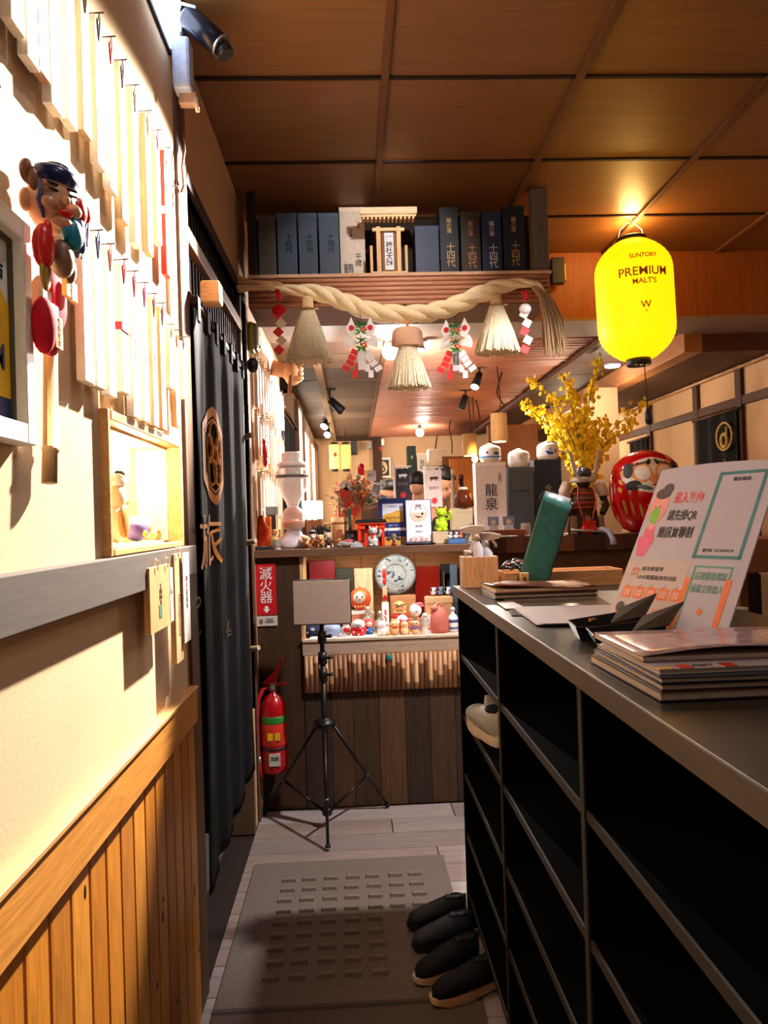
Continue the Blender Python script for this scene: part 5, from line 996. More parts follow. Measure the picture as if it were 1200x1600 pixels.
FG('golden_beckoning_figure', 'small gold figure standing by the glass dispenser', 'figurine', onc(429, 3.84), [('body', M((226,176,110), r=.4), [('l', [(.022, 0), (.03, .01), (.024, .06), (.014, .07)], 0, 0, 16), ('e', 0, 0, .086, .017)]), ('arm', M((226,176,110), r=.4), [('t', [(.016, 0, .05), (.03, -.006, .08), (.026, -.008, .1)], .006, 6)]), ('base', M((140,96,60)), [('l', [(.03, 0), (.032, .004)], 0, 0, 16)])])
FG('clear_display_cup', 'clear faceted cup on the counter in front of the gold figure', 'cup', onc(433, 3.79), [('cup', GLS, [('l', [(.016, 0), (.024, .05), (.022, .05), (.014, .004)], 0, 0, 12)]), ('base', M((190,190,200), r=.2), [('l', [(.02, 0), (.018, .006)], 0, 0, 12)])])
FG('dark_flat_box', 'flat dark box at the left front corner of the counter', 'box', onc(410, 3.76), [('box', M((40,40,42), r=.5), [('bev', .001), ('b', -.04, .036, -.02, .03, 0, .018)]), ('lid', M((54,54,56)), [('b', -.041, .037, -.021, .031, .013, .0185)])])
FG('grey_card_holder', 'grey-blue card holder above the amber bottle on the left wall end', 'card holder', onc(425, 4.05), [('holder', M((110,122,136), r=.4), [('b', -.036, .036, -.006, .006, .18, .225)]), ('stand', M((40,36,36), r=.5), [('b', -.024, .024, -.004, .006, 0, .18)])])
r = T('dark_twig_bonsai', 'dark twiggy dwarf plant on the counter behind the dog figures', 'plant', onc(499, 3.98)); b = MB()
for k in range(120):
    a, e2 = random.uniform(0, 2*pi), random.uniform(.0, 1); q_ = Vector((.065*math.cos(a)*e2, .05*math.sin(a)*e2, .06+random.uniform(0, .05))); b.t([q_*.4+Vector((0, 0, .02)), q_, q_+Vector((random.uniform(-.012, .012), random.uniform(-.01, .01), random.uniform(-.004, .014)))], [.003, .004, .0015], 4, False)
b.go('twigs', M((52,42,38), r=.7, var=.4), r, kind='stuff'); MB().l([(.03, 0), (.036, .02), (.03, .024)], 0, 0, 16).go('pot', M((60,44,36), r=.5), r)
GDG = 'little animal figures in a row on the counter edge'
def critter(px_, Y, c, c2, lab, h=.06, hat=None):
    ps = [('body', M(c, r=.5), [('e', 0, .008, h*.45, .022, .026, h*.32), ('t', [(-.012, -.008, h*.4), (-.013, -.01, 0)], .006, 6), ('t', [(.012, -.008, h*.4), (.013, -.01, 0)], .006, 6), ('t', [(-.012, .024, h*.4), (-.013, .026, 0)], .006, 6), ('t', [(.012, .024, h*.4), (.013, .026, 0)], .006, 6)]),
          ('head', M(c2, r=.5), [('e', 0, -.018, h*.95, .017, .016, .016), ('e', 0, -.033, h*.88, .008, .009, .007), ('c', (-.012, -.014, h*1.05), (-.017, -.012, h*1.3), .006, .001, 8), ('c', (.012, -.014, h*1.05), (.017, -.012, h*1.3), .006, .001, 8)]), ('eyes', INK, [('e', -.007, -.032, h*1.0, .002), ('e', .007, -.032, h*1.0, .002)])]
    if hat: ps.append(('hat', M(hat, r=.5), [('e', 0, -.016, h*1.22, .02, .018, .012)]))
    return FG('animal_figure', lab, 'figurine', onc(px_, Y), ps, group=GDG)
critter(489, 3.80, (190,110,70), (236,220,206), 'brown and white dog figure with a black hat, left of three', .065, (24,24,24))
critter(501, 3.79, (170,120,60), (230,190,130), 'golden tan dog figure, middle of three on the counter edge', .055)
critter(513, 3.82, (70,46,38), (210,190,170), 'dark brown dog figure, right of three by the barrel', .065)
critter(477, 3.86, (200,160,90), (230,200,150), 'small yellow cat figure at the foot of the glass dispenser', .05)
r = FG('wooden_barrel', 'pale stave barrel with two tiny dolls on top, on the counter', 'barrel', onc(532, 3.96), [
 ('staves', WD((206,160,110), sc=16), [('l', [(.040, 0), (.042, .03), (.045, .10), (.046, .155), (.042, .155), (.04, .14)], 0, 0, 24, 1, .02, 12)]), ('hoop*', WD((150,96,56), 'x'), [('l', [(.0465, .118), (.048, .12), (.048, .128), (.0465, .13)], 0, 0, 24), ('l', [(.043, .02), (.0445, .022), (.0445, .03), (.043, .032)], 0, 0, 24)]),
 ('handle', WD((196,140,90), 'x'), [('t', [(-.05, -.01, .118), (-.075, -.01, .122), (-.085, -.012, .118)], .008, 6)]), ('brand_mark', M((150,70,50)), [('b', -.012, .012, -.0475, -.043, .05, .09)])])
for k, (dx, lab) in enumerate(((-6, 'tiny peach doll standing left on the barrel rim'), (4, 'tiny red doll standing right on the barrel rim'))):
    FG('tiny_doll', lab, 'doll', (onc(532+dx, 3.96)[0], 3.96, TC+.156), [('body', M((230,150,110) if k == 0 else (210,60,50), r=.5), [('l', [(.008, 0), (.012, .006), (.007, .03)], 0, 0, 12)]), ('head', M((240,196,160), r=.5), [('e', 0, 0, .038, .009)])], group='tiny dolls on the wooden barrel')
FG('black_wine_pouch', 'black pouch with grey embroidery between the barrel and the red gate', 'pouch', onc(550, 3.90), [('pouch', M((44,42,44), r=.7, k='cloth'), [('bev', .006), ('b', -.034, .034, -.012, .012, 0, .085)]), ('flap', M((54,52,54), r=.7), [('b', -.03, .03, -.014, -.011, .03, .06)]), ('embroidery', M((130,126,124), r=.6), [('e', 0, -.014, .055, .010, .002, .008)]), ('neck', M((52,60,52), r=.6), [('b', -.018, .0, -.004, .008, .08, .20)])])
FG('grey_red_pouch', 'crumpled grey pouch with a red tip lying on the counter edge', 'pouch', onc(541, 3.79), [('pouch', M((150,140,140), r=.6, k='cloth'), [('e', 0, 0, .016, .045, .024, .018), ('e', -.03, 0, .01, .02, .02, .012)]), ('red_tip', M((200,70,84), r=.6), [('e', .012, -.004, .03, .024, .016, .010)]), ('black_end', BLK, [('e', .038, 0, .022, .014, .014, .016)])])
FG('glass_plate_piece', 'small pale glass fan-shaped dish beside the grey pouch', 'dish', onc(557, 3.77), [('dish', M((176,180,186), r=.2), [('pr', [(-.034, 0), (.034, 0), (.024, .018), (0, .03), (-.02, .02)], -.008, .006)]), ('rib', M((200,204,210), r=.2), [('t', [(-.02, -.009, .004), (.0, -.009, .024)], .0015, 5)])])
# festival rake bouquet
kx = onc(557, 4.0); r = T('festival_rake_bouquet', 'bushy festival rake bouquet with fans, red cards and pine on the counter', 'bouquet', kx)
MB().l([(.03, 0), (.036, .02), (.028, .16), (.034, .22)], 0, 0, 18).go('bundle_base', WD((196,130,80)), r)
cs = [(180,60,50), (226,140,70), (196,170,130), (120,140,110), (90,110,80), (210,190,150), (200,90,80), (150,130,120)]
for j, c in enumerate(cs):
    b = MB()
    for k in range(45):
        a = random.gauss(0, .55); L_ = random.uniform(.10, .24); d = Vector((math.sin(a)*L_*.75, random.uniform(-.045, .03), .19+math.cos(a)*L_*.75)); b.t([Vector((math.sin(a)*.02, 0, .18)), d*.7+Vector((0, 0, .06)), d], .0014, 3, False, False); b.e(d.x, d.y, d.z, random.uniform(.004, .010), .004, random.uniform(.004, .009), 5, 4)
    b.go('filler_sprays', M(c, r=.6, var=.3), r, kind='stuff')
def rel(x, y, Y=3.95): p = AY(x, y, Y); return p.x-kx[0], p.z-kx[2]
def card(x, y, w, h, a, c, nm, txt=None, d=-.05, tc=(40,50,90)):
    X_1, Z_1 = rel(x, y); o = MB().cb(0, 0, 0, w, .003, h).go(nm, M(c, r=.5), r, 0, (X_1, d, Z_1), (0, R_(a), 0))
    if txt:
        t_ = TX(txt, min(w*.5, h*.3), M(tc, r=.5), r, (X_1, d-.0025, Z_1), 'f', sp=.85); t_.rotation_euler = (pi/2, R_(a), 0)
card(549, 792, .05, .085, -38, (206,50,40), 'red_card', '大吉', -.055, (250,220,200)); card(539, 770, .05, .05, -30, (214,60,40), 'red_card'); card(541, 758, .045, .05, 30, (226,206,200), 'pink_card', '福')
card(580, 743, .052, .055, 2, (236,230,232), 'white_card', '笑門'); card(588, 765, .038, .075, 8, (226,232,244), 'blue_print_card', '開運\n招福\n千客', -.06); card(596, 758, .035, .05, 35, (236,236,240), 'white_fan_card', '万来', -.052)
card(564, 735, .034, .05, 0, (214,30,60), 'red_daruma_card', None, -.03); card(601, 778, .05, .02, 30, (170,180,206), 'blue_ribbon', None, -.06); card(546, 747, .03, .02, 0, (236,190,150), 'small_roof', None, -.05)
card(572, 742, .02, .05, -5, (230,150,60), 'gold_card', None, -.03)
b = MB(); X_1, Z_1 = rel(546, 742); b.pr([(X_1-.02, Z_1-.006), (X_1+.02, Z_1-.006), (X_1, Z_1+.014)], -.065, -.05); b.go('straw_hat', M((240,206,160), r=.6), r)
for (x, y, rr_, c, nm) in ((568, 775, .011, (230,140,30), 'gold_bell'), (566, 768, .011, (236,150,40), 'gold_bell'), (572, 770, .010, (230,130,30), 'gold_bell'), (565, 728, .015, (220,30,60), 'red_daruma'), (560, 745, .014, (190,190,196), 'silver_ball'), (577, 782, .018, (70,110,80), 'pine_ball')):
    X_1, Z_1 = rel(x, y); MB().e(X_1, -.055, Z_1, rr_, rr_*.8, rr_, 10, 7).go(nm, M(c, r=.4), r)
# red gate house, cats
gx = onc(580, 3.86); r = T('red_shrine_gate', 'bright red-orange miniature gate with black roof on the counter', 'model gate', gx); RO = M((226,58,20), r=.45)
for x in (-.062, .0, .062): MB().cb(x, 0, .058, .016 if x else .012, .018, .116).go('post', RO, r, .001)
MB().b(-.062, .062, .006, .012, 0, .115).go('panel', M((214,48,20), r=.5), r); MB().b(-.074, .074, -.014, .016, .088, .104).go('lower_beam', RO, r, .001); MB().b(-.078, .078, -.016, .018, .112, .124).go('upper_beam', RO, r, .001)
MB().pr([(-.086, .122), (.086, .122), (.076, .138), (-.076, .138)], -.02, .022).go('roof', M((26,24,28), r=.4), r); MB().cb(-.02, -.012, .097, .024, .004, .016).go('plaque', INK, r)
for x in (-.045, .045): MB().cb(x, .002, .05, .02, .004, .05).go('window', M((90,20,14), r=.5), r)
def cat(name, lab, loc, k, c, extra, arm=1, bib=None, ec=(40,50,70)):
    mt = M(c, r=.45)
    ps = [('body', mt, [('e', 0, 0, .22, .22, .18, .24, 18, 10), ('e', 0, -.02, .40, .15, .13, .16), ('e', -.11, -.14, .06, .09, .09, .06), ('e', .11, -.14, .06, .09, .09, .06)]),
          ('head', mt, [('e', 0, -.02, .66, .20, .17, .16, 18, 10), ('c', (-.13, -.02, .74), (-.17, -.02, .90), .07, .008, 10), ('c', (.13, -.02, .74), (.17, -.02, .90), .07, .008, 10), ('e', 0, -.17, .61, .07, .04, .05)]),
          ('raised_arm', mt, [('t', [(arm*.14, -.02, .40), (arm*.28, -.05, .46), (arm*.32, -.08, .62), (arm*.31, -.10, .72)], [.06, .065, .055, .06], 10)]), ('lowered_arm', mt, [('t', [(-arm*.15, -.02, .42), (-arm*.17, -.12, .28), (-arm*.10, -.19, .24)], [.055, .05, .05], 10)]),
          ('eyes', M(ec, r=.4), [('e', -.08, -.175, .68, .028, .014, .012), ('e', .08, -.175, .68, .028, .014, .012), ('e', 0, -.205, .63, .016, .01, .01)])]+extra
    return FG(name, lab, 'cat figurine', loc, ps, k)
cat('beckoning_cat', 'small silver-white beckoning cat in front of the red gate', onc(583, 3.785), .118, (190,196,196), [('bib', RED, [('e', 0, -.10, .50, .13, .08, .03)]), ('coin', M((226,110,40), r=.4), [('e', -.02, -.19, .42, .07, .03, .045)]), ('foot_mat', M((70,60,60), r=.5), [('l', [(.3, -.0), (.3, .02)], 0, 0, 20)])])
bxg = bx_('speckled_box', 'speckled tan box under the lime green cat', 'box', 676, 700, 831, None, 3.84, M((196,176,146), r=.7, k='plaster', sc=60, var=.3), .09, TC)
zt = AY(690, 831, 3.84).z
cat('green_beckoning_cat', 'lime green beckoning cat with its left paw raised on a box', (IX(690, 3.88, zt+.05), 3.885, zt+.0018), .150, (176,214,30), [('tail', M((176,214,30), r=.45), [('t', [(-.1, .16, .1), (-.24, .14, .12)], .05, 8)]), ('collar', M((150,190,20), r=.5), [('e', 0, -.03, .52, .15, .13, .03)])], 1, None, (130,170,20))
FG('horned_skull_figure', 'small dark horned figure with a red base in front of the blue poster', 'figurine', onc(615, 3.79), [('head', M((120,104,90), r=.5), [('e', 0, -.004, .045, .016, .014, .018), ('e', 0, -.01, .03, .009, .01, .012)]), ('horns', M((40,34,34), r=.5), [('t', [(-.012, 0, .05), (-.03, 0, .055), (-.03, 0, .085)], [.008, .006, .002], 6), ('t', [(.012, 0, .05), (.03, 0, .055), (.03, 0, .085)], [.008, .006, .002], 6)]), ('shoulders', M((70,60,56), r=.5), [('e', -.026, 0, .035, .012, .01, .01), ('e', .026, 0, .035, .012, .01, .01)]), ('base', M((150,30,24), r=.5), [('l', [(.014, 0), (.006, .02)], 0, 0, 12)])])
# posters on stands
def stand(name, lab, x0, x1, y0, y1, Y, c, z=TC): 
    X0, X1 = IX(x0, Y, z+.1), IX(x1, Y, z+.1); h = AY((x0+x1)/2, y0, Y).z-z; r = T(name, lab, 'poster', ((X0+X1)/2, Y, z), rot=(R_(-4), 0, 0)); w = (X1-X0)/2
    MB().b(-w, w, 0, .005, 0.001, h).go('panel', M(c, r=.35), r, .001); MB().pr([(-.02, .004), (.02, .004), (0, h*.6)], .006, .05).go('rear_stand', M((60,60,64)), r)
    return r, w, h
r, w, h = stand('navy_beer_poster', 'navy framed beer poster with gold hill print standing on the counter', 592, 637, 778, 850, 3.90, (24,44,110))
MB().b(-w*.72, w*.72, -.0008, 0, h*.48, h*.88).go('sky_print', M((206,214,230), r=.4), r); MB().pr([(-w*.72, h*.48), (w*.72, h*.48), (w*.72, h*.70), (w*.3, h*.74), (-w*.1, h*.68), (-w*.5, h*.66), (-w*.72, h*.63)], -.0014, -.0004).go('gold_hill', M((206,160,60), r=.4), r)
TX('PREMIUM', .021, M((96,60,20)), r, (0, -.002, h*.57), 'f'); TX("MALT'S", .012, M((96,60,20)), r, (0, -.002, h*.51), 'f'); TX('生ビール', .012, WHT, r, (0, -.002, h*.41), 'f'); MB().b(-w*.92, w*.92, -.0008, 0, h*.30, h*.36).go('white_band', WHT, r); MB().b(-w, w, -.0008, 0, 0, h*.17).go('gold_band', M((190,150,70), r=.4), r); TX('SUNTORY', .010, M((40,60,120)), r, (0, -.002, h*.82), 'f')
r, w, h = stand('white_cup_poster', 'white poster with a round sake-cup print standing on the counter', 634, 675, 780, 842, 3.86, (60,60,110))
MB().b(-w*.93, w*.93, -.0008, 0, h*.06, h*.985).go('sheet', M((232,232,242), r=.4), r); b = MB(); b.t([(w*.66*math.cos(a), -.001, h*.70+w*.66*math.sin(a)) for a in [j*pi/12 for j in range(25)]], .0014, 5); b.go('ring', M((206,160,130), r=.5), r)
MB().pr([(w*.62*math.cos(a), h*.70+w*.62*math.sin(a)) for a in [pi+j*pi/10 for j in range(11)]], -.0013, -.0006).go('peach_half', M((236,196,176), r=.5), r)
b = MB(); b.t([(-w*.25, -.002, h*.64), (0, -.002, h*.60), (w*.25, -.002, h*.62)], [.001, .004, .002], 6); b.e(w*.3, -.002, h*.68, .006, .002, .007, 8, 5); b.go('crane_print', INK, r); TX('特選\nさくら', .014, M((60,60,90)), r, (0, -.002, h*.82), 'f', sp=.9); TX('純米酒', .012, M((90,90,110)), r, (0, -.002, h*.40), 'f'); TX('季節限定', .009, M((140,140,150)), r, (0, -.002, h*.28), 'f'); TX('冷やして美味しい', .008, M((170,170,180)), r, (0, -.002, h*.16), 'f')
# tray of little flags
tr0 = onc(656, 3.80); r = T('black_tray', 'small black tray with tiny paper flags on the counter edge', 'tray', tr0); MB().l([(.07, 0), (.085, .006), (.082, .009), (.06, .005)], 0, 0, 28, .5).go('tray', M((26,24,26), r=.3), r)
for k in range(8):
    c = [(236,120,110), (200,214,206), (236,150,150), (240,236,234)][k % 4]; q_ = FG('paper_flag', ('pink', 'pale green', 'rose', 'white')[k % 4]+' paper flag cluster, '+ORD[k]+' along the black tray', 'flag', (tr0[0]-.05+k*.0135, 3.80-.006*(k % 2), TC+.0095), [('stick', M((200,180,150)), [('t', [(0, 0, 0), (0, 0, .026)], .0012, 5)]), ('flag', M(c, r=.6), [('cb', .004, 0, .018, .012, .002, .014), ('cb', -.002, .003, .012, .010, .002, .012)])], group='paper flags on the black tray')
# banners
def banner(x0, x1, y0, y1, c, lab, Y, beef, dotc, tx_):
    X0, X1 = IX(x0, Y, TC+.25), IX(x1, Y, TC+.25); zt = AY((x0+x1)/2, y0, Y).z; zb = AY((x0+x1)/2, y1, Y).z; r = T('mini_banner', lab, 'banner', (X0, Y, TC), group='small beef banners behind the posters'); w = X1-X0
    MB().c((0, 0, 0), (0, 0, zt-TC+.012), .0055, n=10).go('pole', WHT, r); MB().c((-.01, 0, zt-TC), (w+.01, 0, zt-TC), .0035, n=8).go('crossbar', WHT, r); MB().l([(.03, 0), (.03, .006), (.006, .012)], 0, 0, 16).go('base', WHT, r)
    MB().b(.008, w, -.001, .001, zb-TC, zt-TC-.010).go('cloth', M(c, r=.8, k='cloth'), r)
    for k in range(3): MB().cb(.014+k*(w-.024)/2, 0, zt-TC-.005, .009, .003, .014).go('loop', M(c if c[0] > 100 else (226,220,220), r=.8), r)
    cx, cz = w*.55, (zt-TC)-(zt-zb)*.27; cm_ = M(beef, r=.7)
    MB().pr([(cx-.022, cz+.008), (cx+.018, cz+.010), (cx+.026, cz+.004), (cx+.024, cz-.003), (cx+.017, cz-.001), (cx+.016, cz-.014), (cx+.011, cz-.014), (cx+.010, cz-.005), (cx-.012, cz-.006), (cx-.013, cz-.014), (cx-.018, cz-.014), (cx-.019, cz-.004), (cx-.024, cz-.002)], -.0022, -.0012).go('cow_print', cm_, r)
    TX(tx_, .020, M((150,130,130), r=.7), r, (cx, -.002, (zt-TC)-(zt-zb)*.52), 'f'); MB().disc(cx, (zt-TC)-(zt-zb)*.84, .016, .017, -.0022, -.0012).go('red_disc', M(dotc, r=.6), r)
banner(617, 641, 729, 782, (56,56,62), 'charcoal mini banner with a white cow print and red disc', 4.04, (236,232,232), (206,40,50), '黒毛牛')
banner(664, 691, 731, 792, (236,214,212), 'pale pink mini banner with a brown cow print and red disc', 4.02, (90,50,50), (216,60,70), '宮崎牛')
# big bottle, carton, little animals
bx_('cardboard_bottle_box', 'tan carton with red print under the round brown flask', 'carton', 706, 739, 794, None, 3.92, M((190,170,140), r=.8), .07, TC, txt=[('一番', .018, .34, .5, (190,80,40))])
zt = AY(722, 794, 3.95).z
FG('brown_demijohn', 'round brown glass flask glinting on the tan carton', 'flask', (IX(725, 3.96, zt), 3.955, zt+.002), [('flask', M((110,50,24), r=.08, tr=.3), [('l', [(.045, 0), (.055, .01), (.052, .05), (.038, .085), (.02, .10), (.02, .108)], 0, 0, 28)]), ('collar', M((220,214,206), r=.15), [('l', [(.021, .09), (.024, .10), (.02, .112)], 0, 0, 20)]), ('glint_label', M((226,120,70), r=.3), [('e', .03, -.035, .05, .008, .006, .028)])])  # orange glint on the glass is painted as a narrow blob
FG('dark_tall_bottle', 'tall dark brown bottle standing behind the round flask', 'bottle', onc(723, 4.14), [('bottle', M((60,30,26), r=.15), [('l', [(.034, 0), (.036, .01), (.036, .22), (.016, .29), (.013, .36)], 0, 0, 20)]), ('cap', M((90,50,40), r=.3), [('l', [(.015, .35), (.015, .375)], 0, 0, 14)])])
FG('thin_glass_bottle', 'thin clear bottle with a pale cap beside the tall dark bottle', 'bottle', onc(710, 4.18), [('bottle', M((180,160,140), r=.15), [('l', [(.014, 0), (.016, .01), (.016, .26), (.008, .32), (.008, .38)], 0, 0, 16)]), ('cap', M((226,190,150), r=.4), [('l', [(.01, .38), (.01, .41)], 0, 0, 12)])])
FG('blue_tray', 'blue flat tray holding tiny white animals near the spray bottles', 'tray', onc(714, 3.82), [('tray', M((70,110,170), r=.5), [('bev', .002), ('b', -.05, .06, -.03, .04, 0, .022)]), ('back', M((40,44,54), r=.5), [('b', -.05, .06, .03, .04, .02, .07)])])
for k, (px_, c) in enumerate(((703, (236,230,222)), (712, (230,224,216)), (719, (214,120,90)))):
    FG('tiny_animal', ('tiny white animal on the blue tray, nearest the green cat', 'tiny white animal in the middle of the blue tray', 'tiny reddish fish-like animal on the blue tray')[k], 'figurine', (IX(px_, 3.81, TC+.04), 3.81, TC+.0235), [('body', M(c, r=.5), [('e', 0, 0, .012, .013, .01, .011), ('e', .004, -.004, .028, .008)]), ('ears', M((200,90,80), r=.5), [('c', (.0, -.004, .034), (-.004, -.004, .044), .003, .001, 6), ('c', (.008, -.004, .034), (.012, -.004, .044), .003, .001, 6)])], group='tiny animals on the blue tray')

# ------------------------------------------------------------------ right bar with its top further back
RB = 4.62
br = T('bar_counter', 'walnut-edged bar counter running right behind the shoe shelf', 'counter', (0, 0, 0))
wc = [(94,58,46), (70,42,34), (108,66,48), (84,50,40), (120,76,54), (64,40,34)]; x = .63; k = 0
while x < 2.6:
    w = random.uniform(.10, .22); MB().b(x, min(x+w, 2.6)-.0006, RB-.03, RB+.012, 1.21, 1.309).go('edge_board', WD(wc[k % 6], 'z', r=.35), br, .001); x += w; k += 1
MB().b(.63, 2.6, RB+.0125, RB+.55, 1.272, 1.309).go('bar_top', WD((120,84,64), 'x', r=.25), br); MB().b(.63, 2.6, RB+.04, RB+.06, 0, 1.272).go('front_panel', WD((96,64,42), 'x'), br); MB().b(.63, 2.6, RB+.02, RB+.04, 1.02, 1.10).go('red_rail', M((120,34,20), r=.4), br); MB().b(.63, 2.6, RB+.0, RB+.02, 0, 1.02).go('dark_kickboard', M((22,16,14), r=.5), br)
BZ = 1.3095
def onr(px_, Y, zb=BZ): return (IX(px_, Y, zb+.1), Y, zb)
def rbox(x0, x1, y0, Y, c, lab, txts, group='tall sake boxes on the bar', z=BZ, dp=.11):
    return crate(x0, x1, y0, c, lab, txts, Y, group, 'sake_box', z, dp)
rbox(745, 793, 722, 4.82, (236,232,236), 'tall white sake box with big brushed characters on the bar', [(V_('龍泉'), .088, -.0, .52, (36,40,60), 1.05), (V_('十四代'), .024, .30, .80, (120,120,130), .95)])
rbox(796, 836, 730, 4.84, (82,94,104), 'slate grey sake box with handwritten words, middle of three', [('La Impérienne', .020, 0, .66, (30,34,40), 1)])
r = rbox(837, 880, 718, 4.84, (36,46,60), 'dark navy sake box with an arched silver crest behind the green folder', [('❖', .05, 0, .62, (150,140,110), 1)])
MB().t([(.062*math.cos(a), -.003, .235+.06*math.sin(a)) for a in [j*pi/14 for j in range(15)]], .007, 6, flat=.4).go('crest_arch', M((140,140,140), r=.5), r)
GK = 'small straw-wrapped sake kegs on the tall boxes'
def keg(px_, yb, Y, lab, txt, tc, motif=None):
    z = AY(px_, yb, Y).z+.0015; k = 1.0
    r = T('straw_keg', lab, 'keg', (IX(px_, Y+.055, z), Y+.055, z), group=GK)
    MB().l([(.05, 0), (.066, .012), (.070, .05), (.070, .085), (.064, .10), (.02, .112)], 0, 0, 24, 1, .012, 24).go('straw_wrap', M((226,220,206), r=.7, k='cloth', sc=30, var=.25), r)
    MB().l([(.0712, .022), (.0716, .024), (.0716, .082), (.0712, .084)], 0, 0, 24).go('label_band', M((236,236,240), r=.5), r)
    MB().t([(-.06, 0, .10), (-.02, -.02, .118), (.02, .0, .114), (.06, 0, .10)], .005, 6).go('rope_tie', M((230,222,200), r=.7), r); MB().e(0, 0, .118, .018, .018, .010).go('rope_knot', M((226,216,196), r=.7), r)
    if motif == 'wave':
        MB().l([(.0722, .028), (.0724, .03), (.0724, .036), (.0722, .038)], 0, 0, 24).go('blue_stripe', M((50,130,200), r=.5), r); b = MB(); b.e(.028, -.068, .055, .02, .005, .010, 10, 6); b.go('wave_print', M((30,90,160), r=.5), r); MB().e(-.03, -.066, .062, .008, .004, .009, 8, 5).go('purple_print', M((120,70,170), r=.5), r)
    if motif == 'splash': b = MB(); b.e(.0, -.070, .04, .024, .005, .010, 10, 6); b.e(-.02, -.07, .05, .012, .005, .006, 10, 6); b.go('splash_print', M((30,90,190), r=.5), r); MB().e(.035, -.062, .055, .010, .005, .016, 8, 5).go('brown_print', M((150,100,80), r=.5), r)
    TX(txt, .030, M(tc, r=.5), r, (.0, -.076, .060), 'f')
    return r
keg(766, 722, 4.80, 'straw keg with blue wave print on the tall white box', '', (90,90,150), 'wave'); keg(811, 730, 4.82, 'straw keg with black character on the slate grey box', '久', (60,60,70)); keg(856, 718, 4.82, 'straw keg with blue splash print on the navy box', '大', (40,90,180), 'splash')
# cup stands, small glass box, wood slab
FG('wooden_sushi_stand', 'low reddish wooden stand on the bar below the white box', 'stand', onr(785, 4.65), [('slab', WD((150,90,64), 'x'), [('bev', .002), ('b', -.13, .14, -.03, .05, .012, .045)]), ('foot', WD((110,60,44)), [('b', -.12, -.10, -.03, .05, 0, .012), ('b', .11, .13, -.03, .05, 0, .012)])])
for px_, lab in ((771, 'blue-labelled clear card stand, left one on the wooden stand'), (795, 'blue-labelled clear card stand, right one on the wooden stand')):
    r = FG('card_stand', lab, 'card stand', (IX(px_, 4.655, BZ+.08), 4.66, BZ+.0465), [('card', M((150,166,210), r=.2), [('b', -.036, .036, -.002, .002, .03, .085)]), ('foot', M((226,232,244), r=.2), [('b', -.034, .034, -.016, .016, 0, .008), ('b', -.03, .03, -.003, .003, .004, .03)])], group='card stands on the bar'); MB().disc(0, .05, .018, .018, -.003, -.002).go('white_disc', WHT, r)
FG('glass_dome_figure', 'tiny amber figure inside a clear little case on the bar', 'figurine', onr(821, 4.66), [('case', M((230,226,220), r=.1, al=.35), [('l', [(.03, 0), (.034, .01), (.032, .07), (.03, .085)], 0, 0, 16)]), ('figure', M((206,130,50), r=.4), [('e', 0, -.004, .03, .015, .012, .024), ('e', 0, -.004, .062, .012)])])
tag(slab([(.75, 4.70), (1.18, 4.70), (1.18, 4.78), (.75, 4.78)], BZ+.0002, BZ+.004, 'white_bar_mat', WHT), 'bright white paper mat under the tall boxes on the bar', 'mat')
# samurai armour
sx, sY, s0 = onr(912, 4.72); k = 4.78/FPX
r = T('samurai_armor_doll', 'seated samurai armour doll with tall silver horns on the bar', 'armour doll', (sx, sY, s0)); AR = M((54,40,34), r=.4, k='cloth', var=.5); GDR = M((150,120,96), r=.4, k='cloth', sc=80, var=.5); LC = M((200,80,50), r=.6)
MB().l([(.10, 0), (.11, .03), (.095, .10), (.085, .16)], 0, 0, 20, .7).go('skirt_plates', AR, r)
for j in range(5): MB().pr([(-.11+j*.046, 0), (-.07+j*.046, 0), (-.072+j*.044, .12), (-.104+j*.044, .12)], -.085, -.078).go('skirt_panel', (GDR, AR)[j % 2], r, .001)
MB().l([(.07, .14), (.085, .18), (.082, .26), (.06, .30), (.03, .31)], 0, 0, 20, .75).go('cuirass', M((96,54,38), r=.3, k='cloth', var=.4), r)
for z in (.17, .20, .23, .26): MB().l([(.086-.1*(z-.2)**2*8, z), (.089, z+.004), (.086, z+.008)], 0, 0, 20, .76).go('lacing_row', LC if z != .23 else GDR, r)
for sg in (-1, 1):
    MB().t([(sg*.10, 0, .33), (sg*.125, -.01, .28), (sg*.13, -.02, .24)], [.035, .036, .034], 12).go('shoulder_guard', M((206,186,176), r=.5, k='cloth', sc=70, var=.3), r); MB().t([(sg*.12, -.01, .25), (sg*.135, -.04, .18), (sg*.10, -.07, .13)], [.028, .026, .02], 10).go('sleeve', AR, r)
    MB().t([(sg*.05, -.07, .31), (sg*.06, -.08, .22), (sg*.03, -.09, .10)], .005, 6).go('orange_cord', LC, r); MB().e(sg*.09, -.085, .20, .016, .01, .012).go('silver_fitting', M((200,196,190), r=.25, m=.7), r)
MB().e(0, -.02, .335, .045, .04, .04).go('face_mask', M((30,26,26), r=.3), r); MB().l([(.085, .335), (.075, .36), (.06, .37)], 0, 0, 20, .85).go('neck_guard', M((190,176,160), r=.4), r)
MB().e(0, -.005, .395, .058, .055, .045, 20, 10).go('helmet_bowl', M((66,66,74), r=.25, m=.5), r); MB().e(0, -.05, .41, .022, .014, .022).go('helmet_crest', M((120,124,136), r=.2, m=.7), r)
for sg in (-1, 1): b = MB(); b.pr([(0, .36), (sg*.03, .365), (sg*.055, .40), (sg*.085, .53), (sg*.115, .55), (sg*.105, .54), (sg*.075, .39), (sg*.04, .345), (0, .335)], -.066, -.060); b.go('silver_horn', M((206,206,210), r=.3, m=.4), r)
MB().e(.0, -.095, .035, .05, .02, .035).go('red_tassel', M((206,40,30), r=.7, k='cloth', var=.5), r); 
b = MB()
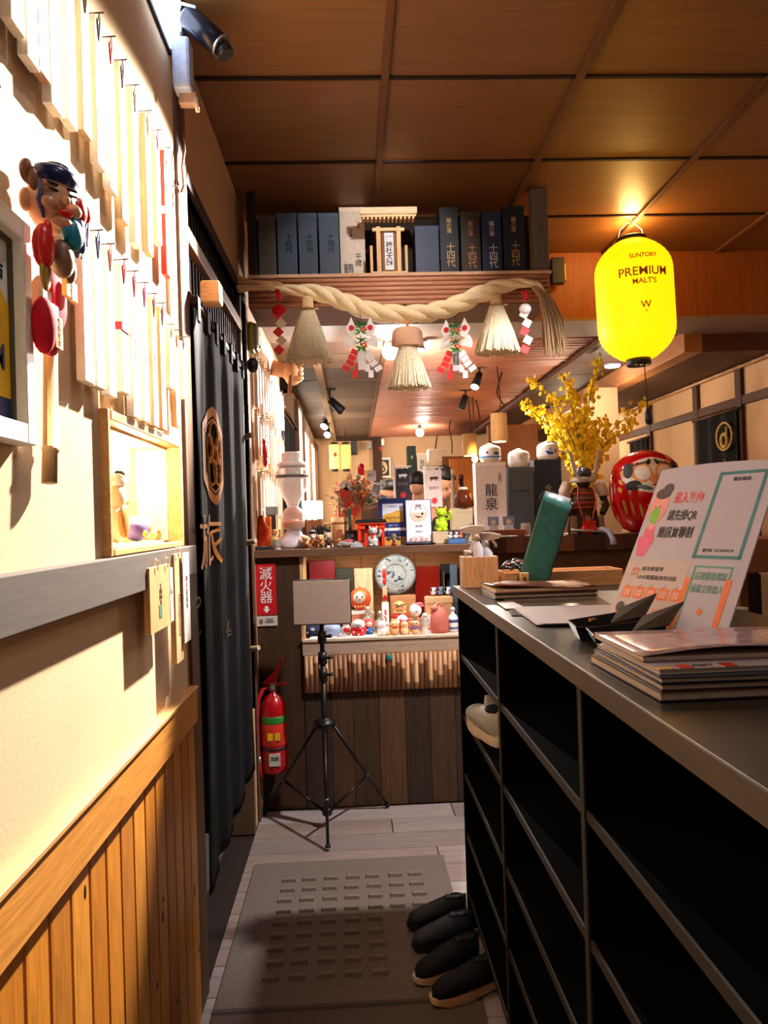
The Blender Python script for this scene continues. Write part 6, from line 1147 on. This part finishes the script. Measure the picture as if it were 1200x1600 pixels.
for j in range(60): a = random.uniform(-1.3, 1.3); b.t([(0, -.10, .07), (.05*math.sin(a), -.108, .07+.04*math.cos(a)*random.uniform(-.8, 1))], .0018, 4, False)
b.go('red_tassel_threads', M((226,60,40), r=.7), r, kind='stuff')
MB().t([(-.12, -.11, .035), (.06, -.125, .018)], [.005, .008], 8).go('sword', M((196,190,196), r=.3, m=.5), r); MB().b(-.14, .13, -.10, .06, -.0, .004).go('base', M((24,20,20), r=.2), r)
FG('blue_white_cloth_doll', 'blue and white cloth bundle hanging over the bar edge', 'cloth bundle', onr(940, 4.62, BZ+.004), [('cloth', M((176,184,214), r=.8, k='cloth', sc=30, var=.7), [('t', [(-.05, 0, .022), (0, -.01, .026), (.03, -.04, .014), (.045, -.062, -.03), (.05, -.064, -.07)], [.014, .02, .018, .018, .022], 10)]), ('red_knot', RED, [('e', -.05, -.01, .03, .018, .014, .02)])])
# orchids in a vase behind the armour
ox, oY, oz = onr(912, 5.02); r = T('yellow_orchid_spray', 'large vase of spreading yellow dancing orchids behind the armour doll', 'flowers', (ox, oY, oz)); ST2 = M((110,110,50), r=.6)
MB().l([(.05, 0), (.065, .03), (.06, .14), (.035, .24), (.045, .34), (.04, .34)], 0, 0, 22).go('vase', M((50,44,42), r=.3), r)
tips = [(818, 632), (832, 594), (880, 588), (936, 560), (1010, 628), (990, 660), (900, 620), (860, 620), (850, 660), (925, 600), (890, 600), (960, 680), (868, 650), (915, 640), (945, 655), (840, 640), (880, 660), (930, 670), (905, 655)]
FM = [M((255,226,50), r=.5, var=.15), M((250,212,36), r=.5, var=.15), M((226,180,30), r=.5, var=.15)]
def petal(b, c, s_, ax):
    u = ax.orthogonal().normalized(); v = ax.cross(u); 
    pts = [c+ax*(s_*.15)]
    lob = 12
    for j in range(lob):
        a = 2*pi*j/lob; q_ = s_*(1, .72, .35)[j % 3] if True else s_; q_ = s_*(.55+.45*math.cos(a*2)**2) if j > 2 else s_*1.1; pts.append(c+u*math.cos(a)*q_+v*math.sin(a)*q_-ax*s_*.15*(j % 2))
    b.add(pts, [(0, j+1, (j+1) % lob+1) for j in range(lob)])
nf2 = 0; 
for ti, (tx1, ty1) in enumerate(tips):
    e1 = AY(tx1, ty1, 5.02+random.uniform(-.16, .16))-Vector((ox, oY, oz)); mid = Vector((e1.x*.35, e1.y*.4, .34+(e1.z-.34)*.55)); st = [Vector((0, 0, .2)), Vector((e1.x*.06, 0, .36)), mid, e1*.8+mid*.2+Vector((0, 0, .01)), e1]
    cv = catm(st, 6); spray_ = MB().t(cv, [.0035]*(len(cv)-6)+[.002]*6, 5, False).go('flower_stem', ST2, r)
    L_ = (e1-mid).length; n = int(34+L_*60)
    for j in range(n):
        t = .30+.70*(j+random.random())/n; q_ = cv[min(len(cv)-1, int(t*(len(cv)-1)))]; off = Vector((random.gauss(0, 1), random.gauss(0, 1), random.gauss(0, 1)))*(.032*(1.15-t)+.010); s_ = random.uniform(.016, .030)*(1.35-t*.75)
        if nf2 < 290:
            b = MB(); petal(b, Vector((0, 0, 0)), 1, Vector((random.uniform(-.5, .5), -1, random.uniform(-.2, .6))).normalized())
            if nf2 < 12: fmesh = globals().setdefault('fms', []); fmesh.append(b.mesh('flower', FM[nf2 % 3]))
            o = D.objects.new('flower', random.choice(fms)); COL.objects.link(o); o.parent = r; o.location = q_+off; o.scale = (s_,)*3; o.rotation_euler = (random.uniform(-.6, .6), random.uniform(-.6, .6), random.uniform(-.9, .9)); nf2 += 1
        else: globals().setdefault('rest', []).append((q_+off, s_))
b = MB()
for q_, s_ in rest: petal(b, q_, s_, Vector((random.uniform(-.7, .7), -1, random.uniform(-.3, .7))).normalized())
b.go('flower_mass', FM[1], r, kind='stuff')
# daruma
dx_, dY_, dz_ = onr(1010, 4.86); dR = .235
r = T('large_daruma_doll', 'large glossy red round daruma doll with white face and gold strokes', 'doll', (dx_, dY_, dz_), rz=R_(-8)); 
pf = [(.10, 0), (.15, .02), (.205, .10), (.232, .20), (.236, .30), (.228, .38), (.20, .45), (.15, .50), (.09, .53), (.03, .545), (.001, .547)]
MB().l(pf, 0, 0, 40).go('body', M((196,14,16), r=.16, var=.08), r)
def onD(x, z, d=0):                     # point on the front of the round body
    for i in range(len(pf)-1):
        if pf[i][1] <= z <= pf[i+1][1]: R0 = pf[i][0]+(pf[i+1][0]-pf[i][0])*(z-pf[i][1])/(pf[i+1][1]-pf[i][1]); break
    else: R0 = .1
    return Vector((x, -math.sqrt(max(.0004, R0*R0-x*x))-d, z))
def decal(fn, d, nm, mt, n=28, rings=6):
    b = MB(); vs = [onD(*fn(0, 0), d)]
    for k in range(1, rings+1):
        for j in range(n): vs.append(onD(*fn(k/rings, 2*pi*j/n), d))
    fs = [(0, 1+j, 1+(j+1) % n) for j in range(n)]+[(1+k*n+j, 1+(k+1)*n+j, 1+(k+1)*n+(j+1) % n, 1+k*n+(j+1) % n) for k in range(rings-1) for j in range(n)]
    b.add(vs, fs, True); b.go(nm, mt, r)
el = lambda cx, cz, rx, rz, rot=0: (lambda q_, a: (cx+q_*(rx*math.cos(a)*math.cos(rot)-rz*math.sin(a)*math.sin(rot)), cz+q_*(rx*math.cos(a)*math.sin(rot)+rz*math.sin(a)*math.cos(rot))))
WM = M((226,224,226), r=.25)
decal(lambda q_, a: (q_*(.188*math.cos(a)), .370+q_*(.118*math.sin(a))*(1-.12*abs(math.cos(a)))), .002, 'face_patch', M((230,226,226), r=.25)); decal(el(-.07, .385, .062, .062), .004, 'skin_patch', M((226,150,90), r=.3)); decal(el(.07, .385, .062, .062), .004, 'skin_patch', M((226,150,90), r=.3)); decal(el(0, .345, .03, .03), .0045, 'nose_patch', M((226,160,100), r=.3))
decal(el(-.068, .385, .048, .048), .007, 'eye', WM); decal(el(.068, .385, .048, .048), .007, 'eye', WM); decal(el(0, .305, .018, .007), .007, 'mouth', M((206,50,40), r=.4))
for sg in (-1, 1):
    decal(el(sg*.148, .405, .026, .052, sg*.2), .006, 'brow', INK, 20, 4); decal(el(sg*.125, .305, .045, .032, -sg*.2), .006, 'moustache', INK, 20, 4); decal(el(sg*.06, .29, .05, .014, sg*.25), .0065, 'beard_stroke', M((90,100,116), r=.4), 20, 4); decal(el(sg*.025, .455, .012, .022, sg*.5), .006, 'forehead_mark', INK, 16, 3)
    decal(el(sg*.08, .445, .07, .006, -sg*.25), .0062, 'brow_line', M((70,60,60), r=.4), 20, 3)
for j, (x, z) in enumerate(((-.17, .20), (-.13, .19), (-.08, .175), (-.03, .165), (.03, .165), (.08, .175), (.13, .19), (.17, .20))): decal(el(x, z-.03, .008, .05, .25), .003, 'gold_stroke', M((196,150,70), r=.4), 16, 3)
for x, z in ((-.19, .33), (-.195, .28), (-.18, .38), (.19, .33), (.195, .28)): decal(el(x, z, .010, .02, .3), .003, 'gold_mark', M((206,150,60), r=.4), 12, 3)
# ------------------------------------------------------------------ hanging things of the rear room
GL2 = 'bark cylinder lamps hanging from the reed ceiling'
def bark(x, y0, y1, w, Y, lab):
    p = AY(x, y0, Y); q_ = AY(x, y1, Y); h = p.z-q_.z; R0 = w*Y/FPX/2; r = T('bark_lamp', lab, 'lamp', (p.x, Y, q_.z), group=GL2)
    MB().l([(R0*.96, 0), (R0, .004), (R0*1.0, h-.004), (R0*.9, h)], 0, 0, 24, 1, .012, 9).go('bark_shade', WD((176,134,84), 'z', sc=10), r)
    MB().l([(R0*.8, -.004), (R0*.82, .0)], 0, 0, 20).go('glow_disc', M((255,214,150), e=4), r); MB().t([(0, 0, h), (.02, 0, h+.08), (.0, 0, 2.6-q_.z)], .005, 5).go('hanger', M((60,40,30), r=.7), r)
bark(779, 646, 690, 26, 5.6, 'nearer bark cylinder lamp above the wave keg'); bark(733, 678, 712, 23, 7.0, 'farther bark cylinder lamp left of the wave keg')
GTW = 'bare twigs hanging under the reed ceiling'
for k, (pts, Y, lab) in enumerate((([(785, 580), (779, 600), (777, 615), (783, 627), (790, 635)], 5.5, 'long curved bare twig above the nearer bark lamp'), ([(743, 624), (748, 642), (750, 658)], 6.5, 'short straight bare twig above the farther bark lamp'), ([(705, 655), (702, 670), (706, 690), (706, 710)], 7.5, 'upright bare twig right of the round globe bulb'), ([(683, 680), (680, 700), (678, 714), (684, 720)], 8.2, 'thin bare twig curling over the pale cartons'))):
    Y = AZ(pts[0][0], pts[0][1], 2.599).y; pp = [AY(a, c, Y) for a, c in pts]; tag(MB().t(catm(pp, 4), [.007]*(len(catm(pp, 4))-1)+[.004], 5).go('bare_twig', M((66,40,30), r=.8)), lab, 'twig', GTW)
def globe(x, y, Y, R0, lab, e=14):
    p = AY(x, y, Y); r = T('globe_lamp', lab, 'lamp', tuple(p), group='lit lamps of the rear ceiling'); MB().e(0, 0, 0, R0, R0, R0, 18, 12).go('bulb', M((255,240,225), e=e), r); MB().l([(.018, R0*.85), (.024, R0*.9), (.024, R0+.05), (.05, R0+.055), (.05, 2.598-p.z)], 0, 0, 18).go('ceiling_cap', M((90,70,60), r=.5), r)
globe(610, 549, 4.74, .055, 'large glaring globe bulb behind the middle tassel'); globe(656, 676, 9.0, .05, 'small bright globe bulb farther down the reed ceiling')
GS2 = 'track spotlights of the rear room'
def spot(x, y, d, lab, R0=.035, lit=True, L_=.13, st=.05):
    q_ = AZ(x, y, 2.6); p = Vector((q_.x, q_.y, 2.598-st)); d = Vector(d).normalized(); r = T('track_spotlight', lab, 'spotlight', tuple(p), group=GS2); MB().t([(0, 0, 0), tuple(d*L_*.9), tuple(d*L_)], [R0*.7, R0, R0*1.02], 16).go('can', BLK, r); MB().t([tuple(d*L_), tuple(d*(L_+.006))], R0*.86, 16).go('lens', M((255,244,230), e=12) if lit else M((150,150,150), r=.2, m=.8), r); MB().t([(0, 0, 0), (0, 0, st)], .009, 8).go('stem', BLK, r); MB().cb(0, 0, st-.006, .10, .05, .012).go('ceiling_plate', BLK, r)
spot(749, 573, (-.35, -.35, -.8), 'lit black track spotlight pointing down at the sake boxes'); spot(727, 608, (-.25, .2, -.9), 'unlit black track spotlight hanging behind the lit one', lit=False)
spot(515, 608, (.5, .2, -.5), 'black cylinder spotlight above the left window strip', .045, False, .15, .09); spot(511, 655, (-.3, -.4, -.5), 'lit small spotlight, nearer of two over the far left wall', .05, True, .08, .03); spot(514, 671, (-.2, -.5, -.4), 'lit small spotlight, farther of two over the far left wall', .05, True, .07, .03)
spot(655, 529, (0, -.1, -1), 'black can spotlight right of the middle tassel', .034, True, .05, .02)
p = AZ(957, 572, 2.6); tag(MB().l([(.055, 2.592), (.06, 2.6), (.06, 2.61)], p.x, p.y, 24).go('downlight', M((236,232,255), e=5)), 'small round recessed downlight in the dark ceiling strip beside the lantern', 'downlight')
# glowing cylinder lanterns on the far wall
GC = 'white cylinder lanterns on the far wall'
for x, lab, mk in ((523, 'brighter cylinder lantern with a brown crest, left one', 1), (541, 'plainer cylinder lantern, right one beside the black box', 0)):
    Y = 9.4; p = AY(x, 733, Y); r = T('cylinder_lantern', lab, 'lantern', (p.x, Y, p.z), group=GC); MB().l([(.06, .0), (.066, .01), (.066, .30), (.06, .31)], 0, 0, 24).go('paper_shade', M((255,186,100), e=1.1 if mk else .5, r=.6), r); MB().l([(.045, -.03), (.045, .0)], 0, 0, 20).go('bottom_rim', BLK, r); MB().l([(.045, .31), (.045, .34)], 0, 0, 20).go('top_rim', BLK, r); MB().c((0, 0, .34), (0, 0, 2.598-p.z), .004, n=6).go('cord', BLK, r)
    if mk: MB().e(.012, -.064, .18, .024, .006, .03, 12, 6).go('crest_print', M((150,80,30), r=.6), r)
def wallbox(name, lab, cat, x0, x1, y0, y1, Y, c, dp, back, txt=None):
    a = AY(x0, y0, Y); d = AY(x1, y1, Y); r = T(name, lab, cat, ((a.x+d.x)/2, back, d.z)); w = (d.x-a.x)/2; h = a.z-d.z; MB().b(-w, w, -dp, 0, 0, h).go('body', M(c, r=.6), r, .003); MB().b(-w*.9, w*.9, -dp-.004, -dp, h*.06, h*.94).go('face_panel', M(tuple(min(255, q_+10) for q_ in c), r=.5), r)
    for q_ in (txt or []): TX(q_[0], q_[1], M(q_[4]), r, (q_[2]*w, -dp-.006, h*q_[3]), 'f', sp=.9)
    return r, w, h
wallbox('black_speaker', 'black wall speaker beside the cylinder lanterns', 'speaker', 548, 558, 690, 710, 10.2, (24,22,22), .14, 10.29)
wallbox('emergency_exit_light', 'white wall box with a red light on the far wall', 'light box', 584, 601, 686, 696, 10.2, (226,214,200), .08, 10.29); p = AY(594, 701, 10.2); tag(MB().cb(p.x, 10.21, p.z, .03, .02, .06).go('red_indicator', M((255,60,40), e=2)), 'small glowing red indicator under the white wall box', 'indicator')
wallbox('wall_camera', 'small grey camera on the dark far post', 'camera', 576, 581, 689, 700, 10.0, (120,120,120), .1, 10.2)
r, w, h = wallbox('framed_cat_print', 'white framed print with a round cream drawing on black', 'picture', 584, 612, 714, 746, 10.15, (226,216,204), .03, 10.29); MB().b(-w*.78, w*.78, -.040, -.034, h*.12, h*.88).go('black_mat', M((44,38,34), r=.6), r); MB().disc(0, h*.5, w*.6, h*.32, -.044, -.040).go('round_drawing', M((206,180,130), r=.6), r); MB().t([(-w*.3, -.046, h*.36), (0, -.046, h*.30), (w*.3, -.046, h*.38), (w*.2, -.046, h*.5), (0, -.046, h*.62)], .008, 6).go('ink_drawing', INK, r)
sy = AY(660, 741, 9.0).z; tag(MB().b(.62, 1.55, 8.9, 9.25, sy-.03, sy).go('box_shelf', WD((90,54,34), 'x')), 'dark wooden shelf of cartons at the back of the kitchen', 'shelf'); ST(MB().b(.60, .62, 8.9, 9.25, 0, sy-.03).b(1.55, 1.57, 8.9, 9.25, 0, sy-.03).go('trim_20', DKW))
GBX = 'boxes on the kitchen shelf'
for (x0, x1, yt, c, lab, tx_) in ((636, 650, 697, (42,58,54), 'dark green box, left on the kitchen shelf', [('♛', .05, 0, .6, (170,160,130))]), (651, 667, 709, (214,204,190), 'white box with black figures printed on it', [('笑\n福', .06, 0, .45, (60,56,54))]), (669, 697, 702, (206,190,164), 'large pale carton in the middle of the kitchen shelf', [('純米', .06, .2, .2, (120,100,80))]), (698, 712, 713, (180,158,124), 'brownish carton at the right of the kitchen shelf', [])):
    a = AY(x0, yt, 9.0); d = AY(x1, yt, 9.0); r = T('shelf_carton', lab, 'box', ((a.x+d.x)/2, 9.0, sy+.001), group=GBX); w = (d.x-a.x)/2-.003; h = a.z-sy; MB().b(-w, w, 0, .2, 0, h).go('carton', M(c, r=.7), r, .003); MB().b(-w-.001, w+.001, -.001, .201, h*.8, h*.802).go('lid_seam', M(tuple(int(q_*.7) for q_ in c)), r)
    for q_ in tx_: TX(q_[0], q_[1], M(q_[4]), r, (q_[2]*w, -.003, h*q_[3]), 'f')
p = AY(742, 717, 7.0); r = T('bare_wall_bulb', 'bare warm glowing bulb on the orange partition behind the kegs', 'bulb', tuple(p)); MB().e(0, 0, 0, .03, .03, .035, 12, 8).go('bulb', M((255,190,90), e=14), r); MB().c((0, 0, .03), (0, 0, .10), .016, n=10).go('socket', BLK, r); MB().c((0, 0, .10), (0, 0, 2.598-p.z), .004, n=6).go('cord', BLK, r)
lamp('POINT', (p.x, 6.9, p.z), 7, (1, .55, .16), .03, name='bare_bulb_light')
# noren on the right wall
def rn(x0, x1, y0, y1, lab, crest):
    a = AX(x0, y0, 2.76); d = AX(x1, y1, 2.76); r = T('wall_curtain', lab, 'curtain', (2.765, d.y, .9)); L_ = a.y-d.y; h = max(a.z, 2.12)-.9
    MB().grid(lambda u, v: (-.012+.012*math.sin(u*20), u*L_, v*h), 30, 4).go('cloth', M((20,19,20), r=.9, k='cloth'), r, solid=.003); MB().c((-.01, -.03, h+.01), (-.01, L_+.03, h+.01), .012, n=8).go('rod', DKW, r)
    if crest:
        q_ = AX(1133, 682, 2.74); b = MB(); y1_, z1_ = q_.y-d.y, q_.z-.9; b.t([(-.032, y1_+.11*math.cos(t), z1_+.10*math.sin(t)) for t in [j*pi/12 for j in range(25)]], .009, 5); b.t([(-.032, y1_+.04*math.cos(t), z1_-.03+.05*math.sin(t)) for t in [j*pi/8 for j in range(17)]], .014, 5); b.t([(-.032, y1_-.04, z1_+.07), (-.032, y1_-.03, z1_-.03), (-.032, y1_-.05, z1_-.07)], .010, 5); b.go('crest', M((190,160,90), r=.7), r)
        TX(V_('山家'), .13, M((150,130,90), r=.7), r, (-.034, y1_-.0, z1_-.30), 'r')
rn(1086, 1152, 660, 640, 'black wall curtain with a round gold crest on the right wall', True); rn(984, 1012, 700, 700, 'plain black wall curtain deeper along the right wall', False)
# low dark furniture and cup beyond the notice
r = T('side_table', 'dark dining table right of the shoe shelf behind the notice', 'table', (1.45, 2.5, 0)); TBZ = AY(1160, 985, 2.75).z
MB().b(-.25, 1.1, -.4, .6, TBZ-.03, TBZ).go('table_top', WD((44,30,26), 'x', r=.3), r, .003)
for x, y in ((-.2, -.35), (1.05, -.35), (-.2, .55), (1.05, .55)): MB().b(x-.03, x+.03, y-.03, y+.03, 0, TBZ-.03).go('leg', DKW, r)
cxp = AY(1157, 980, 2.7); FG('white_cup', 'white ribbed cup on the dark table beside the notice edge', 'cup', (cxp.x, 2.7, TBZ+.001), [('cup', M((190,176,170), r=.4), [('l', [(.022, 0), (.024, .004), (.028, .09), (.024, .09)], 0, 0, 18, 1, .02, 18)]), ('rim', M((206,194,186), r=.4), [('l', [(.0285, .088), (.0285, .093), (.025, .093)], 0, 0, 18)])])
FG('folded_napkins', 'pale purple folded napkins on the dark table behind the cup', 'napkins', (cxp.x+.12, 2.78, TBZ+.001), [('napkin', M((120,100,120), r=.9, k='cloth'), [('b', -.08, .10, -.05, .06, 0, .03)]), ('fold', M((140,120,136), r=.9, k='cloth'), [('e', 0, 0, .035, .07, .05, .012)])])
r = T('wooden_bench', 'rough brown wooden bench by the right wall, seen past the notice', 'bench', (2.3, 4.0, 0)); MB().b(-.35, .35, -.15, .25, 1.10, 1.28).go('back_rest', WD((130,84,60), 'x', sc=10), r, .01); MB().b(-.35, .35, -.15, .25, .42, .47).go('seat', WD((100,64,44), 'x'), r, .005)
for x in (-.32, -.05, .3): MB().b(x-.025, x+.025, .18, .24, 0, 1.1).go('upright', WD((110,74,40)), r)
for x in (-.32, .3): MB().b(x-.025, x+.025, -.14, -.08, 0, .42).go('leg', WD((100,64,44)), r)
# cabinet and staff behind the counters
ST(MB().b(1.02, 1.32, 7.6, 7.65, 0, 2.05).go('wall_kitchen_screen', WD((176,104,44), 'z', sc=6)))
def person(lab, x, ytop, Y, lean, face, glasses=False, hs=1.0, body=(40,40,44)):
    p = AY(x, ytop, Y); hz = p.z-.115*hs; r = T('person', lab, 'person', (p.x, Y, 0)); SKN = M((214,160,130), r=.5, var=.05)
    me = D.meshes.new('body'); V = [(0,.1,.95),(0,.1,1.10),(0,.08,hz-.30),(0,.05+lean*.3,hz-.20),(0,.0+lean,hz-.10),(0,-.0+lean,hz),(-.17,.06,hz-.27),(-.24,.02,hz-.48),(-.20,-.12,hz-.58),(.17,.06,hz-.27),(.24,.02,hz-.48),(.20,-.12,hz-.58)]
    E = [(0,1),(1,2),(2,3),(3,4),(4,5),(2,6),(6,7),(7,8),(2,9),(9,10),(10,11)]; me.from_pydata(V, E, []); me.materials.append(SKN); o = D.objects.new('body', me); COL.objects.link(o); o.parent = r
    m = o.modifiers.new('skin', 'SKIN'); rad = [.15,.15,.15,.07,.055,.06,.07,.048,.036,.07,.048,.036]
    for sv, q_ in zip(me.skin_vertices[0].data, rad): sv.radius = (q_, q_*.8)
    me.skin_vertices[0].data[0].use_root = True; s_ = o.modifiers.new('sub', 'SUBSURF'); s_.levels = s_.render_levels = 1
    y0 = lean; h = hs; dn = face
    MX = Matrix.Translation((0, y0, hz)) @ Matrix.Rotation(dn[0], 4, 'Z') @ Matrix.Rotation(dn[1], 4, 'X')
    b = MB(); b.M = MX; b.e(0, 0, 0, .076*h, .09*h, .112*h, 18, 12); b.e(0, -.06*h, -.05*h, .05*h, .04*h, .055*h, 12, 8); b.e(0, -.094*h, -.012*h, .012*h, .018*h, .022*h, 8, 6)
    for sg in (-1, 1): b.e(sg*.077*h, .0, -.01*h, .010*h, .02*h, .03*h, 8, 6)
    b.go('head', SKN, r); b = MB(); b.M = MX; b.e(0, .014*h, .03*h, .084*h, .094*h, .096*h, 18, 10, lambda x, y, z: (x, y if y > -.5 or z > .3 else y*.55, max(z, -.55 if y > 0 else .1))); b.go('hair', M((18,16,18), r=.5, k='cloth', sc=90, var=.4), r)
    b = MB(); b.M = MX
    for sg in (-1, 1): b.e(sg*.03*h, -.083*h, .008*h, .009*h, .006*h, .005*h, 8, 5)
    b.go('eyes', INK, r); b = MB(); b.M = MX; b.e(0, -.092*h, -.055*h, .022*h, .008*h, .006*h, 8, 5); b.go('mouth', M((170,80,70), r=.5), r)
    if glasses:
        b = MB(); b.M = MX
        for sg in (-1, 1): b.t([(sg*.032*h+.024*h*math.cos(a), -.10*h, .008*h+.018*h*math.sin(a)) for a in [j*pi/8 for j in range(17)]], .003, 5)
        b.t([(-.056*h, -.098*h, .01*h), (-.078*h, -.02*h, .012*h)], .003, 5); b.t([(.056*h, -.098*h, .01*h), (.078*h, -.02*h, .012*h)], .003, 5); b.go('glasses', M((150,150,156), r=.3, m=.7), r)
    b = MB(); b.l([(.19, .9), (.20, 1.0), (.20, hz-.36), (.16, hz-.26), (.075, hz-.20), (.06, hz-.17)], 0, .07, 20, .62)
    for sg in (-1, 1): b.t([(sg*.12, .07, hz-.27), (sg*.19, .06, hz-.30), (sg*.25, .02, hz-.44)], [.075, .078, .062], 12)
    b.l([(.15, .0), (.16, .5), (.19, .9)], 0, .09, 16, .6); b.go('uniform', M(body, r=.8, k='cloth'), r)
    return r
person('bespectacled cook with short dark hair behind the blue poster', 609, 752, 5.15, -.05, (R_(-50), R_(10)), True, .95)
person('dark-haired cook bowing his head behind the pink banner', 690, 731, 5.75, -.08, (R_(28), R_(30)), False, 1.12)
person('cook turned away, partly hidden between the two banners', 652, 738, 6.6, -.02, (R_(150), R_(15)), False, .95, (70,60,60))
# ceiling-side rail at the left rear and kitchen work surface
kt = tag(MB().b(-.45, .62, 4.9, 5.0, .0, .92).b(.62, .72, 4.9, 5.0, 0, .92).go('kitchen_worktop', WD((90,70,56), 'x')), 'low kitchen worktop behind the display counter', 'worktop')
# ------------------------------------------------------------------ lettering becomes plain meshes
bpy.context.view_layer.update()
dg = bpy.context.evaluated_depsgraph_get()
for o in [x for x in COL.objects if x.type == 'FONT']:
    me = D.meshes.new_from_object(o.evaluated_get(dg)); nm = o.name; par = o.parent
    n = D.objects.new('lettering', me); COL.objects.link(n); n.parent = par
    n.location = o.location; n.rotation_euler = o.rotation_euler; n.scale = o.scale
    if o.get('drape'):
        Mx = Matrix.LocRotScale(o.location, o.rotation_euler, o.scale); Mi = Mx.inverted()
        for v in me.vertices:
            p = Mx @ v.co; p.x = drape(p.y, p.z, .006)+p.x*.2; v.co = Mi @ p
    if o.get('wrap'):
        R0 = .2015
        for v in me.vertices:
            a = v.co.x/R0-.12; d_ = R0+v.co.z; x = math.sin(a)*d_; y = math.cos(a)*d_; v.co = Vector((x, v.co.y, y))
    D.objects.remove(o)
